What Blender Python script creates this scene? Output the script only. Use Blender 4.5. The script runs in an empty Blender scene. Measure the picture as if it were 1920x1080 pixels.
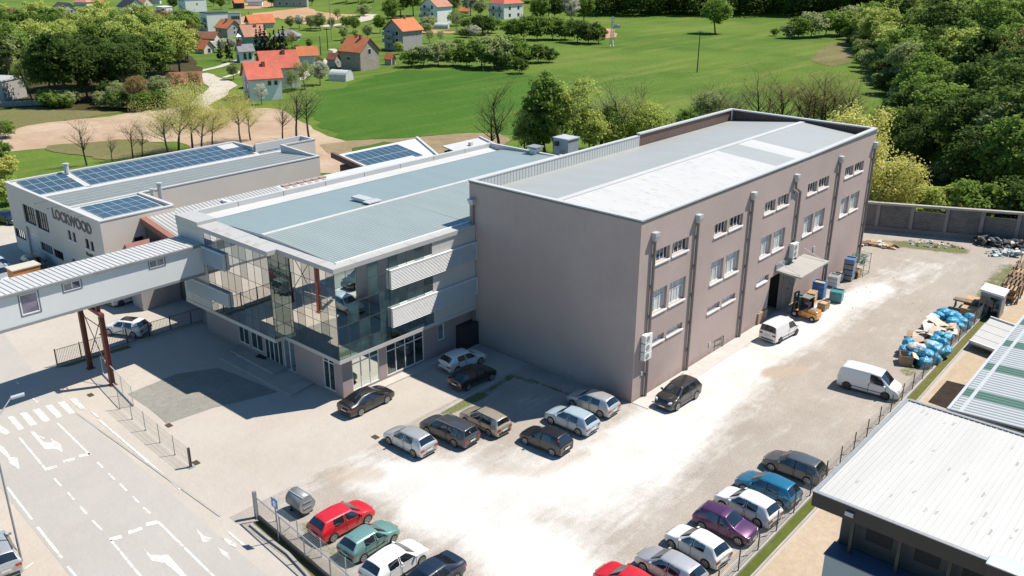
import bpy, bmesh, math, random
import numpy as np
from mathutils import Vector, Matrix, noise, Quaternion
R = math.radians
PI = math.pi
random.seed(7)
scene = bpy.context.scene
COL = scene.collection

# ------------------------------------------------------------------ camera
FPX, YAW, PITCH, ROLL, CAMH = 1701.47, R(48.672), R(21.1647), R(0.2603), 34.5
_f = Vector((math.sin(YAW)*math.cos(PITCH), math.cos(YAW)*math.cos(PITCH), -math.sin(PITCH)))
_r0 = Vector((math.cos(YAW), -math.sin(YAW), 0)); _u0 = _r0.cross(_f)
_r = _r0*math.cos(ROLL) + _u0*math.sin(ROLL); _u = -_r0*math.sin(ROLL) + _u0*math.cos(ROLL)
cam_d = bpy.data.cameras.new('camera'); cam = bpy.data.objects.new('camera', cam_d); COL.objects.link(cam)
mw = Matrix.Identity(4)
for i in range(3):
    mw[i][0], mw[i][1], mw[i][2] = _r[i], _u[i], -_f[i]
mw[2][3] = CAMH
cam.matrix_world = mw
cam_d.sensor_width = 36; cam_d.lens = FPX/1920*36; cam_d.clip_start = 1; cam_d.clip_end = 4000
scene.camera = cam

# ------------------------------------------------------------------ world, sun, exposure
SUN = Vector((0.4706, -0.2710, 0.8397)).normalized()
w = bpy.data.worlds.new('World'); scene.world = w; w.use_nodes = True
nt = w.node_tree; bg = nt.nodes['Background']
sky = nt.nodes.new('ShaderNodeTexSky'); sky.sky_type = 'NISHITA'; sky.sun_disc = False
sky.sun_elevation = math.asin(SUN.z); sky.sun_rotation = math.atan2(SUN.x, SUN.y)
sky.altitude = 500; sky.air_density = 1.0; sky.dust_density = 0.1; sky.ozone_density = 5.0
tint = nt.nodes.new('ShaderNodeMix'); tint.data_type = 'RGBA'; tint.blend_type = 'MULTIPLY'; tint.inputs[0].default_value = 1; tint.inputs[7].default_value = (.80, 1.10, 1.12, 1)   # clear spring sky, with a tint added to turn the shade fill teal
nt.links.new(sky.outputs[0], tint.inputs[6]); nt.links.new(tint.outputs[2], bg.inputs[0]); bg.inputs[1].default_value = 0.088
sd = bpy.data.lights.new('sun', 'SUN'); sd.energy = 5.0; sd.angle = R(0.5); sd.color = (1, 0.925, 0.82)
so = bpy.data.objects.new('sun', sd); COL.objects.link(so)
so.rotation_euler = SUN.to_track_quat('Z', 'Y').to_euler(); so.location = (60, 20, 120)
vs = scene.view_settings; vs.view_transform = 'Standard'; vs.look = 'None'; vs.exposure = 0.52; vs.gamma = 1
scene.cycles.max_bounces = 6; scene.cycles.diffuse_bounces = 2; scene.cycles.glossy_bounces = 3
scene.cycles.transmission_bounces = 3; scene.cycles.transparent_max_bounces = 6
scene.cycles.caustics_reflective = False; scene.cycles.caustics_refractive = False

# ------------------------------------------------------------------ pixel of the photo -> point at height z (real ground positions)
def G(px, py, z=0.0):
    d = _f*FPX + _r*(px-960) - _u*(py-540)
    t = (z-CAMH)/d.z
    return Vector((d.x*t, d.y*t, z))

# ------------------------------------------------------------------ objects
OFF = {}
def tag(o, label=None, cat=None, group=None, kind=None):
    if label: o['label'] = label
    if cat: o['category'] = cat
    if group: o['group'] = group
    if kind: o['kind'] = kind
    return o
def thing(name, label, cat, loc=(0, 0, 0), rz=0, group=None):
    o = bpy.data.objects.new(name, None); COL.objects.link(o)
    o.location = loc; o.rotation_euler = (0, 0, rz); o.empty_display_size = .3
    OFF[o.name] = Vector(loc)
    return tag(o, label, cat, group)
def kids(o): return [c for c in bpy.data.objects if c.parent == o]
CH = {}
def dup(root, loc=None, rz=None, label=None, group=None, mats=None):
    def rec(o, par):
        c = o.copy(); COL.objects.link(c)
        if par is not None: c.parent = par
        for ch in CH.get(o.name, []):
            rec(ch, c); 
        if par is not None: CH.setdefault(par.name, []).append(c)
        return c
    c = rec(root, None)
    if loc is not None: c.location = loc
    if rz is not None: c.rotation_euler = (0, 0, rz)
    if label: c['label'] = label
    if group: c['group'] = group
    return c
def tree_of(o):
    out = [o]
    for ch in CH.get(o.name, []): out += tree_of(ch)
    return out

class MB:
    """collects faces, then links them as one mesh object"""
    def __init__(s, off=None):
        s.v, s.f, s.m = [], [], []
        s.off = Vector(off) if off is not None else Vector((0, 0, 0))
    def add(s, pts, faces, mi=0):
        b = len(s.v); s.v += [tuple(p) for p in pts]
        for fc in faces: s.f.append(tuple(b+i for i in fc)); s.m.append(mi)
        return s
    def poly(s, pts, mi=0): return s.add(pts, [range(len(pts))], mi)
    def box(s, a, b, mi=0):
        x0, y0, z0 = a; x1, y1, z1 = b
        return s.add([(x0,y0,z0),(x1,y0,z0),(x1,y1,z0),(x0,y1,z0),(x0,y0,z1),(x1,y0,z1),(x1,y1,z1),(x0,y1,z1)],
              [(0,3,2,1),(4,5,6,7),(0,1,5,4),(1,2,6,5),(2,3,7,6),(3,0,4,7)], mi)
    def obox(s, c, sx, sy, sz, rz=0, mi=0, tilt=None):
        m = Matrix.Rotation(rz, 3, 'Z')
        if tilt is not None: m = m @ tilt
        P = [Vector(c) + m @ Vector((i*sx/2, j*sy/2, k*sz/2)) for k in (-1, 1) for j in (-1, 1) for i in (-1, 1)]
        return s.add(P, [(0,2,3,1),(4,5,7,6),(0,1,5,4),(1,3,7,5),(3,2,6,7),(2,0,4,6)], mi)
    def prism(s, pts, z0, z1, mi=0, cap=True):
        n = len(pts); a = sum(pts[i][0]*pts[(i+1)%n][1]-pts[(i+1)%n][0]*pts[i][1] for i in range(n))
        if a < 0: pts = pts[::-1]
        P = [(p[0], p[1], z0) for p in pts] + [(p[0], p[1], z1) for p in pts]
        F = [(i, (i+1)%n, n+(i+1)%n, n+i) for i in range(n)]
        if cap: F += [tuple(range(n, 2*n)), tuple(range(n-1, -1, -1))]
        return s.add(P, F, mi)
    def tube(s, p0, p1, r0, r1=None, n=8, mi=0, cap=True):
        p0, p1 = Vector(p0), Vector(p1); r1 = r0 if r1 is None else r1
        d = p1-p0
        if d.length < 1e-6: return s
        q = d.to_track_quat('Z', 'Y'); P = []
        for p, r in ((p0, r0), (p1, r1)):
            for k in range(n):
                a = 2*PI*k/n; P.append(p + q @ Vector((r*math.cos(a), r*math.sin(a), 0)))
        F = [(k, (k+1)%n, n+(k+1)%n, n+k) for k in range(n)]
        if cap: F += [tuple(range(n-1, -1, -1)), tuple(range(n, 2*n))]
        return s.add(P, F, mi)
    def bar(s, p0, p1, w, h, mi=0):
        p0, p1 = Vector(p0), Vector(p1); d = p1-p0; L = d.length; d.normalize()
        up = Vector((0, 0, 1)) if abs(d.z) < .95 else Vector((1, 0, 0))
        sx = d.cross(up).normalized(); u = sx.cross(d)
        P = [p + sx*i*w/2 + u*j*h/2 for p in (p0, p1) for (i, j) in ((-1,-1),(1,-1),(1,1),(-1,1))]
        return s.add(P, [(0,1,2,3),(7,6,5,4),(0,4,5,1),(1,5,6,2),(2,6,7,3),(3,7,4,0)], mi)
    def build(s, name, mats, parent=None, smooth=False, ang=None):
        me = bpy.data.meshes.new(name)
        me.from_pydata([(x-s.off.x, y-s.off.y, z-s.off.z) for x, y, z in s.v], [], s.f)
        if not isinstance(mats, (list, tuple)): mats = [mats]
        for m in mats: me.materials.append(m)
        if len(mats) > 1: me.polygons.foreach_set('material_index', s.m)
        bm = bmesh.new(); bm.from_mesh(me); bmesh.ops.recalc_face_normals(bm, faces=bm.faces[:]) if smooth is not None else None
        bm.to_mesh(me); bm.free()
        if smooth: me.polygons.foreach_set('use_smooth', [True]*len(me.polygons))
        o = bpy.data.objects.new(name, me); COL.objects.link(o)
        if smooth and ang: 
            for e in me.edges: pass
        if parent is not None:
            o.parent = parent; CH.setdefault(parent.name, []).append(o)
        return o
def struct(name, mb, mats, label=None, cat=None):
    return tag(mb.build(name, mats), label, cat, kind='structure')

# ------------------------------------------------------------------ materials
def newmat(name):
    m = bpy.data.materials.new(name); m.use_nodes = True
    nt = m.node_tree; b = nt.nodes['Principled BSDF']
    return m, nt, b
def N(nt, t, **kw):
    n = nt.nodes.new(t)
    for k, v in kw.items():
        if k in n.inputs.keys(): n.inputs[k].default_value = v
        else: setattr(n, k, v)
    return n
def mixc(nt, fac, a, b, mode='MIX'):
    n = nt.nodes.new('ShaderNodeMix'); n.data_type = 'RGBA'; n.blend_type = mode
    for sock, val in ((n.inputs[0], fac), (n.inputs[6], a), (n.inputs[7], b)):
        if hasattr(val, 'links'): nt.links.new(val, sock)
        elif isinstance(val, (int, float)): sock.default_value = val
        else: sock.default_value = (*val, 1)
    return n.outputs[2]
def ramp(nt, src, stops):
    n = nt.nodes.new('ShaderNodeValToRGB'); e = n.color_ramp.elements
    while len(e) < len(stops): e.new(0.5)
    for el, (p, c) in zip(e, stops):
        el.position = p; el.color = (c, c, c, 1) if isinstance(c, (int, float)) else (*c, 1)
    nt.links.new(src, n.inputs[0]); return n.outputs[0]
def coord(nt, kind='world', scale=(1, 1, 1)):
    if kind == 'world':
        src = nt.nodes.new('ShaderNodeNewGeometry').outputs['Position']
    else: src = nt.nodes.new('ShaderNodeTexCoord').outputs['Object']
    mp = nt.nodes.new('ShaderNodeMapping'); mp.inputs['Scale'].default_value = scale
    nt.links.new(src, mp.inputs[0]); return mp.outputs[0]
def noisef(nt, vec, scale, detail=4, rough=.6):
    n = N(nt, 'ShaderNodeTexNoise', Scale=scale, Detail=detail, Roughness=rough)
    nt.links.new(vec, n.inputs['Vector']); return n.outputs[0]
def mathn(nt, op, a, b=None):
    n = nt.nodes.new('ShaderNodeMath'); n.operation = op
    for s, v in zip(n.inputs, (a, b)):
        if v is None: continue
        if hasattr(v, 'links'): nt.links.new(v, s)
        else: s.default_value = v
    return n.outputs[0]
def bump(nt, b, h, strength=.3, dist=.05):
    n = N(nt, 'ShaderNodeBump', Strength=strength, Distance=dist); nt.links.new(h, n.inputs['Height'])
    nt.links.new(n.outputs[0], b.inputs['Normal'])
def M(name, col, rough=.8, metal=0, var=.12, sc=1.0, kind='world', stretch=(1, 1, 1), bumpy=0, spec=.5, stain=0):
    """plain painted / mineral surface: base colour with two octaves of wear"""
    m, nt, b = newmat(name)
    v = coord(nt, kind, stretch)
    n1 = noisef(nt, v, sc, 6, .65)
    lo = tuple(c*(1-var) for c in col); hi = tuple(min(1, c*(1+var)) for c in col)
    c = mixc(nt, ramp(nt, n1, [(.3, 0.), (.7, 1.)]), lo, hi)
    if stain:
        n2 = noisef(nt, v, sc*.17, 5, .7)
        c = mixc(nt, ramp(nt, n2, [(.5, 0.), (.75, stain)]), c, tuple(x*.55 for x in col))
    nt.links.new(c, b.inputs['Base Color'])
    b.inputs['Roughness'].default_value = rough; b.inputs['Metallic'].default_value = metal
    b.inputs['Specular IOR Level'].default_value = spec
    if bumpy: bump(nt, b, noisef(nt, v, sc*6, 4), bumpy, .03)
    return m
def render_wall(name, col, dirt=(.20,.16,.13)):
    """painted render with rain streaks, patched areas and splash dirt above the ground"""
    m, nt, b = newmat(name); pos = coord(nt)
    big = noisef(nt, pos, .12, 5, .6); st_ = noisef(nt, coord(nt, 'world', (1.6, 1.6, .07)), 1.0, 5, .65); fine = noisef(nt, pos, 2.2, 6, .7)
    c = mixc(nt, ramp(nt, big, [(.38, 0.), (.62, 1.)]), tuple(x*.93 for x in col), tuple(x*1.05 for x in col))
    c = mixc(nt, ramp(nt, st_, [(.55, 0.), (.78, .14)]), c, tuple(x*.72 for x in col))
    c = mixc(nt, ramp(nt, fine, [(.3, .16), (.6, 0.)]), c, tuple(x*.7 for x in col))
    sp = nt.nodes.new('ShaderNodeSeparateXYZ'); nt.links.new(pos, sp.inputs[0])
    low = mathn(nt, 'ADD', sp.outputs[2], mathn(nt, 'MULTIPLY', mathn(nt, 'SUBTRACT', fine, .5), 1.6))
    c = mixc(nt, ramp(nt, low, [(.0, .4), (.7, 0.)]), c, dirt)
    nt.links.new(c, b.inputs['Base Color']); b.inputs['Roughness'].default_value = .92; b.inputs['Specular IOR Level'].default_value = .3
    bump(nt, b, fine, .12, .03)
    return m
def ribbed(name, col, axis, pitch, rough=.55, metal=0, var=.1, depth=.5, dark=.35, duty=.22, sc=.6, patch=None):
    """profiled sheet: ribs run along the other axis; grooves shade by bump plus a thin seam line"""
    m, nt, b = newmat(name)
    pos = coord(nt, 'world'); sep = nt.nodes.new('ShaderNodeSeparateXYZ'); nt.links.new(pos, sep.inputs[0])
    t = mathn(nt, 'FRACT', mathn(nt, 'MULTIPLY', sep.outputs[axis], 1/pitch))
    tri = mathn(nt, 'ABSOLUTE', mathn(nt, 'SUBTRACT', t, .5))          # .5 at seam
    seam = ramp(nt, tri, [(.5-duty, 0.), (.5-duty*.35, 1.)])
    n1 = noisef(nt, coord(nt, 'world', (1, .25, 1) if axis == 0 else (.25, 1, 1)), sc, 6, .7)
    c = mixc(nt, ramp(nt, n1, [(.3, 0.), (.72, 1.)]), tuple(x*(1-var) for x in col), tuple(min(1, x*(1+var)) for x in col))
    c = mixc(nt, mathn(nt, 'MULTIPLY', seam, dark), c, tuple(x*.35 for x in col))
    nt.links.new(c, b.inputs['Base Color'])
    b.inputs['Roughness'].default_value = rough; b.inputs['Metallic'].default_value = metal
    bump(nt, b, seam, depth, .04)
    return m
def glassmat(name, tint, refl, body, rough=.02, wobble=.0):
    """coated pane: mirror layer over a dark body"""
    m, nt, b = newmat(name)
    out = nt.nodes['Material Output']; nt.nodes.remove(b)
    g = N(nt, 'ShaderNodeBsdfGlossy', Roughness=rough); g.inputs['Color'].default_value = (*tint, 1)
    d = nt.nodes.new('ShaderNodeBsdfDiffuse')
    oi = noisef(nt, coord(nt, 'world', (.8, .8, .8)), .9, 2)
    c = mixc(nt, ramp(nt, oi, [(.35, 0.), (.65, 1.)]), tuple(x*.55 for x in body), tuple(x*1.5 for x in body))
    nt.links.new(c, d.inputs['Color'])
    lw = N(nt, 'ShaderNodeFresnel', IOR=1.5)
    f = mathn(nt, 'ADD', mathn(nt, 'MULTIPLY', lw.outputs[0], 1-refl), refl)
    mx = nt.nodes.new('ShaderNodeMixShader'); nt.links.new(f, mx.inputs[0])
    nt.links.new(d.outputs[0], mx.inputs[1]); nt.links.new(g.outputs[0], mx.inputs[2])
    nt.links.new(mx.outputs[0], out.inputs[0])
    if wobble:
        bp = N(nt, 'ShaderNodeBump', Strength=wobble, Distance=.02)
        nt.links.new(noisef(nt, coord(nt, 'world'), .55, 1), bp.inputs['Height'])
        nt.links.new(bp.outputs[0], g.inputs['Normal'])
    return m
def paint(name, col, flake=0.0, rough=.35):
    m, nt, b = newmat(name)
    b.inputs['Base Color'].default_value = (*col, 1)
    b.inputs['Roughness'].default_value = rough; b.inputs['Metallic'].default_value = flake
    b.inputs['Coat Weight'].default_value = 1.0; b.inputs['Coat Roughness'].default_value = .04
    v = coord(nt, 'obj'); sep = nt.nodes.new('ShaderNodeSeparateXYZ'); nt.links.new(v, sep.inputs[0])
    dirt = ramp(nt, mathn(nt, 'ADD', sep.outputs[2], mathn(nt, 'MULTIPLY', noisef(nt, v, 3, 4), .35)), [(.35, .55), (.75, 0.)])
    c = mixc(nt, dirt, col, tuple(.6*x+.4*y for x, y in zip(col, (.33, .29, .24))))
    nt.links.new(c, b.inputs['Base Color'])
    return m
WHITE = M('white_paint', (.74, .74, .72), .5, var=.05, sc=.8)
WHITEMETAL = M('white_sheet_metal', (.50, .50, .49), .45, var=.06, sc=.5, stain=.15)
CONC = M('concrete', (.36, .34, .31), .9, var=.14, sc=.7, bumpy=.2, stain=.4)
CONCL = M('light_concrete', (.46, .44, .41), .9, var=.1, sc=.6, bumpy=.1, stain=.2)
GREY = M('grey_metal', (.28, .29, .30), .5, metal=.3, var=.1, sc=2)
LGREY = M('light_grey_metal', (.48, .50, .51), .45, metal=.2, var=.08, sc=1)
DARK = M('dark_metal', (.035, .035, .037), .5, var=.2, sc=3)
BLACK = M('black_plastic', (.015, .015, .016), .6, var=.2, sc=4)
RUBBER = M('rubber', (.02, .02, .02), .9, var=.2, sc=4)
RUST = M('red_oxide_steel', (.155, .042, .03), .6, var=.2, sc=1.5, stain=.4)
WOOD = M('raw_wood', (.42, .28, .16), .85, var=.25, sc=4, stretch=(.4, 2, 2))
OLDWOOD = M('weathered_wood', (.20, .14, .09), .9, var=.3, sc=3)
CARDB = M('cardboard', (.45, .32, .21), .9, var=.18, sc=2)
GLASSD = glassmat('dark_glass', (.8, .85, .9), .06, (.012, .016, .02))
# ================================================================== ground
def smooth(a, b, x):
    t = np.clip((x-a)/(b-a), 0, 1); return t*t*(3-2*t)
def hill_h(x, y):
    s = (x-125)*.441-(y-30)*.898
    h1 = 26*smooth(4, 90, s)+ .12*np.maximum(0, s-60)
    r = np.hypot(x, y); az = np.degrees(np.arctan2(y, x))
    h2 = 70*smooth(440, 760, r)*(1-smooth(46, 54, az))
    near = smooth(118, 150, np.hypot(x, y))
    return h1*near+h2
def terrain_z(x, y): return float(hill_h(np.array(float(x)), np.array(float(y))))

def grassmat(name, cols, yellow):
    m, nt, b = newmat(name)
    v = coord(nt)
    big = noisef(nt, v, .014, 5, .65); mid = noisef(nt, v, .045, 7, .75); fine = noisef(nt, v, 1.1, 5, .75)
    st = noisef(nt, coord(nt, 'world', (.02, .16, 1)), 1, 4, .6)
    c = mixc(nt, ramp(nt, mid, [(.35, 0.), (.65, 1.)]), cols[0], cols[1])
    c = mixc(nt, ramp(nt, big, [(.42, 0.), (.62, .8)]), c, cols[2])
    c = mixc(nt, ramp(nt, st, [(.50, 0.), (.70, .65)]), c, yellow)
    c = mixc(nt, ramp(nt, fine, [(.3, .45), (.7, 0.)]), c, tuple(.45*x for x in cols[0]))
    nt.links.new(c, b.inputs['Base Color']); b.inputs['Roughness'].default_value = 1
    b.inputs['Specular IOR Level'].default_value = .1
    bump(nt, b, fine, .6, .25)
    return m
MEADOW = grassmat('meadow_grass', ((.066, .132, .019), (.108, .178, .027), (.150, .212, .038)), (.22, .225, .065))
xs = np.arange(-160, 900, 9.0); ys = np.arange(-260, 900, 9.0)
XX, YY = np.meshgrid(xs, ys, indexing='ij')
ZZ = hill_h(XX, YY)-.02
mb = MB(); mb.v = list(zip(XX.ravel().tolist(), YY.ravel().tolist(), ZZ.ravel().tolist()))
ny = len(ys)
mb.f = [(i*ny+j, (i+1)*ny+j, (i+1)*ny+j+1, i*ny+j+1) for i in range(len(xs)-1) for j in range(ny-1)]; mb.m = [0]*len(mb.f)
ground = mb.build('ground', MEADOW, smooth=True); tag(ground, kind='structure')

def wob(pts, amp, step=2.0, seed=0.0):
    """outline with an uneven natural edge"""
    out = []
    n = len(pts)
    for i in range(n):
        a, b2 = Vector(pts[i][:2]), Vector(pts[(i+1) % n][:2]); L = (b2-a).length; k = max(1, int(L/step))
        nr = Vector((-(b2-a).y, (b2-a).x)).normalized()
        for j in range(k):
            p = a.lerp(b2, j/k)
            e = min(1, 4*min(j/k, 1-j/k)+.3)
            q = noise.noise(Vector((p.x*.13, p.y*.13, seed)))*1.2 + noise.noise(Vector((p.x*.6, p.y*.6, seed+5)))*.6
            out.append(p + nr*q*amp*e)
    return out
def sheet(name, pts, z, mat, amp=0, step=2.0, kind='structure', seed=0.0):
    P = wob(pts, amp, step, seed) if amp else [Vector(p[:2]) for p in pts]
    return tag(MB().poly([(p.x, p.y, z) for p in P]).build(name, mat), kind=kind)
def gp(*pts): return [G(*p) for p in pts]
def ribbon(mb, pts, wid, z, amp=0.0):
    pts = [Vector(p[:2]) for p in pts]; L, Rr = [], []
    fine = []
    for a, b2 in zip(pts[:-1], pts[1:]):
        k = max(1, int((b2-a).length/4))
        fine += [a.lerp(b2, j/k) for j in range(k)]
    fine.append(pts[-1])
    for i, p in enumerate(fine):
        d = (fine[min(i+1, len(fine)-1)]-fine[max(i-1, 0)]).normalized(); nr = Vector((-d.y, d.x))
        w1 = wid/2*(1+amp*noise.noise(Vector((p.x*.1, p.y*.1, 1)))); w2 = wid/2*(1+amp*noise.noise(Vector((p.x*.1, p.y*.1, 9))))
        L.append(p+nr*w1); Rr.append(p-nr*w2)
    for i in range(len(fine)-1):
        mb.poly([(L[i].x, L[i].y, z), (Rr[i].x, Rr[i].y, z), (Rr[i+1].x, Rr[i+1].y, z), (L[i+1].x, L[i+1].y, z)])
    return mb

def soil(name, col, col2, sc=.12, fine=1.2, dk=.4):
    m, nt, b = newmat(name); v = coord(nt)
    n1 = noisef(nt, v, sc, 7, .68); n2 = noisef(nt, v, fine, 5, .75)
    c = mixc(nt, ramp(nt, n1, [(.36, 0.), (.62, 1.)]), col, col2)
    c = mixc(nt, ramp(nt, n2, [(.3, dk), (.65, 0.)]), c, tuple(.6*x for x in col))
    nt.links.new(c, b.inputs['Base Color']); b.inputs['Roughness'].default_value = 1; b.inputs['Specular IOR Level'].default_value = .1
    bump(nt, b, n2, .5, .15)
    return m
DIRT = soil('bare_dirt', (.36, .25, .17), (.46, .36, .26), .07, .5)
FIELD = soil('ploughed_soil', (.40, .23, .135), (.46, .30, .19), .05, .6)
DRY = grassmat('dry_grass', ((.13, .135, .05), (.17, .17, .065), (.20, .17, .085)), (.26, .20, .11))
LUSH = grassmat('lush_grass', ((.035, .095, .012), (.055, .13, .016), (.085, .145, .025)), (.15, .16, .045))
STRIPG = grassmat('strip_grass', ((.085,.105,.022), (.12,.145,.03), (.16,.165,.05)), (.20,.17,.075))
TRACK = soil('gravel_track', (.44, .40, .34), (.52, .47, .40), .3, 1.5)
sheet('dirt_ground', gp((-40,252),(50,233),(130,223),(205,219),(300,203),(350,199),(372,196),(400,205),(470,203),(520,205),(560,225),(600,248),(640,262),(668,272),(700,292),(640,325),(560,325),(450,310),(380,282),(330,266),(250,264),(170,272),(100,277),(-40,290)), .03, DIRT, 1.2, 3)
sheet('dry_grass_strip', gp((-40,214),(60,201),(100,196),(200,199),(226,211),(130,226),(50,236),(-40,254)), .05, DRY, 1.0, 3, seed=3.)
sheet('brown_verge', gp((600,272),(660,264),(780,258),(880,250),(935,250),(960,262),(900,300),(640,310)), .06, soil('verge_soil', (.22, .17, .10), (.30, .23, .14), .3, 1.5), 1.0, 3, seed=4.)
sheet('olive_patch', gp((90,274),(170,268),(250,262),(300,270),(330,285),(200,300),(100,285)), .07, DRY, 1.6, 1.2, seed=8.)
sheet('lush_strip', gp((660,278),(720,266),(760,270),(700,290),(660,296)), .08, LUSH, .8, 3, seed=6.)
sheet('ploughed_field', gp((428,36),(470,27),(520,20),(575,14),(625,6),(690,-4),(735,-8),(742,4),(690,14),(672,28),(640,36),(600,47),(560,45),(525,33),(480,40),(440,48)), .08, FIELD, 4.0, 6, seed=1.)
sheet('far_field', gp((445,8),(520,0),(560,6),(500,15),(455,17)), .06, FIELD, 3.0, 6, seed=2.)
PARCEL = grassmat('deep_meadow', ((.042,.110,.014), (.060,.140,.018), (.080,.160,.024)), (.12,.18,.035))
sheet('meadow_parcel', gp((556,192),(600,240),(655,262),(780,257),(900,250),(990,252),(1060,240),(1080,190),(1040,150),(960,138),(860,133),(760,130),(700,142),(650,158)), .025, PARCEL, 3, 3, seed=14.)
sheet('soil_plot', gp((1117,53),(1150,54),(1156,70),(1133,72)), .05, FIELD, 1.5, 4, seed=5.)
sheet('soil_garden', gp((800,55),(858,57),(850,62),(790,63)), .05, FIELD, 1.5, 4, seed=7.)
sheet('bare_slope', gp((1520,112),(1548,88),(1590,68),(1600,80),(1596,118),(1560,125)), .04, DRY, 3, 4, seed=9.)
mb = MB()
ribbon(mb, gp((340,206),(368,200),(392,186),(408,170),(418,162),(398,150),(378,142),(365,140)), 6, .10, .5)
ribbon(mb, gp((600,50),(650,45),(680,38),(705,22),(742,2)), 6, .12, .5)
tag(mb.build('dirt_track', TRACK), kind='structure')
mb = MB()
ribbon(mb, gp((372,134),(410,126),(440,116),(450,112)), 2.2, .09, .2)
ribbon(mb, gp((560,150),(600,122),(622,108),(632,96),(620,92)), 2.6, .09, .2)
ribbon(mb, gp((420,146),(450,136),(470,124)), 1.6, .09, .2)
tag(mb.build('path', TRACK), kind='structure')

sheet('pavement', [(-30,-20),(8,-20),(12,20),(15.4,48),(17,70),(18.5,100),(14,120),(-30,120)], .006, soil('pavement_concrete', (.42,.37,.315), (.455,.405,.35), .12, 1.2, .1))
# ---- the paved site
YARD = soil('yard_concrete', (.400, .362, .318), (.440, .402, .356), .11, 1.1, .10)
sheet('yard', [(21,6),(123,6),(123,20),(116,40),(101,58),(84,80),(78,104),(66,112),(50,118),(32,124),(20,120)], .0, YARD, .3, 3)
# near lot with its own mask: red = chalky dust, green = weeds, blue = brown damp soil
gx = np.arange(24.6, 122.01, .45); gy = np.arange(19.35, 46.3, .45)
GX, GY = np.meshgrid(gx, gy, indexing='ij')
def pdist(poly, wid):
    best = np.full(GX.shape, 9.0)
    for (p, wa), (q, wb) in zip(zip(poly[:-1], wid[:-1]), zip(poly[1:], wid[1:])):
        dx, dy = q[0]-p[0], q[1]-p[1]; L2 = dx*dx+dy*dy
        t = np.clip(((GX-p[0])*dx+(GY-p[1])*dy)/L2, 0, 1)
        d = np.hypot(GX-p[0]-t*dx, GY-p[1]-t*dy)/(wa+(wb-wa)*t)
        best = np.minimum(best, d)
    return best
dust = 1-smooth(.25, 1.75, pdist(gp((720,895),(800,905),(950,925),(1080,910),(1180,860),(1270,790),(1350,722),(1420,672),(1490,622),(1560,582),(1650,540)), [2.2,3.2,4.0,4.0,3.8,3.2,2.9,2.5,2.2,2.0,1.5]))
dust = np.maximum(dust, .93*(1-smooth(.3, 1.8, pdist(gp((800,950),(930,990),(1010,1030),(1040,1090)), [2.2,3.0,3.4,3.6]))))
dust = np.maximum(dust, .8*(1-smooth(.3, 1.5, pdist(gp((1320,690),(1400,625),(1500,585)), [1.5,1.3,1.2]))))
dust = np.maximum(dust, .42*(1-smooth(.2, 1.6, pdist(gp((1640,545),(1700,515),(1740,500)), [2.5,2.2,2.0]))))
dust = np.maximum(dust, .40*(1-smooth(.2, 1.6, pdist(gp((560,900),(640,860),(720,850)), [1.8,1.5,1.2]))))
dust = np.maximum(dust, .55*(1-smooth(.2, 1.5, pdist(gp((1220,730),(1300,745),(1180,800)), [1.5,2,2]))))
brown = 1-smooth(.3, 1.3, pdist(gp((1450,700),(1500,692)), [1.3, 1.1]))
brown = np.maximum(brown, .5*(1-smooth(.1, 1.6, pdist(gp((920,878),(1010,886),(1090,852)), [1.3,1.1,.9]))))
brown = np.maximum(brown, .55*(1-smooth(.3, 1.5, pdist(gp((630,890),(700,890)), [1.4,1.2]))))
dust = dust*(1-.9*brown)
weed = .95*(1-smooth(.3, 1.3, pdist(gp((835,772),(870,755),(900,742)), [.8,1.0,.8])))
weed = np.maximum(weed, .7*(1-smooth(.3, 1.3, pdist(gp((905,740),(960,705),(1030,725),(1120,757)), [.6,.5,.45,.3]))))
weed = np.maximum(weed, .9*(1-smooth(.3, 1.4, pdist(gp((1640,455),(1720,460),(1790,468)), [1.3,2.2,2.2]))))
weed = np.maximum(weed, .75*(1-smooth(.3, 1.4, pdist(gp((1905,505),(1870,530),(1840,560),(1820,590)), [2.4,1.6,1.0,.5]))))
weed = np.maximum(weed, .62*(1-smooth(.3, 1.3, pdist(gp((565,985),(600,1010),(640,1050)), [.7,.8,.7]))))
weed = np.maximum(weed, .7*(1-smooth(.3, 1.3, pdist(gp((1700,700),(1720,682)), [.9,.9]))))
mb = MB(); n2 = len(gy)
mb.v = list(zip(GX.ravel().tolist(), GY.ravel().tolist(), [.012]*GX.size))
mb.f = [(i*n2+j, (i+1)*n2+j, (i+1)*n2+j+1, i*n2+j+1) for i in range(len(gx)-1) for j in range(n2-1)
        if not (gx[i] > 54.4 and gx[i] < 99.4 and gy[j] > 35.3) and gx[i] < 121.5-.42*max(0, gy[j]-20)*1.0 and not (gx[i] < 39.6+0 and gy[j] > 45.4)]
mb.m = [0]*len(mb.f)
m, nt, b = newmat('gravel_lot')
v = coord(nt); at = nt.nodes.new('ShaderNodeVertexColor'); at.layer_name = 'mask'
sp = nt.nodes.new('ShaderNodeSeparateColor'); nt.links.new(at.outputs[0], sp.inputs[0])
nA = noisef(nt, v, .22, 8, .72); nB = noisef(nt, v, 1.3, 7, .78); nC = noisef(nt, v, 7, 3, .8)
nS = noisef(nt, coord(nt, 'world', (.35, 1.6, 1)), .5, 6, .7)
nT = noisef(nt, coord(nt, 'world', (.12, 2.2, 1)), 1, 4, .6); nD = noisef(nt, v, 16, 2, .8)
base = mixc(nt, ramp(nt, nA, [(.36, 0.), (.64, 1.)]), (.325, .287, .248), (.398, .358, .315))
base = mixc(nt, ramp(nt, nC, [(.35, .35), (.6, 0.)]), base, (.20, .175, .15))
base = mixc(nt, ramp(nt, nS, [(.52, 0.), (.75, .55)]), base, (.42, .39, .35))
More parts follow.
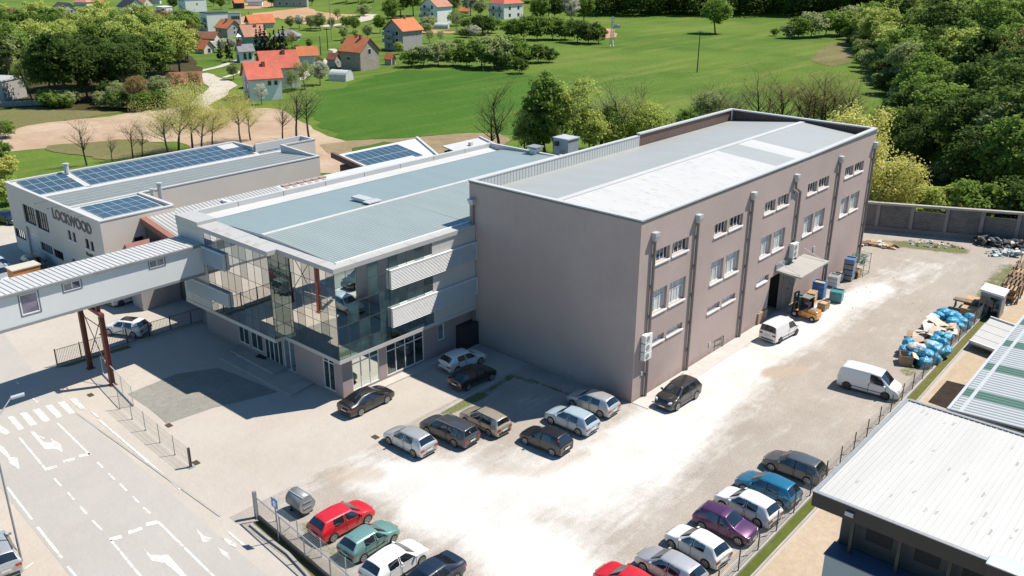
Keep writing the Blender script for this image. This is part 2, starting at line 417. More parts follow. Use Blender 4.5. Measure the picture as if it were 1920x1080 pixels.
f = mathn(nt, 'ADD', sp.outputs[0], mathn(nt, 'ADD', mathn(nt, 'MULTIPLY', mathn(nt, 'SUBTRACT', nS, .5), 1.25), mathn(nt, 'ADD', mathn(nt, 'MULTIPLY', mathn(nt, 'SUBTRACT', nB, .5), .7), mathn(nt, 'MULTIPLY', mathn(nt, 'SUBTRACT', nA, .5), .5))))
white = mixc(nt, ramp(nt, nA, [(.38, 0.), (.58, 1.)]), (.52, .50, .47), (.60, .592, .57))
white = mixc(nt, ramp(nt, nT, [(.54, 0.), (.70, .35)]), white, (.44, .405, .365))
white = mixc(nt, ramp(nt, nD, [(.26, .55), (.36, 0.)]), white, (.30, .275, .25))
c = mixc(nt, ramp(nt, f, [(.12, 0.), (.45, .5), (.80, 1.)]), base, white)
f = mathn(nt, 'ADD', sp.outputs[2], mathn(nt, 'MULTIPLY', mathn(nt, 'SUBTRACT', mathn(nt, 'ADD', mathn(nt, 'MULTIPLY', nB, .6), mathn(nt, 'MULTIPLY', nA, .6)), .6), 1.4))
c = mixc(nt, ramp(nt, f, [(.3, 0.), (.85, .7)]), c, (.40, .315, .24))
f = mathn(nt, 'ADD', sp.outputs[1], mathn(nt, 'MULTIPLY', mathn(nt, 'SUBTRACT', nB, .5), 1.5))
gr = mixc(nt, ramp(nt, nC, [(.35, 0.), (.65, 1.)]), (.06, .085, .02), (.17, .17, .07))
c = mixc(nt, ramp(nt, f, [(.45, 0.), (.75, .9)]), c, gr)
nt.links.new(c, b.inputs['Base Color']); b.inputs['Roughness'].default_value = 1; b.inputs['Specular IOR Level'].default_value = .1
bump(nt, b, mathn(nt, 'ADD', nB, nC), .6, .08)
lot = mb.build('gravel_ground', m); tag(lot, kind='structure')
ca = lot.data.color_attributes.new('mask', 'FLOAT_COLOR', 'POINT')
ca.data.foreach_set('color', np.stack([dust.ravel(), weed.ravel(), brown.ravel(), np.ones(GX.size)], -1).astype('f4').ravel())

ASPH = soil('old_asphalt', (.355, .338, .312), (.395, .376, .347), .05, .5, .10)
ASPH2 = soil('patched_asphalt', (.235, .230, .205), (.280, .272, .245), .25, 2.0)
LANE = soil('lane_concrete', (.42, .33, .235), (.47, .38, .28), .12, 1.6)
road_pts = [(8,-20),(21.6,-20),(23.0,42),(24.9,75),(27.2,90),(30.5,108),(34,126),(46,150),(36,152),(22,128),(18.5,100),(17,70),(15.4,48),(12,20)]
sheet('road', road_pts, .014, ASPH)
sheet('asphalt_patch', gp((240,739),(332,701),(410,690),(520,735),(400,764),(313,795)), .016, ASPH2, .15, 1)
MARK, nt, b = newmat('road_paint')
n1 = noisef(nt, coord(nt), 2.2, 6, .75)
nt.links.new(mixc(nt, ramp(nt, n1, [(.40, 0.), (.56, 1.)]), (.42, .40, .37), (.70, .69, .66)), b.inputs['Base Color']); b.inputs['Roughness'].default_value = .8
mk = MB()
def c8(x, y): return G(x/2.8417, 700+y/2.8417)
def mline(a, b2, w):
    a, b2 = c8(*a), c8(*b2); d = (b2-a).normalized(); nr = Vector((-d.y, d.x, 0))*w/2
    mk.poly([(p.x, p.y, .022) for p in (a+nr, a-nr, b2-nr, b2+nr)])
def mpoly(*pts): mk.poly([(p.x, p.y, .022) for p in (c8(*q) for q in pts)])
for q in (((40,235),(70,228),(130,295),(100,305)), ((105,215),(140,207),(200,272),(165,283)), ((172,197),(210,188),(268,250),(235,262)),
          ((240,175),(275,167),(335,228),(305,238)), ((307,158),(345,150),(400,210),(372,218)), ((370,140),(405,133),(455,188),(430,195)), ((-40,262),(5,280),(55,315),(30,328),(-40,300))):
    mpoly(*q)
for a, b2, wd in (((305,265),(480,435),.14), ((105,345),(250,520),.14), ((420,443),(478,432),.38), ((335,472),(400,456),.38), ((248,512),(304,496),.38),
        ((520,475),(550,505),.13), ((580,535),(612,568),.13), ((640,590),(675,628),.13), ((707,657),(742,692),.13), ((765,715),(800,748),.13),
        ((290,562),(327,602),.13), ((360,635),(395,675),.13), ((425,708),(462,750),.13), ((493,785),(543,838),.13),
        ((840,790),(1140,1085),.15), ((778,806),(838,794),.38), ((683,850),(757,826),.38), ((585,887),(650,870),.38), ((590,890),(755,1090),.15),
        ((530,250),(885,555),.16), ((1215,845),(1310,925),.14), ((485,205),(525,235),.14), ((900,568),(960,620),.1),
        ((40,610),(170,780),.14), ((200,820),(330,985),.16), ((360,1030),(410,1090),.13), ((170,130),(200,155),.12), ((85,45),(100,58),.12), ((85,1078),(180,1008),.10)):
    mline(a, b2, wd)
mpoly((160,310),(185,313),(232,368),(280,372),(270,348),(325,380),(333,422),(300,403),(240,405))
mpoly((765,935),(802,970),(895,968),(1000,1085),(965,1085),(880,1012),(810,1000))
mpoly((1040,820),(1085,868),(1132,880),(1098,902),(1082,898)); mpoly((1180,872),(1250,900),(1262,932),(1222,915)); mpoly((1160,928),(1215,960),(1228,996),(1188,968))
mpoly((-20,375),(20,395),(60,450),(92,450),(106,515),(50,478),(45,455),(0,415)); mpoly((200,330),(240,345),(230,350))
tag(mk.build('road_markings', MARK), kind='structure')
sheet('lane', [(20,5),(123,5),(123,14),(96,18.3),(70,17.9),(20,17.5)], .016, LANE)
sheet('asphalt_shade_patch', [(70.2,17.5),(75.2,17.6),(75.6,13.5),(69.8,13.5)], .026, soil('bitumen_patch', (.035,.026,.020), (.055,.042,.034), .8, 3))  # dark brown rectangle laid on the lane beside the striped hall
sheet('grass_strip', [(20,17.72),(70,18.3),(96,19.0),(96,19.45),(70,18.92),(20,18.28)], .05, STRIPG)
mb = MB()
mb.prism([(20,18.30),(70,18.94),(96,19.47),(96,19.75),(70,19.22),(20,18.58)], 0, .22)
mb.prism([(20,17.60),(70,18.16),(96,18.86),(96,18.98),(70,18.28),(20,17.72)], 0, .10)
tag(mb.build('kerb', CONC), kind='structure')
# concrete apron along the near wall and in front of the office
mb = MB(); mb.box((54.3, 33.5, 0), (77, 35.02, .05)); mb.box((40.2, 51.6, 0), (54.2, 52.7, .12))
tag(mb.build('apron', CONCL), kind='structure')
mb = MB(); mb.box((24.2,46.0,0),(24.36,66,.04)); mb.prism(gp((795,786),(800,790),(938,712),(934,709)), 0, .05)
tag(mb.build('kerb_line', CONC), kind='structure')
# drain gratings
dg = None
for i, (p, lab) in enumerate((((170,741), 'rusty drain grating on the pavement near the wire cage'), ((317,798), 'drain grating in the forecourt at the asphalt patch corner'), ((368,868), 'drain grating beside the steel gate post'), ((704,820), 'drain grating in the lot in front of the silver hatchback'))):
    c = G(*p)
    if dg is None:
        mb = MB((0,0,0)); mb.box((-.45,-.3,.015),(.45,-.24,.05)); mb.box((-.45,.24,.015),(.45,.3,.05))
        for k in range(9): mb.box((-.45+k*.105,-.24,.012),(-.40+k*.105,.24,.045))
        dg = mb.build('drain_grating', M('rusty_iron', (.10,.07,.05), .8)); o = dg
    else:
        o = dg.copy(); COL.objects.link(o)
    o.location = (c.x, c.y, .008); o.scale = (.62,.62,1); o.rotation_euler = (0,0,R(88)); tag(o, lab, 'drain', 'drain gratings')
# ================================================================== buildings on the site
def fbox(mb, o, u, v, n, a, b2, mi=0):
    o, u, v, n = Vector(o), Vector(u), Vector(v), Vector(n)
    P = [o+u*i+v*j+n*k for k in (a[2], b2[2]) for j in (a[1], b2[1]) for i in (a[0], b2[0])]
    mb.add(P, [(0,2,3,1),(4,5,7,6),(0,1,5,4),(1,3,7,5),(3,2,6,7),(2,0,4,6)], mi)
def wall_open(mb, o, u, v, n, L, H, ops, depth=.3, mi=0, rmi=None):
    o, u, v, n = Vector(o), Vector(u), Vector(v), Vector(n)
    us = sorted({0, L, *[a for op in ops for a in (op[0], op[2])]}); vs_ = sorted({0, H, *[a for op in ops for a in (op[1], op[3])]})
    for i in range(len(us)-1):
        for j in range(len(vs_)-1):
            cu, cv = (us[i]+us[i+1])/2, (vs_[j]+vs_[j+1])/2
            if any(a < cu < c and b2 < cv < d for a, b2, c, d in ops): continue
            mb.poly([o+u*us[i]+v*vs_[j], o+u*us[i+1]+v*vs_[j], o+u*us[i+1]+v*vs_[j+1], o+u*us[i]+v*vs_[j+1]], mi)
    rm = mi if rmi is None else rmi
    for a, b2, c, d in ops:
        q = [o+u*a+v*b2, o+u*c+v*b2, o+u*c+v*d, o+u*a+v*d]
        for k in range(4):
            p0, p1 = q[k], q[(k+1) % 4]; mb.poly([p0, p1, p1-n*depth, p0-n*depth], rm)
def window(par, off, o, u, v, n, W, H, cols=2, rows=(), fm=None, gm=None, rec=.22, fw=.06, sill=None, name='window', extra=None):
    """glazed unit at the back of its reveal; o = lower left of the opening"""
    mb = MB(off); fm = fm or WHITE; gm = gm or GLASSD
    o = Vector(o)
    fbox(mb, o, u, v, n, (0, 0, -rec-.05), (W, fw, -rec+.05)); fbox(mb, o, u, v, n, (0, H-fw, -rec-.05), (W, H, -rec+.05))
    fbox(mb, o, u, v, n, (0, fw, -rec-.05), (fw, H-fw, -rec+.05)); fbox(mb, o, u, v, n, (W-fw, fw, -rec-.05), (W, H-fw, -rec+.05))
    for k in range(1, cols): 
        x = W*k/cols; fbox(mb, o, u, v, n, (x-fw*.5, fw, -rec-.045), (x+fw*.5, H-fw, -rec+.045))
    for r in rows: fbox(mb, o, u, v, n, (fw, H*r-fw*.5, -rec-.04), (W-fw, H*r+fw*.5, -rec+.04))
    o2 = o-Vector(n)*rec
    u_, v_ = Vector(u), Vector(v)
    mb.poly([o2, o2+u_*W, o2+u_*W+v_*H, o2+v_*H], 1)
    ob = mb.build(name, [fm, gm], par)
    if sill:
        sb = MB(off); fbox(sb, o, u, v, n, (-.06, -.13, -rec), (W+.06, -.003, .09)); sb.build('sill', sill, ob)
    return ob
def copy_part(o, par, dv):
    c = o.copy(); COL.objects.link(c); c.parent = par; c.location = dv
    CH.setdefault(par.name, []).append(c)
    for ch in CH.get(o.name, []):
        d = ch.copy(); COL.objects.link(d); d.parent = c; CH.setdefault(c.name, []).append(d)
    return c
XU, YU, ZU = Vector((1,0,0)), Vector((0,1,0)), Vector((0,0,1))
# ---------------------------------------------------------------- the mauve production hall
HX0, HX1, HY0, HY1, HH = 54.25, 99.65, 35.05, 52.62, 15.05
MAUVE = render_wall('mauve_render', (.435, .345, .315))
hall = thing('factory_hall', 'long mauve rendered factory hall with white roof, rows of paired windows and downpipes', 'factory', (HX0, HY0, 0))
ho = (HX0, HY0, 0)
bays = [56.35+8.98*k for k in range(5)]
ops = []
for bx in bays:
    for dx, wd in ((0, 2.12), (2.5, 2.42)):
        a = bx+dx-HX0; ops.append((a, 11.13, a+wd, 12.22)); ops.append((a, 6.9, a+wd, 8.87))
for bx in bays[:2]:
    for dx, wd in ((0, 2.12), (2.5, 2.42)): ops.append((bx+dx-HX0, 4.22, bx+dx-HX0+wd, 4.80))
ops.append((74.4-HX0, 4.15, 76.75-HX0, 4.80))
ops.append((77.15-HX0, 0, 80.0-HX0, 4.25))
mb = MB(ho)
wall_open(mb, (HX0, HY0, 0), XU, ZU, -YU, HX1-HX0, HH, ops, .34)
mb.poly([(HX0, HY0, 0), (HX0, HY1, 0), (HX0, HY1, HH), (HX0, HY0, HH)]); mb.poly([(HX1, HY0, 0), (HX1, HY1, 0), (HX1, HY1, HH), (HX1, HY0, HH)])
mb.poly([(HX0, HY1, 0), (HX1, HY1, 0), (HX1, HY1, HH), (HX0, HY1, HH)])
mb.build('wall', MAUVE, hall)
# dark inside of the gate, with stock
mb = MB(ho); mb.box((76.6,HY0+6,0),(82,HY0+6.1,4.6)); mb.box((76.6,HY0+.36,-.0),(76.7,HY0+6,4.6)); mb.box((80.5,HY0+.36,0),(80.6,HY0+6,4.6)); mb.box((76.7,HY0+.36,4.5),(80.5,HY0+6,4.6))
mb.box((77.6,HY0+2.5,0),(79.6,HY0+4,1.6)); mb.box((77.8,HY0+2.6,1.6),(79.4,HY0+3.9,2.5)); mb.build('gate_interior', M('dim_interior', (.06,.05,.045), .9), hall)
mb = MB(ho); mb.box((80.0,HY0-.07,0),(82.6,HY0-.005,4.35)); 
for k in range(9): mb.box((80.05+k*.29,HY0-.1,0.1),(80.10+k*.29,HY0-.07,4.3))
mb.build('sliding_gate', M('grey_sheet_gate', (.20,.19,.175), .6, var=.2, sc=1.5), hall)
# roof: two shallow slopes behind parapets
RY = 43.3
ZR, ZE = 14.98, 14.0
ROOFG = ribbed('grey_profiled_roof', (.335, .352, .342), 0, .28, .5, .0, .06, .25, .25)
ROOFW = ribbed('limed_profiled_roof', (.475, .475, .465), 0, .28, .6, .0, .05, .35, .12)
def pl(mb, x0, x1, ya, za, yb, zb, mi=0): mb.poly([(x0,ya,za),(x1,ya,za),(x1,yb,zb),(x0,yb,zb)], mi)
mb = MB(ho); pl(mb, HX0+.3, HX1-.25, RY, ZR, HY1-.3, ZE); mb.build('roof', ROOFG, hall)
ZN = 14.35
mb = MB(ho)
for x0, x1, mi in ((HX0+.3, 79.4, 1), (79.4, 83.6, 0), (83.6, 86.6, 1), (86.6, HX1-.25, 0)): pl(mb, x0, x1, HY0+.3, ZN, RY, ZR, mi)
# worn grey streaks in the whitewash
random.seed(3)
for k in range(150):
    x = random.uniform(HX0+1, 79); t = random.betavariate(1.2, 1.0); L = random.uniform(.02, .10); w_ = random.uniform(.03, .09)
    y0 = HY0+.5+(RY-HY0-1)*t; y1 = min(RY-.4, y0+L*7); zf = lambda y: ZN+(ZR-ZN)*(y-HY0-.3)/(RY-HY0-.3)+.006
    mb.poly([(x,y0,zf(y0)),(x+w_,y0,zf(y0)),(x+w_,y1,zf(y1)),(x,y1,zf(y1))], 2)
tag(mb.build('roof', [ROOFG, ROOFW, M('worn_streak', (.40,.40,.39), .7)], hall), 'near roof slope, whitewashed up to the far end')
mb = MB(ho); mb.prism([(0,-.32),(0,.32)] and [(HX0+.3,RY-.28),(HX1-.3,RY-.28),(HX1-.3,RY+.28),(HX0+.3,RY+.28)], ZR-.02, ZR+.07); mb.build('ridge_cap', WHITEMETAL, hall)
PG = ribbed('grey_parapet_sheet', (.50,.52,.51), 0, .42, .5, .1, .06, .6, .45)
PB = ribbed('brown_parapet_sheet', (.155,.098,.080), 0, .35, .6, .1, .15, .5, .5)
PB2 = ribbed('brown_parapet_sheet_end', (.085,.052,.046), 1, .35, .6, .1, .15, .5, .5)
STEP = 79.6
mb = MB(ho); mb.box((HX0+.3, HY1-.32, ZE-.1), (STEP, HY1-.27, HH+.0)); mb.build('parapet_cladding', PG, hall)
mb = MB(ho); mb.box((STEP, HY1-.22, ZE-.1), (HX1-.3, HY1-.17, HH+.22)); tag(mb.build('parapet_cladding', PB, hall), 'brown ribbed parapet sheet at the far half')
mb = MB(ho); mb.box((HX1-.34, HY0+.4, ZE-.1), (HX1-.29, HY1-.25, HH+.22)); tag(mb.build('parapet_cladding', PB2, hall), 'brown parapet sheet on the far end')
mb = MB(ho); mb.box((HX1-.48, HY1-.42, ZE), (HX1-.34, HY1-.28, HH+.2)); mb.build('corner_post', WHITE, hall)
mb = MB(ho)
mb.box((HX0-.07, HY0+.42, HH+.002), (HX0+.36, HY1+.08, HH+.10)); mb.box((HX0+.36, HY1-.36, HH+.002), (STEP, HY1+.08, HH+.10))
mb.box((STEP, HY1-.36, HH+.18), (HX1+.08, HY1+.1, HH+.32)); mb.box((STEP, HY1-.1, HH), (HX1, HY1, HH+.18)); mb.box((HX1-.4, HY0-.08, HH+.18), (HX1+.09, HY1-.36, HH+.32)); mb.box((HX1-.1, HY0, HH), (HX1, HY1-.1, HH+.18))
mb.box((HX0-.07, HY0-.09, HH-.02), (83, HY0+.42, HH+.10)); 
mb.add([(83,HY0-.09,HH-.02),(HX1-.4,HY0-.09,HH+.16),(HX1-.4,HY0-.09,HH+.31),(83,HY0-.09,HH+.10),(83,HY0+.42,HH-.02),(HX1-.4,HY0+.42,HH+.16),(HX1-.4,HY0+.42,HH+.31),(83,HY0+.42,HH+.10)], [(0,1,2,3),(4,7,6,5),(3,2,6,7),(0,4,5,1),(1,5,6,2)])
mb.poly([(83,HY0-.004,HH-.02),(HX1,HY0-.004,HH-.02),(HX1,HY0-.004,HH+.2)])
mb.build('coping', M('galvanised_coping', (.50,.50,.49), .5, metal=.1, var=.06, sc=.6, stretch=(.3,1,1)), hall)
mb = MB(ho); mb.box((HX0-.03, HY0-.05, HH-.16), (HX1+.03, HY0-.004, HH-.03)); mb.box((HX0-.05, HY0-.03, HH-.14), (HX0-.004, HY1, HH-.05)); mb.build('drip_edge', M('drip', (.15,.15,.15), .6), hall)
# windows
GUP = glassmat('dim_window_glass', (.7,.75,.8), .08, (.03,.034,.038)); GCUR = M('curtained_glass', (.52,.54,.54), .25, var=.35, sc=1.6, stretch=(2.5,1,.5))
first = {}
for bi, bx in enumerate(bays):
    for wi, (dx, wd) in enumerate(((0, 2.12), (2.5, 2.42))):
        for row, (z0, hh, cols, rows, gm) in enumerate(((11.13, 1.09, 4, (), GUP), (6.9, 1.97, 3, (.62,), GCUR), (4.22, .58, 3, (), GCUR))):
            if row == 2 and (bi > 2 or (bi == 2 and wi == 1)): continue
            if (row, wi) in first:
                copy_part(first[(row, wi)], hall, (bx-bays[0], 0, 0))
            else: first[(row, wi)] = window(hall, ho, (bx+dx, HY0, z0), XU, ZU, -YU, wd, hh, cols, rows, WHITE, gm, .28, .07, WHITE)
# downpipes
PIPE = M('grey_downpipe', (.20,.185,.18), .45, metal=.2, var=.1, sc=2)
for x, bend in ((55.98, 0), (62.3, 0), (71.55, 0), (80.1, 1.15), (90.3, 0), (99.45, 0)):
    mb = MB(ho); y = HY0-.17
    if bend:
        mb.tube((x,y,13.3),(x,y,12.5),.12,n=10); mb.tube((x,y,12.55),(x+bend,y,11.95),.12,n=10); mb.tube((x+bend,y,12.0),(x+bend,y,6.9),.12,n=10)
    else: mb.tube((x,y,13.3),(x,y,.12),.12,n=10)
    for z in (2, 4.5, 7, 9.5, 12): mb.box((x+bend*(z<11.9)-.16,HY0-.2,z),(x+bend*(z<11.9)+.16,HY0-.004,z+.06))
    p = mb.build('downpipe', PIPE, hall, smooth=False)
    hb = MB(ho); hb.add([(x-.16,y-.14,13.15),(x+.16,y-.14,13.15),(x+.16,y+.12,13.15),(x-.16,y+.12,13.15),(x-.3,y-.25,13.55),(x+.3,y-.25,13.55),(x+.3,HY0-.005,13.55),(x-.3,HY0-.005,13.55),(x-.3,y-.25,13.85),(x+.3,y-.25,13.85),(x+.3,HY0-.005,13.85),(x-.3,HY0-.005,13.85)],
           [(0,1,5,4),(1,2,6,5),(2,3,7,6),(3,0,4,7),(4,5,9,8),(5,6,10,9),(7,4,8,11),(8,9,10,11)]); hb.build('hopper', LGREY, p)
mb = MB(ho); y = HY1-.5
mb.tube((HX0-.17,y,13.2),(HX0-.17,y,.1),.12,n=10); p = mb.build('downpipe', PIPE, hall)
hb = MB(ho); hb.add([(HX0-.36,y-.2,13.1),(HX0-.005,y-.2,13.1),(HX0-.005,y+.2,13.1),(HX0-.36,y+.2,13.1),(HX0-.5,y-.34,13.6),(HX0-.005,y-.34,13.6),(HX0-.005,y+.34,13.6),(HX0-.5,y+.34,13.6)], [(0,1,2,3),(4,5,6,7),(0,1,5,4),(1,2,6,5),(2,3,7,6),(3,0,4,7)]); hb.box((HX0-.55,y-.3,9.2),(HX0-.05,y+.6,9.6)); hb.build('hopper', LGREY, p)
# air conditioners
def aircon(loc, n):
    for k in range(n):
        x, z = loc[0], loc[1]-k*.74
        mb = MB(ho); mb.box((x-.48,HY0-.46,z),(x+.48,HY0-.06,z+.66)); mb.box((x-.4,HY0-.06,z-.05),(x-.34,HY0-.005,z+.1)); mb.box((x+.34,HY0-.06,z-.05),(x+.4,HY0-.005,z+.1))
        a = mb.build('air_conditioner', WHITE, hall)
        g = MB(ho)
        for r in (.08,.16,.24): g.tube((x-.12,HY0-.475,z+.33),(x-.12,HY0-.462,z+.33),r,n=20,cap=(r==.24))
        g.build('fan_grille', GREY, a)
aircon((55.55, 5.0), 3)
x, z = 81.0, 5.45
mb = MB(ho); mb.box((x-.5,HY0-.55,z),(x+.5,HY0-.08,z+1.45)); a = mb.build('air_conditioner', WHITE, hall); g = MB(ho)
for zz in (z+.4, z+1.05): g.tube((x-.1,HY0-.565,zz),(x-.1,HY0-.551,zz),.28,n=20)
g.build('fan_grille', GREY, a)
mb = MB(ho); mb.box((x-.5,HY0-.5,z-.35),(x-.44,HY0-.1,z)); mb.box((x+.44,HY0-.5,z-.35),(x+.5,HY0-.1,z)); mb.build('bracket', GREY, hall)
# canopy over the gate
mb = MB(ho); mb.add([(77.9,HY0-.005,4.66),(84.3,HY0-.005,4.66),(84.7,HY0-2.55,4.42),(78.3,HY0-2.55,4.42),(77.9,HY0-.005,4.86),(84.3,HY0-.005,4.86),(84.7,HY0-2.55,4.60),(78.3,HY0-2.55,4.60)], [(0,1,2,3),(4,7,6,5),(0,4,5,1),(1,5,6,2),(2,6,7,3),(3,7,4,0)])
mb.build('canopy', ribbed('canopy_boards', (.36,.345,.32), 0, .5, .8, 0, .12, .3, .3), hall)
mb = MB(ho); mb.tube((78.4,HY0-.05,5.6),(78.6,HY0-2.3,4.66),.03); mb.build('canopy_stay', GREY, hall); mb = MB(ho); mb.tube((83.9,HY0-.05,5.6),(84.1,HY0-2.3,4.66),.03); mb.build('canopy_stay', GREY, hall); mb = MB(ho); mb.box((77.95,HY0-.12,4.87),(80.3,HY0-.01,5.4)); mb.build('backing_plate', GREY, hall)
mb = MB(ho)
for px, py in ((1298,656),(1395,599)): 
    q = G(px,py); mb.box((q.x-.12,HY0-.06,.9),(q.x+.12,HY0-.005,1.25))
mb.box((55.35,HY0-.06,2.0),(55.6,HY0-.005,2.35)); mb.box((HX0-.06,51.9,4.4),(HX0-.005,52.1,4.7)); mb.box((86.4,HY0-.08,4.6),(86.75,HY0-.005,5.1)); mb.build('junction_box', LGREY, hall)
mb = MB(ho); mb.prism([(75.2,HY0-.005),(77.0,HY0-.005),(77.0,HY0-.16),(75.2,HY0-.16)], .05, 1.15); mb.build('guard_plate', M('rusty_plate',(.36,.25,.18),.8,var=.2,sc=2), hall)

# ---------------------------------------------------------------- office block with the mirror glass front
OX, OXL, OY0, OYS, OYE, OB = 38.9, 37.95, 51.95, 59.05, 72.75, 78.6
PANEL = M('grey_facade_panel', (.46,.455,.44), .55, var=.05, sc=.4, stain=.12)
GFW = render_wall('ground_floor_render', (.35,.285,.275))
office = thing('office_building', 'three storey office block with mirror glass corner, white louvre bands and grey metal roof', 'office', (OXL, OY0, 0))
oo = (OXL, OY0, 0)
Z0, Z1, ZT = 3.45, 3.78, 11.35     # fascia bottom, glass bottom, coping top
ZG = 10.98
mb = MB(oo)
# ground floor, set back under the upper storeys
gx, gy0, gy1 = 39.5, 52.55, 72.5
gopsF = [(gy1-y1, zb, gy1-y0, zt) for y0, y1, zb, zt in ((53.55,55.0,.25,3.3),(58.75,60.4,.12,3.25),(60.6,63.2,.12,3.25),(63.5,65.3,.6,3.25),(65.6,67.2,.6,3.25))]
wall_open(mb, (gx, gy1, 0), -YU, ZU, -XU, gy1-gy0, Z0, gopsF, .12)
gopsN = [(40.5-gx, .3, 43.3-gx, 3.3), (44.1-gx, .3, 48.3-gx, 3.2), (50.0-gx, 1.5, 50.8-gx, 3.0)]
wall_open(mb, (gx, gy0, 0), XU, ZU, -YU, 54.2-gx, Z0, gopsN, .12)
mb.build('ground_floor_wall', GFW, office)
GFG = glassmat('shop_glass', (.75,.82,.80), .18, (.020,.028,.028))
def gfF(y0, y1, zb, zt, cols, rows): window(office, oo, (gx, y1, zb), -YU, ZU, -XU, y1-y0, zt-zb, cols, rows, WHITE, GFG, .08, .07)
gfF(53.55,55.0,.25,3.3,2,(.80,)); gfF(58.75,60.4,.12,3.25,2,()); gfF(60.6,63.2,.12,3.25,4,()); gfF(63.5,65.3,.6,3.25,2,()); gfF(65.6,67.2,.6,3.25,2,())
def gfN(x0, x1, zb, zt, cols, rows): window(office, oo, (x0, gy0, zb), XU, ZU, -YU, x1-x0, zt-zb, cols, rows, WHITE, GFG, .08, .07)
gfN(40.5,43.3,.3,3.3,3,(.78,)); gfN(44.1,48.3,.3,3.2,4,(.76,)); gfN(50.0,50.8,1.5,3.0,1,())
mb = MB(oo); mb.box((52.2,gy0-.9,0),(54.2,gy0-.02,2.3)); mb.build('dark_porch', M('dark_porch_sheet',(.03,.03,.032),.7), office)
# upper volumes: body behind the skins
mb = MB(oo)
mb.prism([(OX+.1,OY0+.1),(54.2,OY0+.1),(54.2,HY1+.1),(OB,HY1+.1),(OB,OYE),(OXL+.12,OYE),(OXL+.12,OYS+.1),(OX+.1,OYS+.1)], Z0+.01, 10.6)
mb.poly([(OXL, y, z) for y, z in ((68.4,Z0),(OYE,Z0),(OYE,ZT-.1),(68.4,ZT-.1))]); mb.box((OXL,68.38,Z0),(OXL+.12,68.4,ZT-.1))
mb.poly([(x, OY0, z) for x, z in ((49.0,Z1),(54.2,Z1),(54.2,ZG+.05),(49.0,ZG+.05))]); mb.poly([(OXL+.12,OYE+.002,Z0),(OB,OYE+.002,Z0),(OB,OYE+.002,ZT-.1),(OXL+.12,OYE+.002,ZT-.1)])
mb.poly([(OB,HY1,Z0),(OB,OYE,Z0),(OB,OYE,ZT-.1),(OB,HY1,ZT-.1)])
for z in (4.6, 6.1, 7.8, 9.6): mb.box((OXL-.003, 68.4, z), (OXL, OYE, z+.03), 1)
for y in (70.2, 71.6): mb.box((OXL-.004, y, Z0+.05), (OXL-.003, y+.025, 9.6), 1)
for z in (8.2, 6.5, 4.95): mb.box((49.02, OY0-.003, z), (54.2, OY0, z+.03), 1)
mb.build('wall', [PANEL, M('panel_joint', (.10,.10,.10), .8)], office)
# lower fascia and soffit
mb = MB(oo)
o_ = .04
mb.prism([(OXL-o_,OYE),(OXL-o_,OYS-o_),(OX-o_,OYS-o_),(OX-o_,OY0-o_),(54.2,OY0-o_),(54.2,OY0+.08),(OX+.08,OY0+.08),(OX+.08,OYS+.08),(OXL+.08,OYS+.08),(OXL+.08,OYE)], Z0, Z1)
mb.build('fascia', M('fascia_panel', (.46,.455,.44), .5, var=.05, sc=.5), office)
mb = MB(oo); mb.prism([(OXL+.08,OYE),(OXL+.08,OYS+.08),(OX+.08,OYS+.08),(OX+.08,OY0+.08),(54.2,OY0+.08),(54.2,gy0),(gx,gy0),(gx,OYE)], Z0+.005, Z0+.02); mb.build('soffit', PANEL, office)
# curtain walls
MIR = glassmat('mirror_glass', (.80,.79,.75), .62, (.05,.075,.075), .012)
MIR2 = glassmat('green_mirror_glass', (.62,.74,.72), .40, (.055,.10,.105), .012)
FRAME = M('curtain_wall_frame', (.075,.075,.072), .5, metal=.2, var=.1)
ROWS = [Z1, 4.9, 6.5, 8.2, 9.75, ZG]
def curtain(o, u, n, us, zs, gm, lab=None, jit=.0010):
    mb = MB(oo); o, u, n = Vector(o), Vector(u), Vector(n)
    for i in range(len(us)-1):
        for j in range(len(zs)-1):
            t1, t2 = random.gauss(0, jit), random.gauss(0, jit)
            pts = []
            for a, z in ((us[i], zs[j]), (us[i+1], zs[j]), (us[i+1], zs[j+1]), (us[i], zs[j+1])):
                d = t1*(a-(us[i]+us[i+1])/2)+t2*(z-(zs[j]+zs[j+1])/2)
                pts.append(o+u*a+ZU*z+n*(d))
            mb.poly(pts)
    ob = tag(mb.build('curtain_wall', gm, office), lab)
    fb = MB(oo)
    for a in us: fbox(fb, o+u*a, u, ZU, n, (-.016, zs[0], -.03), (.016, zs[-1], .012))
    for z in zs: fbox(fb, o, u, ZU, n, (us[0], z-.016, -.028), (us[-1], z+.016, .010))
    fb.build('frame', FRAME, ob)
    return ob
lin = lambda a, b2, n: [a+(b2-a)*k/n for k in range(n+1)]
curtain((OXL, 68.38, 0), -YU, -XU, lin(0, 68.38-OYS, 9), ROWS, MIR)
curtain((OXL, OYS, 0), XU, -YU, lin(0, OX-OXL, 1), ROWS, MIR2)
curtain((OX, OYS, 0), -YU, -XU, lin(0, OYS-OY0, 7), ROWS, MIR)
curtain((OX, OY0, 0), XU, -YU, lin(0, 44.25-OX, 5), ROWS, MIR2)
curtain((44.25, OY0, 0), XU, -YU, lin(0, 49.0-44.25, 5), [9.80, ZG], MIR2)
curtain((44.25, OY0, 0), XU, -YU, lin(0, 49.0-44.25, 5), [6.52, 7.35, 8.25], MIR2)
curtain((44.25, OY0, 0), XU, -YU, lin(0, 49.0-44.25, 5), [Z1, 4.9], MIR2)
mb = MB(oo); mb.box((44.25,OY0+.02,8.2),(49,OY0+.06,9.8)); mb.box((44.25,OY0+.02,4.9),(49,OY0+.06,6.55)); mb.build('spandrel', M('dark_spandrel',(.05,.05,.055),.4), office)
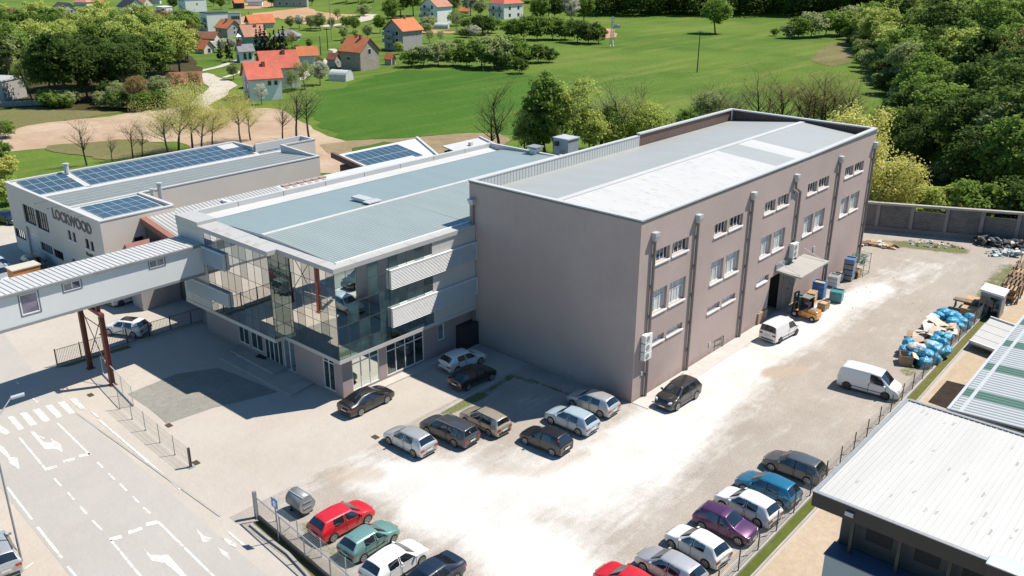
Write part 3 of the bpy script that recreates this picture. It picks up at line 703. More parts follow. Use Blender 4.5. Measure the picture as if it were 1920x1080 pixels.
# louvre bands
LOUV = M('white_louvre', (.66,.655,.64), .5, var=.04, sc=1)
def louvre(o, u, n, L, z0, z1):
    mb = MB(oo); k = int((z1-z0)/.115); o = Vector(o)
    for i in range(k):
        z = z0+(i+.1)*(z1-z0)/k; h_ = (z1-z0)/k
        P = [o+Vector(u)*a+ZU*(z+zz)+Vector(n)*d for a in (0, L) for zz, d in ((0,.27),(h_*.50,.20),(h_*.58,.215),(h_*.08,.285))]
        mb.add(P, [(0,1,2,3),(4,7,6,5),(0,4,5,1),(1,5,6,2),(2,6,7,3),(3,7,4,0)])
    fbox(mb, o, u, ZU, n, (0,z0,.05), (L,z1,.12), 1); fbox(mb, o, u, ZU, n, (0,z1,.03), (L,z1+.05,.29)); fbox(mb, o, u, ZU, n, (-.03,z0,.03), (0,z1+.05,.29)); fbox(mb, o, u, ZU, n, (L,z0,.03), (L+.03,z1+.05,.29))
    mb.build('louvre_band', [LOUV, M('louvre_gap', (.10,.10,.105), .7)], office)
louvre((44.25, OY0, 0), XU, -YU, 9.9, 8.2, 9.78); louvre((44.25, OY0, 0), XU, -YU, 9.9, 4.9, 6.52)
louvre((OXL, 68.6, 0), -YU, -XU, 3.3, 8.2, 9.66); louvre((OXL, 71.9, 0), -YU, -XU, 6.6, 4.92, 6.12)
# roof
mb = MB(oo)
def rim(z0, z1):
    mb.prism([(OXL-.08,69.2),(OXL-.08,OYS-.1),(OX-.12,OYS-.1),(OX-.12,OY0-.12),(54.2,OY0-.12),(54.2,OY0+.75),(OX+.85,OY0+.75),(OX+.85,69.2)], z0, z1)
rim(ZG, ZT)
mb.box((OXL-.02,69.21,ZG-.2),(OX+.9,OYE+.05,ZT+.28)); 
for y in (53.8, 56.4, 61, 63.7, 66.4): mb.box((OXL+.02 if y>OYS else OX-.1, y, ZT), (OX+.84, y+.02, ZT+.004), 1)
for x in (41, 43.8, 46.6, 49.4, 52): mb.box((x, OY0-.1, ZT), (x+.02, OY0+.74, ZT+.004), 1)
for y, l_ in ((60.6,.9),(62.0,.6),(64.6,1.2),(66.6,.8)): mb.poly([(OXL+.1,y,ZT+.005),(OXL+.55,y+.1,ZT+.005),(OXL+.75,y+l_,ZT+.005),(OXL+.2,y+l_*.8,ZT+.005)], 2)
mb.build('coping', [M('roof_edge_sheet', (.40,.395,.38), .5, var=.05, sc=.5, stain=.1), DARK, M('rust_tint', (.36,.315,.28), .7)], office)
mb = MB(oo); mb.poly([(OX+.83,OY0+.75,ZT-.12),(OX+.83,70.3,ZT-.2),(OX+.83,62.2,ZT+.24)]); mb.build('gable', WHITEMETAL, office)
ORN = ribbed('near_roof_sheet', (.285,.335,.328), 0, .30, .45, .05, .06, .8, .45, .22)
ORF = ribbed('far_roof_sheet', (.225,.285,.290), 0, .45, .45, .05, .05, .15, .12)
ry = 62.2
mb = MB(oo); pl(mb, OX+.85, 54.2, OY0+.78, ZT-.02, ry, ZT+.25); pl(mb, 54.2, OB-.2, HY1+.15, ZT, ry, ZT+.25); mb.build('roof', ORN, office)
mb = MB(oo); pl(mb, OX+.85, OB-.2, 70.2, ZT-.12, ry, ZT+.25); mb.build('roof', ORF, office)
mb = MB(oo); mb.box((OX+.82, ry-.22, ZT+.24), (OB-.2, ry+.22, ZT+.31)); mb.build('ridge_cap', WHITEMETAL, office)
mb = MB(oo); mb.box((OX+.8,OY0+.70,ZT+.003),(54.15,OY0+.84,ZT+.10)); mb.build('gutter', WHITE, office)
mb = MB(oo); pl(mb, OX+.9, OB-.2, 70.2, ZT-.1, 71.1, ZT-.35); pl(mb, OX+.9, OB-.2, 71.1, ZT-.35, 72.4, ZT-.2)
mb.box((OX+.9,OYE-.35,ZT-.25),(OB,OYE+.05,ZT+.28)); mb.box((OB-.3,62.0,ZT-.3),(OB+.05,OYE-.36,ZT+.30)); mb.add([(OB-.3,HY1+.2,ZT-.3),(OB+.05,HY1+.2,ZT-.3),(OB+.05,62,ZT-.3),(OB-.3,62,ZT-.3),(OB-.3,HY1+.2,ZT+.35),(OB+.05,HY1+.2,ZT+.35),(OB+.05,62,ZT+.5),(OB-.3,62,ZT+.5)],[(4,5,6,7),(0,3,7,4),(0,4,5,1),(1,5,6,2),(2,6,7,3)])
for k in range(7): mb.box((44+k*5, OYE-.36, ZT-.2), (44.04+k*5, OYE-.352, ZT+.27), 1)
mb.build('parapet', [M('membrane', (.45,.455,.45), .6, var=.08, sc=.5, stretch=(.4,1,1), stain=.15), DARK], office)
mb = MB(oo); mb.prism([(51.6,ry+1.2),(52.6,ry+1.2),(52.6,ry+3.2),(51.6,ry+3.2)], ZT+.25, ZT+.52); mb.prism([(51.3,ry+.3),(52.9,ry+.3),(52.9,ry+1.2),(51.3,ry+1.2)], ZT+.36, ZT+.45); mb.build('roof_hatch', LGREY, office)
# steps at the entrance
mb = MB(oo)
s1 = gp((411,672),(545,744),(589,721),(500,664)); s2 = gp((432,663),(512,706),(542,693),(470,640))
tag(MB().prism([(p.x,p.y) for p in s1], .0, .17).build('entrance_platform', CONC), kind='structure'); 
mb = MB(oo); mb.prism([(p.x,p.y) for p in s2], .17, .33); mb.build('step', CONC, office)
mb = MB(oo); mb.prism(gp((479,676),(490,667),(508,672),(497,681)), .334, .35); mb.build('doormat', BLACK, office)

# ---------------------------------------------------------------- skywalk on red steel legs
BY0, BY1, BZ0, BZ1, BX0 = 68.84, 72.45, 7.2, 9.68, -14.0
bridge = thing('skywalk', 'pale grey enclosed footbridge on rust red steel legs with a white ribbed roof', 'footbridge', (28, BY0, 0)); bo = (28, BY0, 0)
mb = MB(bo)
bw = [(22.77,24.13,7.85,9.5),(26.01,27.4,8.82,9.52),(33.05,34.4,8.84,9.52)]
wall_open(mb, (BX0, BY0, BZ0), XU, ZU, -YU, 37.9-BX0, BZ1-BZ0, [(a-BX0, c-BZ0, b2-BX0, d-BZ0) for a, b2, c, d in bw], .08)
mb.poly([(BX0,BY1,BZ0),(37.9,BY1,BZ0),(37.9,BY1,BZ1),(BX0,BY1,BZ1)]); mb.poly([(BX0,BY0,BZ0),(37.9,BY0,BZ0),(37.9,BY1,BZ0),(BX0,BY1,BZ0)]); mb.poly([(BX0,BY0,BZ0),(BX0,BY1,BZ0),(BX0,BY1,BZ1),(BX0,BY0,BZ1)])
mb.build('wall', M('sandwich_panel', (.64,.66,.655), .45, var=.03, sc=.4, stain=.06), bridge)
GBR = glassmat('bridge_glass', (.8,.85,.9), .12, (.10,.12,.14)); GBL = glassmat('blind_glass', (.8,.8,.9), .06, (.15,.14,.20))
DK = M('window_trim', (.12,.125,.13), .5)
for k, (a, b2, c, d) in enumerate(bw):
    wn = window(bridge, bo, (a, BY0, c), XU, ZU, -YU, b2-a, d-c, 1 if k == 0 else 2, (), WHITE, GBL if k == 0 else GBR, .05, .09)
    tb = MB(bo)
    for q in (((a-.07,c-.07),(b2+.07,c-.002)),((a-.07,d+.002),(b2+.07,d+.07)),((a-.07,c-.002),(a-.002,d+.002)),((b2+.002,c-.002),(b2+.07,d+.002))): tb.box((q[0][0],BY0-.03,q[0][1]),(q[1][0],BY0-.003,q[1][1]))
    tb.build('trim', DK, wn)
mb = MB(bo); mb.add([(BX0,BY0-.12,BZ1+.12),(37.9,BY0-.12,BZ1+.12),(37.9,BY1+.1,BZ1+.0),(BX0,BY1+.1,BZ1+.0),(BX0,BY0-.12,BZ1+.17),(37.9,BY0-.12,BZ1+.17),(37.9,BY1+.1,BZ1+.05),(BX0,BY1+.1,BZ1+.05)], [(0,3,2,1),(4,5,6,7),(0,1,5,4),(1,2,6,5),(2,3,7,6),(3,0,4,7)])
x = BX0+.2
while x < 37.8:
    mb.add([(x,BY0-.1,BZ1+.172),(x+.07,BY0-.1,BZ1+.172),(x+.07,BY1+.08,BZ1+.052),(x,BY1+.08,BZ1+.052),(x,BY0-.1,BZ1+.21),(x+.07,BY0-.1,BZ1+.21),(x+.07,BY1+.08,BZ1+.09),(x,BY1+.08,BZ1+.09)], [(4,5,6,7),(0,1,5,4),(1,2,6,5),(2,3,7,6),(3,0,4,7)], 1); x += .42
mb.build('roof', [WHITEMETAL, M('roof_rib', (.38,.37,.36), .6, var=.2, sc=.4)], bridge)
mb = MB(bo); mb.box((BX0,BY0-.24,BZ1-.06),(37.9,BY0-.125,BZ1+.13)); mb.build('gutter', M('bridge_gutter', (.24,.25,.26), .45, metal=.2), bridge)
mb = MB(bo); mb.box((BX0,BY0-.05,BZ0-.22),(37.88,BY0+.12,BZ0-.003)); mb.box((BX0,BY1-.12,BZ0-.22),(37.88,BY1+.05,BZ0-.003)); mb.build('floor_beam', GREY, bridge)
def hleg(x, y, z1):
    mb = MB(bo)
    for dx in (-.17,.17): mb.box((x+dx-.015,y-.16,0),(x+dx+.015,y+.16,z1))
    mb.box((x-.155,y-.02,0),(x+.155,y+.02,z1)); mb.box((x-.3,y-.3,0),(x+.3,y+.3,.04))
    mb.build('pillar', RUST, bridge)
hleg(28.4, 68.65, 6.1); hleg(28.6, 73.0, 6.98); 
mb = MB(bo); mb.bar((28.4,68.35,6.25),(28.6,73.2,6.25),.3,.28); mb.box((28.3,70.2,6.38),(28.7,70.5,6.98)); mb.box((28.3,72.2,6.38),(28.7,72.5,6.98)); mb.box((28.3,69.0,6.38),(28.6,69.3,6.98)); mb.build('cross_beam', RUST, bridge)
mb = MB(bo); mb.tube((28.4,68.8,5.9),(28.6,72.9,.9),.035); mb.tube((28.6,72.9,5.9),(28.4,68.8,.9),.035); mb.tube((28.4,68.8,5.0),(28.6,72.9,5.0),.035); mb.build('brace', RUST, bridge)
# ---------------------------------------------------------------- showroom hall with the wall lettering and solar roof
LX, LY0, LYA, LYR, LY1 = 37.6, 87.4, 94.7, 102.5, 110.5
lock = thing('showroom_hall', 'beige rendered hall with big dark wall lettering and blue solar panels on its roof', 'factory', (LX, LY0, 0)); lo = (LX, LY0, 0)
BEIGE = M('beige_render', (.56,.515,.46), .9, var=.04, sc=.35, stain=.08)
LH = 8.0
mb = MB(lo)
ops = [(LY1-106.6,4.15,LY1-103.6,6.27),(LY1-103.3,4.1,LY1-100.3,6.27),(LY1-110.3,1.6,LY1-107.4,2.68),(LY1-103.4,1.5,LY1-100.45,2.5),(LY1-100.15,1.42,LY1-97.8,2.42),
       (LY1-95.5,4.48,LY1-94.8,5.52),(LY1-94.4,4.48,LY1-93.7,5.52),(LY1-91.55,4.4,LY1-90.75,5.45),(LY1-90.4,4.4,LY1-89.7,5.42),(LY1-95.6,0,LY1-94.95,2.32),(LY1-106.8,0,LY1-103.9,3.58)]
wall_open(mb, (LX, LY1, 0), -YU, ZU, -XU, LY1-LY0, LH, ops, .25)
mb.poly([(LX,LY0,0),(45.6,LY0,0),(45.6,LY0,LH),(LX,LY0,LH)]); mb.poly([(45.6,LY0,0),(45.6,LYA,0),(45.6,LYA,LH),(45.6,LY0,LH)])
mb.poly([(45.6,LYA,0),(70,LYA,0),(70,LYA,LH),(45.6,LYA,LH)]); mb.poly([(70,LYA,0),(70,LYR,0),(70,LYR,LH),(70,LYA,LH)]); mb.poly([(70,LYR,0),(75.2,LYR,0),(75.2,LYR,LH+.3),(70,LYR,LH+.3)])
mb.poly([(75.2,LYR,0),(75.2,105.6,0),(75.2,105.6,LH+.3),(75.2,LYR,LH+.3)]); mb.poly([(67.5,105.6,0),(75.2,105.6,0),(75.2,105.6,LH+.3),(67.5,105.6,LH+.3)]); mb.poly([(67.5,105.6,0),(67.5,LY1,0),(67.5,LY1,LH),(67.5,105.6,LH)]); mb.poly([(LX,LY1,0),(67.5,LY1,0),(67.5,LY1,LH),(LX,LY1,LH)])
mb.build('wall', BEIGE, lock)
for a, z0, b2, z1, c, r in [(o[0],o[1],o[2],o[3],(5 if o[2]-o[0] > 2 else 1),((.5,) if o[3]-o[1] > 2 and o[1] > 3 else ())) for o in ops[:10]]:
    window(lock, lo, (LX, LY1-a, z0), -YU, ZU, -XU, b2-a, z1-z0, c, r, DARK, GLASSD, .16, .06, WHITE if c == 1 and z0 > 3 else None)
mb = MB(lo); mb.box((LX+.2,103.9,0),(LX+.26,106.8,3.58)); 
for k in range(6): mb.box((LX+.17,103.95,.1+k*.58),(LX+.2,106.75,.14+k*.58))
mb.build('roller_door', LGREY, lock)
# lettering
LETTER = M('dark_letter', (.06,.062,.068), .5, var=.1)
def text_mesh(body, size, y0, y1, z0, z1, x, par, off, mat, name='lettering', bold=.02):
    cu = bpy.data.curves.new('txt', 'FONT'); cu.body = body; cu.size = size; cu.offset = bold; cu.extrude = .02
    to = bpy.data.objects.new('txt', cu); COL.objects.link(to)
    bpy.context.view_layer.update()
    me = bpy.data.meshes.new_from_object(to.evaluated_get(bpy.context.evaluated_depsgraph_get()))
    bpy.data.objects.remove(to); bpy.data.curves.remove(cu)
    vs_ = [v.co.copy() for v in me.vertices]
    x0, x1 = min(v.x for v in vs_), max(v.x for v in vs_); h0, h1 = min(v.y for v in vs_), max(v.y for v in vs_)
    for v, c in zip(me.vertices, vs_):
        a = (c.x-x0)/(x1-x0); h_ = (c.y-h0)/(h1-h0)
        v.co = Vector((x-.03-c.z, y0+(y1-y0)*a, z0+(z1-z0)*h_))-Vector(off)
    me.materials.clear(); me.materials.append(mat)
    o = bpy.data.objects.new(name, me); COL.objects.link(o); o.parent = par; CH.setdefault(par.name, []).append(o)
    return o
text_mesh('LOCKWOOD', 1, 98.55, 89.55, 6.15, 7.36, LX, lock, lo, LETTER, bold=.04)
text_mesh('Novi bb d.o.o.', .5, 91.7, 88.95, 3.58, 3.95, LX, lock, lo, LETTER, bold=.02); text_mesh('Vitez', .5, 91.6, 90.1, 2.9, 3.3, LX, lock, lo, LETTER, bold=.02)
# roof slopes, parapets, panels
LROOF = ribbed('showroom_roof', (.52,.52,.50), 0, .5, .5, .1, .06, .2, .2)
LYV, ZV = 104.0, LH-.78          # valley between the two roof planes
mb = MB(lo); pl(mb, LX+.3, 67.3, LYV, ZV, LY1-.3, LH-.06); pl(mb, LX+.3, 69.8, LYV, ZV, LYA+.3, LH-.06); pl(mb, 67.3, 75.0, LYV, ZV, 105.4, LH-.62); pl(mb, 69.8, 75.0, LYV, ZV, LYR, ZV+.1); pl(mb, LX+.3, 45.5, LYA, LH-.05, LY0+.3, LH-.22); mb.build('roof', LROOF, lock)
mb = MB(lo)
mb.box((LX-.06,LY0-.05,LH-.02),(LX+.3,LY1+.05,LH+.1)); mb.box((LX+.3,LY1-.3,LH-.02),(67.5,LY1+.05,LH+.1)); mb.box((LX+.3,LY0-.05,LH-.02),(45.6,LY0+.3,LH+.1)); mb.box((45.3,LY0+.3,LH-.25),(45.7,LYA-.05,LH+.14)); mb.box((45.7,LYA-.05,LH-.02),(70.05,LYA+.3,LH+.1)); mb.box((LX+.3,LYA-.05,LH-.02),(45.7,LYA+.3,LH+.06))
mb.box((67.2,105.6,LH-.5),(67.55,LY1-.3,LH+.1)); mb.box((67.55,105.35,LH-.7),(75.25,105.65,LH+.4)); mb.box((74.9,LYR+.2,LH-.7),(75.25,105.35,LH+.4)); mb.box((70.05,LYR-.05,LH+.25),(75.25,LYR+.2,LH+.4)); mb.box((70.05,LYR+.02,ZV),(74.9,LYR+.2,LH+.25))
mb.box((69.75,LYA+.3,ZV-.1),(70.05,LYR+.3,LH+.1)); mb.add([(69.75,LYA+2,LH+.1),(70.05,LYA+2,LH+.1),(70.05,LYR+.3,LH+.1),(69.75,LYR+.3,LH+.1),(70.05,LYR+.3,LH+.4),(69.75,LYR+.3,LH+.4)],[(0,5,3),(1,2,4),(0,1,4,5),(3,5,4,2)])
mb.build('parapet', WHITEMETAL, lock)
mb = MB(lo); mb.box((LX+.4,LYV-.3,ZV+.02),(67.2,LYV+.3,ZV+.06)); mb.box((44.15,LYV+.4,ZV+.1),(44.7,LY1-.35,ZV+.12)); mb.build('valley_gutter', WHITEMETAL, lock)
PV, nt, b = newmat('solar_glass'); b.inputs['Roughness'].default_value = .22; b.inputs['Specular IOR Level'].default_value = .6
n1 = noisef(nt, coord(nt), .5, 2); nt.links.new(mixc(nt, n1, (.030,.062,.090), (.052,.092,.125)), b.inputs['Base Color'])
PVF = M('panel_frame', (.46,.49,.50), .4, metal=.3, var=.03)
def pvfield(par, off, x0, x1, nx, ya, za, yb, zb, nyy):
    """rows of framed panels on a plane; one array is one panel field"""
    mb = MB(off)
    P = lambda a, t, h_: Vector((x0+(x1-x0)*a, ya+(yb-ya)*t, za+(zb-za)*t+h_))
    mb.poly([P(0,0,.09),P(1,0,.09),P(1,1,.09),P(0,1,.09)], 1)
    for a in ((P(0,0,.0),P(1,0,.0),P(1,0,.09),P(0,0,.09)),(P(0,0,0),P(0,1,0),P(0,1,.09),P(0,0,.09)),(P(1,0,0),P(1,1,0),P(1,1,.09),P(1,0,.09)),(P(0,1,0),P(1,1,0),P(1,1,.09),P(0,1,.09))): mb.poly(a, 1)
    ex, ey = .035/(abs(x1-x0)/nx), .05/(abs(yb-ya)/nyy)
    for i in range(nx):
        for j in range(nyy): mb.poly([P((i+ex)/nx,(j+ey)/nyy,.096),P((i+1-ex)/nx,(j+ey)/nyy,.096),P((i+1-ex)/nx,(j+1-ey)/nyy,.096),P((i+ex)/nx,(j+1-ey)/nyy,.096)], 0)
    return mb.build('solar_panel', [PV, PVF], par)
zs_ = lambda y: ZV+(y-LYV)*(LH-.06-ZV)/(LY1-.3-LYV)
pvfield(lock, lo, 38.6, 44.0, 5, 104.6, zs_(104.6), 109.9, zs_(109.9), 3)
pvfield(lock, lo, 44.8, 64.5, 18, 104.6, zs_(104.6), 109.9, zs_(109.9), 3); pvfield(lock, lo, 64.6, 67.0, 2, 104.6, zs_(104.6), 108.1, zs_(108.1), 2); pvfield(lock, lo, 67.6, 74.0, 6, 104.3, ZV+.06, 105.2, ZV+.12, 1)
zn_ = lambda y: ZV+(LYV-y)*(LH-.06-ZV)/(LYV-LYA-.3)
mb = MB(lo); pl(mb, 38.4, 69.5, 103.5, zn_(103.5)+.03, 95.3, zn_(95.3)+.03)
for k in range(6): yy = 95.4+k*1.6; pl(mb, 38.4, 69.5, yy+.16, zn_(yy+.16)+.05, yy, zn_(yy)+.05, 1)
mb.build('sky_toned_panels', [ribbed('grey_green_roof', (.205,.225,.215), 0, .5, .5, 0, .08, .2, .25), M('pale_rail', (.44,.46,.45), .5)], lock)  # near slope solar panels; grey-green colour stands in for the sky they reflect
zm_ = lambda y: LH-.05-(LYA-y)*.17/7.0
pvfield(lock, lo, 38.7, 44.9, 6, 94.0, zm_(94.0), 88.8, zm_(88.8), 3)
mb = MB(lo); mb.tube((44.3,109.6,LH),(44.3,109.6,LH+1.05),.28,n=12); mb.tube((44.3,109.6,LH+1.05),(44.3,109.6,LH+1.2),.36,n=12); mb.build('roof_vent', LGREY, lock, smooth=False)
for y in (98.9, 96.0, 93.2, 90.6):
    mb = MB(lo); mb.tube((LX+.1,y,LH+.05),(LX-1.3,y+.1,LH-.02),.018,n=6); mb.box((LX-1.42,y+.02,LH-.07),(LX-1.28,y+.2,LH-.0)); mb.build('sign_lamp', DARK, lock)
for dx, h_, r in ((0,2.0,.26),(-.9,1.5,.22)):
    mb = MB(lo); mb.tube((47.4+dx,93.6,5.5),(47.4+dx,93.6,6.9+h_),r,n=12); mb.tube((47.4+dx,93.6,6.9+h_),(47.4+dx,93.6,7.05+h_),r*1.25,n=12); mb.build('chimney', LGREY, lock)
# ---------------------------------------------------------------- link building with the sloping corrugated roof
link = thing('link_building', 'low link building with a sloping corrugated roof and a red brown gable board', 'factory wing', (41.9, 73, 0)); ko = (41.9,73,0)
zl = lambda y: 7.5-(88-y)*.165
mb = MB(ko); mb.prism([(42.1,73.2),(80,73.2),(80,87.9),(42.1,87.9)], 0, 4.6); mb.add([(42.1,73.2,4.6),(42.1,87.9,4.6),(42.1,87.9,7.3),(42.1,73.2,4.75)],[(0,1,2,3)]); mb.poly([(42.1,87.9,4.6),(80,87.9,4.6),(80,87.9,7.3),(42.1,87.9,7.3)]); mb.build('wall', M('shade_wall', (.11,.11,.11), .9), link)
mb = MB(ko); mb.prism([(37.9,81.5),(42.0,81.5),(42.0,83.5),(37.9,83.5)],0,4.3); mb.build('porch', M('porch_wall',(.30,.28,.27),.9), link)
LKR = ribbed('corrugated_link_roof', (.47,.465,.45), 0, .45, .5, .15, .07, .9, .75, .28)
mb = MB(ko); pl(mb, 42.3, 58.5, 88, zl(88), 72.95, zl(72.95)); pl(mb, 58.5, 80, 88, zl(88)-.02, 72.95, zl(72.95)-.02, 1); 
for k in range(6): 
    x = 59.2+k*1.05; mb.poly([(x,87.7,zl(87.7)+.02),(x+.5,87.7,zl(87.7)+.02),(x+.5,79,zl(79)+.02),(x,79,zl(79)+.02)], 2); mb.box((x-.1,87.2,zl(87.2)),(x+.8,87.8,zl(87.8)+.06),2)
mb.build('roof', [LKR, M('plain_link_roof',(.47,.485,.485),.5,var=.05,sc=.5), M('rusty_strip',(.34,.26,.22),.7,var=.2)], link)
mb = MB(ko); mb.add([(41.75,88.05,zl(88)-.5),(42.45,88.05,zl(88)-.5),(42.45,72.9,zl(72.9)-.5),(41.75,72.9,zl(72.9)-.5),(41.75,88.05,zl(88)+.12),(42.45,88.05,zl(88)+.12),(42.45,72.9,zl(72.9)+.12),(41.75,72.9,zl(72.9)+.12)],[(0,1,2,3),(4,7,6,5),(0,4,5,1),(1,5,6,2),(2,6,7,3),(3,7,4,0)]); mb.build('gable_board', M('red_brown_board',(.26,.115,.085),.7,var=.08,sc=1), link)
mb = MB(ko); mb.box((50.9,84.6,zl(84.6)-.05),(51.25,87.2,zl(87.2)+.25)); mb.build('roof_light', WHITE, link)
mb = MB(ko); mb.add([(38.6,83.3,4.3),(41.7,83.3,4.3),(41.7,86.6,4.3),(38.6,86.6,4.3),(38.6,84.9,6.0),(41.7,84.9,6.0)],[(0,1,2,3),(0,4,5,1),(3,2,5,4),(0,3,4),(1,5,2)]); mb.build('porch_roof', M('red_porch',(.22,.085,.06),.7), link)
mb = MB(ko); mb.box((40.8,LY0-.06,4.5),(41.7,LY0-.005,5.6)); tag(mb.build('dark_window', BLACK, link))
# ---------------------------------------------------------------- rear sheds
shed = thing('solar_shed', 'brown edged shed roof with two rows of dark solar panels behind the office', 'shed', (73,87,0)); so_ = (73,87,0)
zz = lambda y: 6.5+(y-88)*.14
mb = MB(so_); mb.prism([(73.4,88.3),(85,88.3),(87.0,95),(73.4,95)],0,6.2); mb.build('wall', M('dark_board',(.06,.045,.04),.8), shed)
mb = MB(so_); mb.add([(72.8,87.6,zz(87.6)),(84.3,87.6,zz(87.6)),(87.6,95.4,zz(95.4)),(72.8,95.4,zz(95.4))],[(0,1,2,3)]); mb.build('roof', M('pale_sheet',(.52,.53,.53),.5,var=.05), shed)
mb = MB(so_); mb.bar((72.7,87.2,zz(87.2)+.05),(72.7,95.6,zz(95.6)+.05),.4,.7); mb.build('edge_board', M('brown_board',(.12,.07,.055),.7), shed); mb = MB(so_); mb.bar((84.6,87.6,zz(87.6)+.1),(87.7,95.4,zz(95.4)+.1),.35,.3); tag(mb.build('edge_board', WHITEMETAL, shed), 'white edge trim of the shed roof')
pvfield(shed, so_, 74.0, 83.2, 9, 89.3, zz(89.3), 94.6, zz(94.6), 2)
s2 = thing('white_roof_shed', 'small dark shed with a white sheet roof and fan box behind the grey office roof', 'shed', (90,86.5,0)); s2o = (90,86.5,0)
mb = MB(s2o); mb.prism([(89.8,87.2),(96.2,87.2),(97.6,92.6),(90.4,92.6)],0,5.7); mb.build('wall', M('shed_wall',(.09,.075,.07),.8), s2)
mb = MB(s2o); mb.add([(89.3,86.8,5.75),(96.4,86.8,5.75),(98.2,93,6.2),(90.4,93,6.2),(89.3,86.8,5.9),(96.4,86.8,5.9),(98.2,93,6.35),(90.4,93,6.35)],[(4,5,6,7),(0,1,5,4),(1,2,6,5),(2,3,7,6),(3,0,4,7)]); mb.bar((96.4,86.8,6.0),(98.2,93,6.45),.3,.3); mb.box((93.6,90.4,6.1),(94.1,90.9,6.7)); mb.build('roof', WHITEMETAL, s2)
tw = thing('extraction_tower', 'grey blue square extraction tower standing behind the office roof', 'ventilation tower', (84.2,65.6,0)); to = (84.2,65.6,0)
BLG = M('blue_grey_metal', (.33,.39,.42), .5, metal=.1, var=.08, sc=1)
mb = MB(to); mb.box((83.2,64.5,0),(85.2,66.7,12.3)); mb.build('casing', BLG, tw); mb = MB(to); mb.box((83.1,64.4,12.303),(85.3,66.8,12.45)); mb.build('cap', LGREY, tw); mb = MB(to); mb.box((83.12,64.42,9.6),(85.28,66.78,9.7)); mb.build('band', LGREY, tw)
mb = MB(to); mb.box((82.9,65.9,11.5),(83.19,66.4,12.0)); mb.build('vent_hood', DARK, tw); mb = MB(to); mb.box((83.16,65.0,9.8),(83.19,65.7,11.1)); mb.build('hatch', GREY, tw)
q = G(1003,285,11.6)
ch = thing('roof_stack', 'white square ventilation stack with a flat cap at the far end of the grey roof', 'chimney', (q.x,q.y,0)); 
mb = MB((0,0,0)); mb.box((-.45,-.45,0),(.45,.45,12.0)); mb.build('shaft', WHITE, ch); mb = MB(); mb.box((-.75,-.75,12.15),(.75,.75,12.3)); mb.box((-.3,-.3,12.003),(.3,.3,12.16)); mb.build('cap', GREY, ch)
# ---------------------------------------------------------------- concrete frame wall at the back of the yard
cw = thing('concrete_wall', 'long dark block wall with concrete pillars and open top gaps below the wooded slope', 'wall', (112.4,39.3,0))
a, e = Vector((111.2,42.2,0)), Vector((125.5,8,0)); d = (e-a).normalized(); nr = Vector((d.y,-d.x,0)); 
if nr.x > 0: nr = -nr
L = (e-a).length
def hz(s): return 3.35+.028*s*.6
BLOCK, nt, b = newmat('concrete_blocks')
br = N(nt, 'ShaderNodeTexBrick', Scale=1.0); br.inputs['Brick Width'].default_value = .42; br.inputs['Row Height'].default_value = .21; br.inputs['Mortar Size'].default_value = .022
br.inputs['Color1'].default_value = (.105,.100,.098,1); br.inputs['Color2'].default_value = (.145,.135,.13,1); br.inputs['Mortar'].default_value = (.22,.21,.20,1)
pos = coord(nt, 'world'); sp = nt.nodes.new('ShaderNodeSeparateXYZ'); nt.links.new(pos, sp.inputs[0]); cb = nt.nodes.new('ShaderNodeCombineXYZ')
nt.links.new(sp.outputs[1], cb.inputs[0]); nt.links.new(sp.outputs[2], cb.inputs[1]); nt.links.new(cb.outputs[0], br.inputs['Vector'])
n1 = noisef(nt, coord(nt), .5, 6, .7); nt.links.new(mixc(nt, ramp(nt, n1, [(.45, 0.), (.7, .7)]), br.outputs[0], (.05,.048,.046)), b.inputs['Base Color']); b.inputs['Roughness'].default_value = .95
pit = 3.95; k = 0; s = .6
fl = {2: .55, 4: .6, 7: .5}
co = (112.4,39.3,0)
mb = MB(co); mb.bar(a+Vector((0,0,.32)), e+Vector((0,0,.32)), .5, .64); mb.build('footing', M('wall_concrete', (.20,.195,.185), .95, var=.15, sc=.6, stain=.4), cw)
mb = MB(co); mb.bar(a+ZU*hz(0)+ZU*.12, e+ZU*hz(L)+ZU*.12, .55, .26); mb.build('top_beam', CONC, cw)
PILM = M('pillar_concrete', (.235,.23,.22), .95, var=.12, sc=.8, stain=.3)
k = 0
while s < L:
    p = a+d*s; mb = MB(co); mb.bar(p+ZU*.64, p+ZU*(hz(s)-.012), .42, .36); mb.build('pillar', PILM, cw)
    if s+pit < L+2:
        p0, p1 = a+d*(s+.24), a+d*(s+pit-.24); h_ = hz(s)-.02-fl.get(k, 0)
        mb = MB(co); P = [p0+nr*.09, p1+nr*.09, p1-nr*.09, p0-nr*.09]
        mb.add([(q.x,q.y,.64) for q in P]+[(q.x,q.y,h_) for q in P], [(4,5,6,7),(0,1,5,4),(1,2,6,5),(2,3,7,6),(3,0,4,7)]); mb.build('block_panel', BLOCK, cw)
    s += pit; k += 1
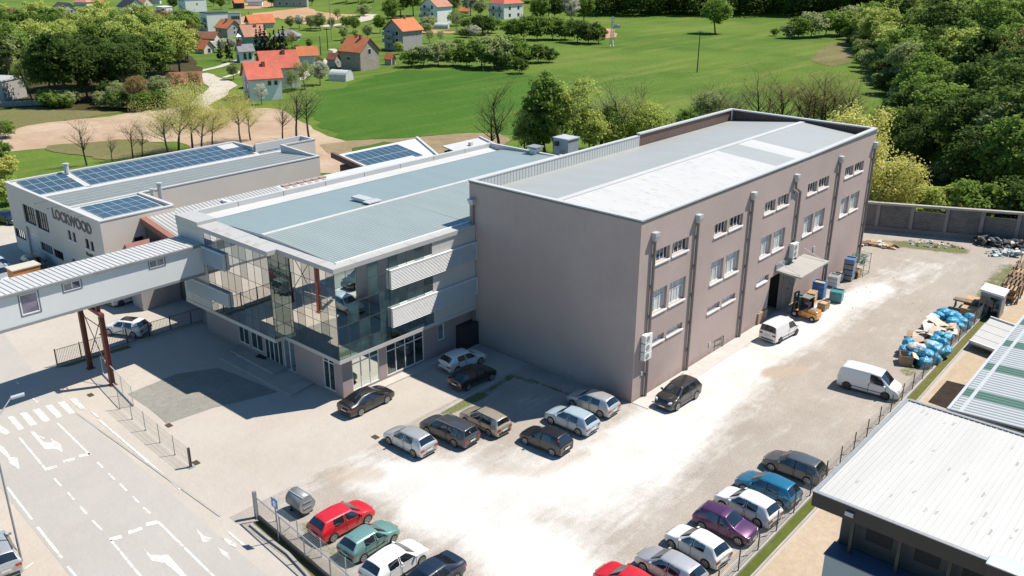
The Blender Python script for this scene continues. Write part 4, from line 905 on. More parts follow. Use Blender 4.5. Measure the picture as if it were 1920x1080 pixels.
# ---------------------------------------------------------------- neighbour's buildings on the right
nb = thing('neighbour_house', 'near building with a large white seamed metal roof and dark fascia', 'building', (34,6,0)); no = (34,6,0)
NZ = 12.0
mb = MB(no)
x0, x1, ya, yb = 33.98, 45.4, 12.37, -8.0
FD = .68
mb.box((x0+.1,yb,NZ-.06),(x1-.08,ya-.08,NZ))
y = ya-.28
while y > yb:
    mb.box((x0+.1,y-.016,NZ),(x1-.08,y+.016,NZ+.036)); y -= .26
random.seed(11)
for k in range(26):
    xx = random.uniform(x0+1,x1-1); yy = random.uniform(3,ya-1); mb.poly([(xx,yy,NZ+.006),(xx+random.uniform(.15,.55),yy,NZ+.006),(xx+random.uniform(.15,.5),yy-.11,NZ+.006),(xx,yy-.08,NZ+.006)],1)
mb.build('roof', [M('white_roof_sheet', (.475,.472,.455), .5, var=.06, sc=.5, stretch=(.25,1.5,1), stain=.12), M('dirt_streak',(.33,.325,.31),.8)], nb)
FAS = M('anthracite_fascia', (.016,.017,.021), .35, var=.1, sc=1)
mb = MB(no); mb.box((x0,5.2,NZ-FD),(x0+.1,ya,NZ+.02)); mb.box((x0+.1,ya-.08,NZ-FD),(x1,ya,NZ+.02)); mb.box((x1-.08,yb,NZ-.4),(x1,ya-.08,NZ+.02)); mb.build('fascia', FAS, nb)
mb = MB(no); mb.box((x0-.03,5.2,NZ+.023),(x0+.16,ya+.03,NZ+.06)); mb.box((x0+.16,ya-.16,NZ+.023),(x1,ya+.03,NZ+.06)); mb.box((x1-.16,yb,NZ+.023),(x1+.03,ya-.16,NZ+.075)); mb.build('edge_trim', GREY, nb)
mb = MB(no); mb.box((x0-.4,yb,NZ-FD-.05),(x0+.08,5.2,NZ+.15)); tag(mb.build('fascia', [FAS], nb), 'raised dark porch edge at the corner')
mb = MB(no); mb.box((x0-.44,yb,NZ+.155),(x0+.5,5.25,NZ+.2)); mb.build('edge_trim', LGREY, nb)
mb = MB(no); mb.box((x0+.95,yb,9.36),(x1-.8,ya-1.1,NZ-FD-.025)); mb.build('wall', M('dark_facade',(.030,.034,.042),.5,var=.15), nb)
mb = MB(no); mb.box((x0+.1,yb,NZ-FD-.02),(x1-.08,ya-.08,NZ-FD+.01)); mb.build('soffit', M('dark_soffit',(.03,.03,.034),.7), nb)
for yv, w_ in ((9.6,1.1),(7.6,1.0),(5.6,1.2)):
    mb = MB(no); mb.box((x0+.90,yv-w_/2,10.1),(x0+.947,yv+w_/2,10.9)); mb.build('window', M('dull_dark_pane',(.018,.02,.024),.5,spec=.2), nb)
for yv in (10.6,8.6,6.6,4.8):
    mb = MB(no); mb.box((x0+.4,yv-.07,9.41),(x0+.52,yv+.07,NZ-FD-.025)); mb.build('post', DARK, nb)
mb = MB(no); mb.box((x0-.24,yb,0),(x1-.6,ya-1.0,9.355)); mb.build('plinth_wall', M('pale_blue_render',(.40,.43,.44),.8,var=.04,sc=.5), nb)
mb = MB(no); mb.box((x0-.29,yb,9.357),(x0+.9,ya-.95,9.41)); mb.build('ledge', M('blue_ledge',(.07,.10,.16),.4), nb)
mb = MB(no); mb.box((x0-.1,10.5,NZ-.44),(x0-.003,10.86,NZ-.24)); mb.build('floodlight', LGREY, nb)
hl = thing('profiled_roof_hall', 'hall with a grey profiled roof and green translucent strips beside the lane', 'building', (60,0,0)); hlo = (60,0,0)
RIB, nt, b = newmat('striped_profiled_roof')
pos = coord(nt); sp = nt.nodes.new('ShaderNodeSeparateXYZ'); nt.links.new(pos, sp.inputs[0])
t = mathn(nt, 'ABSOLUTE', mathn(nt, 'SUBTRACT', mathn(nt, 'FRACT', mathn(nt, 'MULTIPLY', sp.outputs[0], 1/.42)), .5))
seam = ramp(nt, t, [(.22, 0.), (.34, 1.)])
gs = mathn(nt, 'ABSOLUTE', mathn(nt, 'SUBTRACT', mathn(nt, 'FRACT', mathn(nt, 'MULTIPLY', mathn(nt, 'SUBTRACT', sp.outputs[0], 63.4), 1/5.4)), .5))
n1 = noisef(nt, coord(nt, 'world', (.3,1,1)), .6, 4)
gm = mathn(nt, 'MULTIPLY', mathn(nt, 'GREATER_THAN', gs, .37), 1.)
c = mixc(nt, gm, mixc(nt, n1, (.36,.40,.42), (.45,.48,.49)), (.075,.16,.12))
c = mixc(nt, mathn(nt, 'MULTIPLY', seam, .75), c, mixc(nt, gm, (.16,.17,.18), (.028,.07,.05)))
nt.links.new(c, b.inputs['Base Color']); b.inputs['Roughness'].default_value = .5; bump(nt, b, seam, .9, .05)
HZ = 5.0
mb = MB(hlo); mb.add([(60,13.5,HZ),(100,14.4,HZ),(100,-14,HZ+1.6),(60,-14,HZ+1.6),(60,13.5,HZ-.12),(100,14.4,HZ-.12),(100,-14,HZ+1.4),(60,-14,HZ+1.4)],[(0,1,2,3),(4,5,1,0),(5,6,2,1),(7,4,0,3)]); mb.build('roof', RIB, hl)
mb = MB(hlo); mb.add([(60,13.0,HZ+.045),(100,13.85,HZ+.045),(100,13.6,HZ+.06),(60,12.75,HZ+.06)],[(0,1,2,3)]); mb.build('snow_guard', LGREY, hl)
mb = MB(hlo); mb.bar((60,13.62,HZ-.06),(100,14.52,HZ-.06),.2,.18); mb.build('gutter', LGREY, hl)
mb = MB(hlo); mb.prism([(60.4,12.4),(99,13.2),(99,-13),(60.4,-13)],0,HZ-.2); mb.build('wall', M('hall_wall',(.25,.25,.25),.8), hl)
cp = thing('flat_cover', 'low flat grey panelled cover between the grass strip and the striped hall', 'flat cover', (79,15,0)); cpo = (79,15,0)
q = [G(1520+x/3.8575,500+y/3.8575,.72) for x,y in ((1300,370),(1145,540),(1340,612),(1500,440))]
mb = MB(cpo); P = q; mb.add([(p.x,p.y,.56) for p in P]+[(p.x,p.y,.72) for p in P],[(0,3,2,1),(4,5,6,7),(0,1,5,4),(1,2,6,5),(2,3,7,6),(3,0,4,7)])
for t in (.25,.5,.75): 
    u1, u2 = q[0].lerp(q[1],t), q[3].lerp(q[2],t); mb.bar(u1+ZU*.003,u2+ZU*.003,.03,.02,1)
mb.build('roof', [M('carport_sheet',(.42,.425,.42),.6,var=.05), DARK], cp)
for p in q:
    c_ = sum(q, Vector())/4; pp = p.lerp(c_,.08); mb = MB(cpo); mb.box((pp.x-.06,pp.y-.06,0),(pp.x+.06,pp.y+.06,.555)); mb.build('post', GREY, cp)
for i_, j_ in ((0,3),(1,2)): mb = MB(cpo); mb.bar(q[i_]+ZU*.09,q[j_]+ZU*.09,.12,.17); mb.build('edge_beam', WHITE, cp)
# ================================================================== vehicles
CARGLASS = glassmat('car_glass', (.75,.8,.85), .10, (.010,.012,.014), .03)
TYRE = M('tyre', (.018,.018,.018), .85, var=.2, kind='obj'); RIM = M('alloy_rim', (.42,.42,.43), .35, metal=.6, var=.05, kind='obj'); RIMD = M('steel_rim_dark', (.06,.06,.06), .5, var=.1, kind='obj')
LAMPW = M('headlight_lens', (.62,.64,.66), .12, var=.1, kind='obj', spec=.8); LAMPR = M('tail_light_lens', (.36,.012,.012), .15, var=.1, kind='obj', spec=.8); PLATE = M('number_plate', (.62,.62,.60), .5, var=.03, kind='obj')
GAP = M('panel_gap', (.012,.012,.012), .8, kind='obj'); TRIM = M('bumper_plastic', (.03,.03,.031), .65, var=.1, kind='obj'); CHROME = M('bright_trim', (.55,.55,.56), .2, metal=.9, var=.02, kind='obj')
BODYMAT = paint('car_paint', (.5,.5,.5))
def st(xl, xu, zb, zbelt, ztop, wl, wb, wt, zedge=None, tag_=''):
    return dict(xl=xl, xu=xu, zb=zb, zbelt=zbelt, ztop=ztop, wl=wl, wb=wb, wt=wt, ze=zedge if zedge else ztop-.05, t=tag_)
def hatch(L=4.2, W=1.76, H=1.48, belt=.93, hood=.98, rear=0, nose=0, rake=0, door3=False, wagon=0):
    h = L/2; w_ = W/2; g = .17; wr = w_*.70
    a = [st(-h+.05,-h+.06,g+.16,.58,.66,w_*.76,w_*.84,w_*.72),
         st(-h-.0,-h+.00,g+.06,.76,.86,w_*.86,w_*.93,w_*.82),
         st(-h+.09,-h+.10,g+.04,belt,belt+.07,w_*.95,w_*.955,w_*.82,belt+.035,'rw'),
         st(-h+.28+rear*.4,-h+.50+rear-wagon*.22,g,belt+.02,H-.05,w_*.98,w_*.97,wr,H-.11,'cp'),
         st(-h+.92+wagon*-.25,-h+.92+wagon*-.2,g,belt,H-.01,w_,w_*.985,wr+.02,H-.08,'sr'),
         st(-h+1.75,-h+1.76,g,belt-.01,H,w_,w_*.99,wr+.03,H-.07,'bp'),
         st(-h+1.83,-h+1.83,g,belt-.01,H,w_,w_*.99,wr+.03,H-.07,'sf'),
         st(h-1.22,h-1.78+rake,g,belt-.03,H-.05,w_,w_*.985,wr,H-.11,'ws'),
         st(h-1.12,h-1.08,g,belt-.03,hood,w_,w_*.98,w_*.80,hood-.03,'h'),
         st(h-.6,h-.58,g+.0,belt-.08,hood-.07,w_*.99,w_*.965,w_*.76,hood-.10,'h'),
         st(h-.2,h-.19,g+.04,belt-.2,hood-.2,w_*.93,w_*.91,w_*.70,hood-.22,'h'),
         st(h-.03,h-.05,g+.08,.58,.66,w_*.82,w_*.80,w_*.62),
         st(h,h-.02,g+.14,.46,.50,w_*.72,w_*.68,w_*.52)]
    return a
def sedan(L=4.66, W=1.8, H=1.46, belt=.95, hood=.98):
    h = L/2; w_ = W/2; g = .16; wr = w_*.66
    return [st(-h+.05,-h+.06,g+.16,.58,.66,w_*.76,w_*.84,w_*.72),
         st(-h,-h+.0,g+.06,.84,.98,w_*.86,w_*.92,w_*.80),
         st(-h+.1,-h+.12,g+.04,.92,1.08,w_*.95,w_*.955,w_*.80,1.03),
         st(-h+.55,-h+.62,g,belt+.0,1.10,w_*.99,w_*.97,w_*.80,1.05,'rw'),
         st(-h+1.0,-h+1.42,g,belt,H-.05,w_,w_*.98,wr,H-.11,'cp'),
         st(-h+1.36,-h+1.6,g,belt,H-.02,w_,w_*.985,wr+.02,H-.08,'sr'),
         st(-h+2.14,-h+2.14,g,belt-.01,H,w_,w_*.99,wr+.03,H-.07,'bp'),
         st(-h+2.22,-h+2.22,g,belt-.01,H,w_,w_*.99,wr+.03,H-.07,'sf'),
         st(h-1.3,h-1.9,g,belt-.03,H-.05,w_,w_*.985,wr,H-.11,'ws'),
         st(h-1.2,h-1.14,g,belt-.03,hood,w_,w_*.98,w_*.80,hood-.03,'h'),
         st(h-.6,h-.58,g,belt-.09,hood-.08,w_*.99,w_*.965,w_*.76,hood-.11,'h'),
         st(h-.2,h-.19,g+.04,belt-.22,hood-.21,w_*.93,w_*.91,w_*.70,hood-.23,'h'),
         st(h-.03,h-.05,g+.08,.58,.66,w_*.82,w_*.80,w_*.62),
         st(h,h-.02,g+.14,.46,.50,w_*.72,w_*.68,w_*.52)]
def van(L=4.9, W=1.9, H=1.98, belt=1.12, hood=1.18, front=1.25, glass_rear=False):
    h = L/2; w_ = W/2; g = .20; wr = w_*.86
    return [st(-h+.05,-h+.06,g+.2,.6,.7,w_*.86,w_*.9,w_*.84),
         st(-h,-h,g+.1,.85,.95,w_*.95,w_*.96,w_*.92),
         st(-h+.03,-h+.03,g+.05,belt,belt+.04,w_*.985,w_*.985,w_*.95,belt+.02,'rw' if glass_rear else ''),
         st(-h+.09,-h+.12,g,belt+.02,H-.07,w_,w_*.99,wr,H-.16,'cp'),
         st(-h+.5,-h+.5,g,belt,H,w_,w_,wr,H-.10,'' ),
         st(-h+1.7,-h+1.7,g,belt,H+.01,w_,w_,wr,H-.09,''),
         st(h-front-1.25,h-front-1.25,g,belt,H,w_,w_,wr,H-.09,'bp'),
         st(h-front-1.15,h-front-1.15,g,belt-.02,H,w_,w_,wr,H-.09,'sf'),
         st(h-front+.22,h-front-.32,g,belt-.06,H-.07,w_,w_*.99,wr-.03,H-.15,'ws'),
         st(h-front+.35,h-front+.42,g,belt-.06,hood,w_,w_*.985,w_*.84,hood-.03,'h'),
         st(h-.4,h-.36,g,belt-.16,hood-.13,w_*.98,w_*.96,w_*.80,hood-.16,'h'),
         st(h-.1,h-.09,g+.04,.72,.84,w_*.92,w_*.9,w_*.72,.80,'h'),
         st(h-.0,h-.02,g+.1,.55,.62,w_*.82,w_*.80,w_*.66)]
def make_car(name, cat, S, paint_mat, wheel_x, wr=.31, door3=False, rim=RIM, rails=False, bumper=False, lampz=None, taillight='corner', dark_side=True, panel_van=False, sunroof=False):
    """builds one vehicle at the origin, nose towards +x; S = list of cross sections from tail to nose"""
    me = bpy.data.meshes.new('cage'); bm = bmesh.new(); rings = []
    cl = bm.edges.layers.float.new('crease_edge'); vl = bm.verts.layers.float.new('crease_vert')
    for s in S:
        zm = s['zb']+(s['zbelt']-s['zb'])*.52; cam_ = .035 if s['t'] not in ('',) else .02
        half = [(s['xl'],0,s['zb']),(s['xl'],s['wl']*.92,s['zb']),(s['xl'],s['wl']*1.0,s['zb']+.1),(s['xl'],s['wl'],zm),(s['xl'],s['wb'],s['zbelt']),
                (s['xu'],s['wt'],s['ze']),(s['xu'],s['wt']*.86,s['ztop']-.012),(s['xu'],0,s['ztop']+cam_)]
        ring = [bm.verts.new(p) for p in half]+[bm.verts.new((x,-y,z)) for x, y, z in half[-2:0:-1]]
        rings.append(ring)
    n = len(rings[0])          # 14: 0 bottom centre, 7 top centre
    mats = ['body','windshield','rear_window','side_window','side_window','side_window','side_window','door','door','door','door','gap']
    lay = {}
    for i in range(len(rings)-1):
        t = S[i]['t']
        for k in range(n):
            f = bm.faces.new((rings[i][k], rings[i][(k+1) % n], rings[i+1][(k+1) % n], rings[i+1][k]))
            lay[f] = (i, k, t)
    for r, rev in ((rings[0], True), (rings[-1], False)):
        for k in range(0, 7):
            q = [r[k], r[k+1], r[n-1-k] if k+1 < 7 else r[7], r[(n-k) % n]]
            u = []
            for v_ in q:
                if v_ not in u: u.append(v_)
            if len(u) >= 3:
                try: bm.faces.new(u)
                except ValueError: pass
    bm.normal_update(); bmesh.ops.recalc_face_normals(bm, faces=bm.faces[:])
    def sel(cond): return [f for f, v in lay.items() if f.is_valid and cond(*v)]
    regs = []
    regs.append((sel(lambda i, k, t: t == 'ws' and k in (5,6,7,8)), 1, .03)); regs.append((sel(lambda i, k, t: t == 'rw' and k in (5,6,7,8)), 2, .04))
    for sd_, k4 in ((0, 4), (1, 9)):
        if any(s['t'] == 'sr' for s in S) and not panel_van:
            regs.append((sel(lambda i, k, t: t == 'sr' and k == k4), 3+sd_, .024))
        regs.append((sel(lambda i, k, t: t == 'sf' and k == k4), 5+sd_, .024))
        kk = (2, 3) if sd_ == 0 else (10, 11)
        regs.append((sel(lambda i, k, t: t == 'sf' and k in kk), 7+sd_, -.011))
        if not door3 and not panel_van: regs.append((sel(lambda i, k, t: t == 'sr' and k in kk), 9+sd_, -.011))
    for f in sel(lambda i, k, t: t == 'bp' and k in (4, 9)): f.material_index = 11 if not panel_van else 0
    for fs, mi, th in regs:
        if not fs: continue
        r = bmesh.ops.inset_region(bm, faces=fs, thickness=abs(th), depth=0, use_even_offset=True)
        for f in fs: f.material_index = mi
        if th < 0:
            for f in r['faces']: f.material_index = 11
    for i, r in enumerate(rings):
        for k in (4, 10):
            if i+1 < len(rings):
                e = bm.edges.get((r[k], rings[i+1][k]))
                if e: e[cl] = .55
        for k in (5, 9):
            if i+1 < len(rings):
                e = bm.edges.get((r[k], rings[i+1][k]))
                if e: e[cl] = .45
        for k in (1, 13, 2, 12):
            if i+1 < len(rings):
                e = bm.edges.get((r[k], rings[i+1][k]))
                if e: e[cl] = .6
    for e in bm.edges:
        ms = {f.material_index for f in e.link_faces}
        if len(ms) > 1: e[cl] = .92
        elif e.is_boundary: e[cl] = .5
    for v_ in bm.verts:
        es = [e for e in v_.link_edges if e[cl] > .9]
        if len(es) == 2:
            d1 = (es[0].other_vert(v_).co-v_.co).normalized(); d2 = (es[1].other_vert(v_).co-v_.co).normalized()
            if d1.dot(d2) > -.8: v_[vl] = .8
    for v_ in rings[1]+rings[-3]:
        for e in v_.link_edges:
            if e[cl] == 0 and e.other_vert(v_) in rings[1]+rings[-3]: e[cl] = .25
    bm.to_mesh(me); bm.free()
    for m_ in mats: me.materials.append(BODYMAT)
    o = bpy.data.objects.new('cage', me); COL.objects.link(o)
    md = o.modifiers.new('s', 'SUBSURF'); md.levels = 2; md.render_levels = 2
    bpy.context.view_layer.update()
    ev = bpy.data.meshes.new_from_object(o.evaluated_get(bpy.context.evaluated_depsgraph_get()))
    bpy.data.objects.remove(o)
    root = bpy.data.objects.new(name, None); COL.objects.link(root); root.empty_display_size = .3; root['category'] = cat
    V = [v.co.copy() for v in ev.vertices]; NO = [v.normal.copy() for v in ev.vertices]
    def piece(idx, nm, mat, push=0.0):
        F = [tuple(p.vertices) for p in ev.polygons if p.material_index in idx]
        if not F: return None
        used = sorted({i for f in F for i in f}); mp = {v: k for k, v in enumerate(used)}
        m2 = bpy.data.meshes.new(nm); m2.from_pydata([V[i]+NO[i]*push for i in used], [], [tuple(mp[i] for i in f) for f in F])
        m2.polygons.foreach_set('use_smooth', [True]*len(m2.polygons))
        for mm in (mat if isinstance(mat, (list, tuple)) else [mat]): m2.materials.append(mm)
        ob = bpy.data.objects.new(nm, m2); COL.objects.link(ob); ob.parent = root; CH.setdefault(root.name, []).append(ob)
        return ob, {i: k for i, k in mp.items()}
    # body keeps the gap lines
    F = [(tuple(p.vertices), 1 if p.material_index == 11 else 0) for p in ev.polygons if p.material_index in (0, 11)]
    used = sorted({i for f, _ in F for i in f}); mp = {v: k for k, v in enumerate(used)}
    m2 = bpy.data.meshes.new('body'); m2.from_pydata([V[i] for i in used], [], [tuple(mp[i] for i in f) for f, _ in F])
    m2.materials.append(paint_mat); m2.materials.append(GAP); m2.polygons.foreach_set('material_index', [k for _, k in F]); m2.polygons.foreach_set('use_smooth', [True]*len(F))
    body = bpy.data.objects.new('body', m2); COL.objects.link(body); body.parent = root; CH.setdefault(root.name, []).append(body)
    piece((1,), 'windshield', CARGLASS, .004); piece((2,), 'rear_window', CARGLASS, .004)
    for k in (3, 4, 5, 6): piece((k,), 'side_window', CARGLASS, .004)
    doors = [piece((k,), 'door', paint_mat, .002) for k in (7, 8, 9, 10)]
    bpy.data.meshes.remove(ev)
    h = S[-1]['xl']; W2 = max(s['wl'] for s in S)
    # wheels and arches
    for wx in wheel_x:
        for sg in (1, -1):
            y1 = sg*(W2+.022); y0 = sg*(W2-.19)
            mb = MB(); nseg = 22; prof = [(wr*.70,y1-sg*.012),(wr*.93,y1),(wr,y1-sg*.03),(wr,y0+sg*.03),(wr*.93,y0),(wr*.6,y0)]
            P = [(wx+r_*math.cos(2*PI*k/nseg), yy, wr+r_*math.sin(2*PI*k/nseg)) for r_, yy in prof for k in range(nseg)]
            mb.add(P, [(j*nseg+k, j*nseg+(k+1) % nseg, (j+1)*nseg+(k+1) % nseg, (j+1)*nseg+k) for j in range(len(prof)-1) for k in range(nseg)])
            tyre = mb.build('wheel', TYRE, root, smooth=True)
            mb = MB(); yr = y1-sg*.004; R0 = wr*.73
            for k in range(7):
                a = 2*PI*k/7; a1, a2 = a-.20, a+.20
                c_ = lambda r_, q, d=0: (wx+r_*math.cos(q), yr-sg*d, wr+r_*math.sin(q))
                mb.poly([c_(R0*.16,a-.4,-.0),c_(R0*.98,a1,.0),c_(R0*.98,a2,.0),c_(R0*.16,a+.4,-.0)])
            ns = 22
            mb.add([(wx+r_*math.cos(2*PI*k/ns), yr+sg*.004, wr+r_*math.sin(2*PI*k/ns)) for r_ in (R0*.88,R0*1.02) for k in range(ns)], [(k,(k+1) % ns,ns+(k+1) % ns,ns+k) for k in range(ns)])
            mb.add([(wx+R0*.22*math.cos(2*PI*k/10), yr+sg*.006, wr+R0*.22*math.sin(2*PI*k/10)) for k in range(10)], [tuple(range(10))])
            mb.add([(wx+R0*math.cos(2*PI*k/ns), yr-sg*.010, wr+R0*math.sin(2*PI*k/ns)) for k in range(ns)], [tuple(range(ns))], 1)
            mb.build('rim', [rim, BLACK], tyre)
            # arch lip: black band on the body side above the wheel
            mb = MB(); ns = 20; ya = sg*(W2+.004)
            ang = [R(-8)+(PI+R(16))*k/ns for k in range(ns+1)]
            P = [(wx+r_*math.cos(a), ya if r_ > wr else ya, wr+r_*math.sin(a)) for r_ in (wr*1.0, wr*1.17) for a in ang]
            mb.add(P, [(k, k+1, ns+2+k, ns+1+k) for k in range(ns)])
            mb.build('wheel_arch', BLACK, root)
    xr, xf = S[1]['xl'], S[-1]['xl']; wbk = S[2]['wb']; zl_ = lampz or .62
    for sg in (1, -1):
        # lamps wrap round the corners
        mb = MB(); x0 = S[-3]['xl']; wf = S[-3]['wb']; zf = S[-3]['zbelt']
        mb.add([(x0-.16,sg*(wf*1.0),zf-.01),(xf-.09,sg*wf*.58,zf-.06),(xf-.04,sg*wf*.58,zf-.17),(x0-.10,sg*(wf*1.012),zf-.16),(x0-.14,sg*wf*.8,zf+.03),(x0+.05,sg*wf*.92,zf-.02),(x0+.09,sg*wf*.92,zf-.17)], [(0,5,6,3),(5,1,2,6),(0,4,5),(4,1,5)])
        mb.build('headlight', LAMPW, root)
        mb = MB(); 
        if taillight == 'tall': mb.add([(xr+.14,sg*(wbk*1.005),zl_+.1),(xr-.012,sg*(wbk*.84),zl_+.1),(xr+.36,sg*wbk*.66,zl_+.68),(xr+.50,sg*wbk*.80,zl_+.64),(xr+.02,sg*wbk*.97,zl_+.1),(xr+.40,sg*wbk*.76,zl_+.68)], [(0,4,5,3),(4,1,2,5)])
        else:
            mb.add([(xr+.30,sg*(wbk*1.012),zl_+.16),(xr+.015,sg*wbk*.95,zl_+.17),(xr-.005,sg*wbk*.56,zl_+.15),(xr-.02,sg*wbk*.56,zl_+.01),(xr-.012,sg*wbk*.965,zl_+.0),(xr+.24,sg*(wbk*1.02),zl_+.04)], [(0,1,4,5),(1,2,3,4)])
        mb.build('tail_light', LAMPR, root)
        mb = MB(); xm = next(s for s in S if s['t'] == 'ws')['xl']-.12; zm = next(s for s in S if s['t'] == 'ws')['zbelt']
        mb.obox((xm,sg*(W2+.07),zm+.07),.12,.17,.13,sg*.25); mb.build('mirror', paint_mat, root)
        mb = MB(); mb.box((next(s for s in S if s['t'] == 'bp')['xl']+.06,sg*(W2+.004)-.012,zm-.13),(next(s for s in S if s['t'] == 'bp')['xl']+.26,sg*(W2+.004)+.012,zm-.10))
        hd = mb.build('handle', paint_mat if not bumper else TRIM)
        dd = doors[0 if sg > 0 else 1]
        if dd: hd.parent = dd[0]; CH.setdefault(dd[0].name, []).append(hd)
        if bumper:
            mb = MB(); mb.box((S[3]['xl']+.35,sg*(W2+.004)-.01,.48),(S[-5]['xl']-.2,sg*(W2+.004)+.01,.54)); mb.build('side_strip', TRIM, root)
        if rails:
            mb = MB(); z_ = next(s for s in S if s['t'] == 'bp')['ztop']; yy = next(s for s in S if s['t'] == 'bp')['wt']*.93
            mb.bar((S[3]['xu']+.1,sg*yy,z_-.03),(next(s for s in S if s['t'] == 'ws')['xu']-.1,sg*yy,z_-.03),.04,.04); mb.build('roof_rail', CHROME if rails == 2 else TRIM, root)
    mb = MB(); mb.box((xr-.025,-.26,zl_-.10),(xr+.0,.26,zl_+.01)); mb.build('licence_plate', PLATE, root)
    mb = MB(); mb.box((xf-.0,-.26,.36),(xf+.02,.26,.47)); mb.build('licence_plate', PLATE, root)
    mb = MB(); mb.box((xf-.06,-W2*.5,.52),(xf+.012,W2*.5,.60)); mb.box((xf-.05,-W2*.6,.24),(xf+.008,W2*.6,.33)); mb.build('grille', TRIM, root)
    mb = MB(); mb.box((S[0]['xl']-.03,-W2*.72,.27),(S[0]['xl']+.1,W2*.72,.35 if not bumper else .46)); mb.build('bumper', TRIM if bumper else GAP, root)
    if sunroof:
        bp = next(s for s in S if s['t'] == 'bp'); wsS = next(s for s in S if s['t'] == 'ws')
        mb = MB(); x0, x1 = S[4]['xu']+.1, wsS['xu']-.12; yy = bp['wt']*.72
        mb.add([(x0,-yy,bp['ztop']+.015),(x1,-yy,bp['ztop']-.015),(x1,0,bp['ztop']+.035),(x0,0,bp['ztop']+.045),(x1,yy,bp['ztop']-.015),(x0,yy,bp['ztop']+.015)], [(0,1,2,3),(3,2,4,5)]); mb.build('glass_roof', CARGLASS, root)
    else:
        mb = MB(); mb.tube((S[3]['xu']+.18,0,S[3]['ztop']+.05),(S[3]['xu']+.02,0,S[3]['ztop']+.24),.008,n=5); mb.build('antenna', BLACK, root)
    return root
PAINTS = {}
def pnt(nm, col, fl=0., rg=.35):
    if nm not in PAINTS: PAINTS[nm] = paint(nm, col, fl, rg)
    return PAINTS[nm]
def recolour(root, old, new):
    for o in tree_of(root):
        if o.type == 'MESH':
            for sl in o.material_slots:
                if sl.material and sl.material.name == old.name: sl.link = 'OBJECT'; sl.material = new
# ---- one prototype per body type, then copies with their own colour
WP = pnt('white_car_paint', (.70,.70,.69)); SIL = pnt('silver_paint', (.50,.505,.51), .55, .4); DKG = pnt('dark_grey_paint', (.07,.075,.085), .4); BLK = pnt('black_car_paint', (.010,.010,.012), .1)
RED = pnt('red_paint', (.52,.010,.020)); GRN = pnt('pale_green_paint', (.17,.33,.29), .35); BLU = pnt('teal_blue_paint', (.012,.15,.27), .3); PUR = pnt('purple_paint', (.085,.022,.085), .4); BEI = pnt('champagne_paint', (.46,.40,.31), .5); NAV = pnt('navy_paint', (.010,.018,.038), .2); GRY = pnt('graphite_paint', (.105,.11,.115), .45)
LBL = pnt('pale_blue_paint', (.40,.50,.56), .2)
used_p = set()
PROTO = {}
def proto(kind):
    if kind not in PROTO:
        PROTO[kind] = {
         'hatch': lambda: make_car('hatchback','car',hatch(),BODYMAT,(-1.3,1.29)),
         'oldhatch': lambda: make_car('hatchback','car',hatch(L=3.85,W=1.66,H=1.40,belt=.90,hood=.93),BODYMAT,(-1.2,1.2),wr=.28,bumper=True,rim=RIM),
         'small': lambda: make_car('hatchback','car',hatch(L=3.95,W=1.70,H=1.47,door3=True),BODYMAT,(-1.22,1.25),wr=.30,door3=True),
         'tall': lambda: make_car('hatchback','car',hatch(L=3.9,W=1.68,H=1.49),BODYMAT,(-1.2,1.25),wr=.30,taillight='tall',door3=True),
         'wagon': lambda: make_car('estate_car','car',hatch(L=4.75,W=1.82,H=1.5,wagon=1),BODYMAT,(-1.33,1.38),wr=.32,rails=2),
         'wagon2': lambda: make_car('estate_car','car',hatch(L=4.25,W=1.65,H=1.46,wagon=1),BODYMAT,(-1.22,1.25),wr=.30,rails=1,bumper=True),
         'sedan': lambda: make_car('saloon_car','car',sedan(),BODYMAT,(-1.36,1.32),wr=.32),
         'suv': lambda: make_car('off_road_car','car',hatch(L=4.42,W=1.82,H=1.66,belt=1.08,hood=1.1),BODYMAT,(-1.3,1.33),wr=.36,rails=1,bumper=True,lampz=.8),
         'van': lambda: make_car('panel_van','van',van(),BODYMAT,(-1.6,1.42),wr=.34,panel_van=True,lampz=.95,bumper=True,rim=RIMD),
         'caddy': lambda: make_car('small_van','van',van(L=4.4,W=1.79,H=1.82,belt=1.05,hood=1.08,front=1.1,glass_rear=True),BODYMAT,(-1.35,1.36),panel_van=True,bumper=True,lampz=.8,rim=RIMD),
         'sport': lambda: make_car('hatchback','car',hatch(L=4.25,W=1.8,H=1.5),BODYMAT,(-1.3,1.31),sunroof=True),
        }[kind]()
    return PROTO[kind]
GROUPC = 'cars parked around the factory yard'
def car(kind, x, y, ang, col, label):
    p = proto(kind)
    if kind in used_p: o = dup(p)
    else: used_p.add(kind); o = p
    o.location = (x, y, .012); o.rotation_euler = (0, 0, R(ang)); o['label'] = label; o['group'] = GROUPC
    src = BODYMAT
    for q in tree_of(o):
        if q.type == 'MESH':
            for sl in q.material_slots:
                if sl.link == 'DATA' and sl.material == BODYMAT: sl.link = 'OBJECT'; sl.material = col
                elif sl.link == 'OBJECT' and sl.material and sl.material.name.endswith('_paint'): sl.material = col
    return o
car('sedan', 40.0, 50.3, 1, BLK, 'black saloon car parked at the sunlit office corner')
car('hatch', 50.2, 49.75, -6, WP, 'white hatchback in the shade below the office louvres')
car('hatch', 48.5, 46.9, -3, BLK, 'black hatchback in the hall shadow beside the white hatchback')
car('hatch', 38.1, 43.3, 90, SIL, 'silver hatchback beside the dark estate car in the middle lot')
car('wagon', 41.0, 42.2, 92, DKG, 'dark grey estate car with bright roof rails between the silver and champagne cars')
car('wagon2', 43.8, 41.2, 88, BEI, 'champagne estate car next to the weedy strip')
car('tall', 44.7, 36.0, 92, BLK, 'dark three door hatchback with tall red tail lights at the lot centre')
car('hatch', 48.25, 36.4, 90, LBL, 'pale hatchback with dark side strip half in the hall shadow edge')
car('hatch', 51.5, 36.85, 92, SIL, 'silver hatchback close to the hall corner')
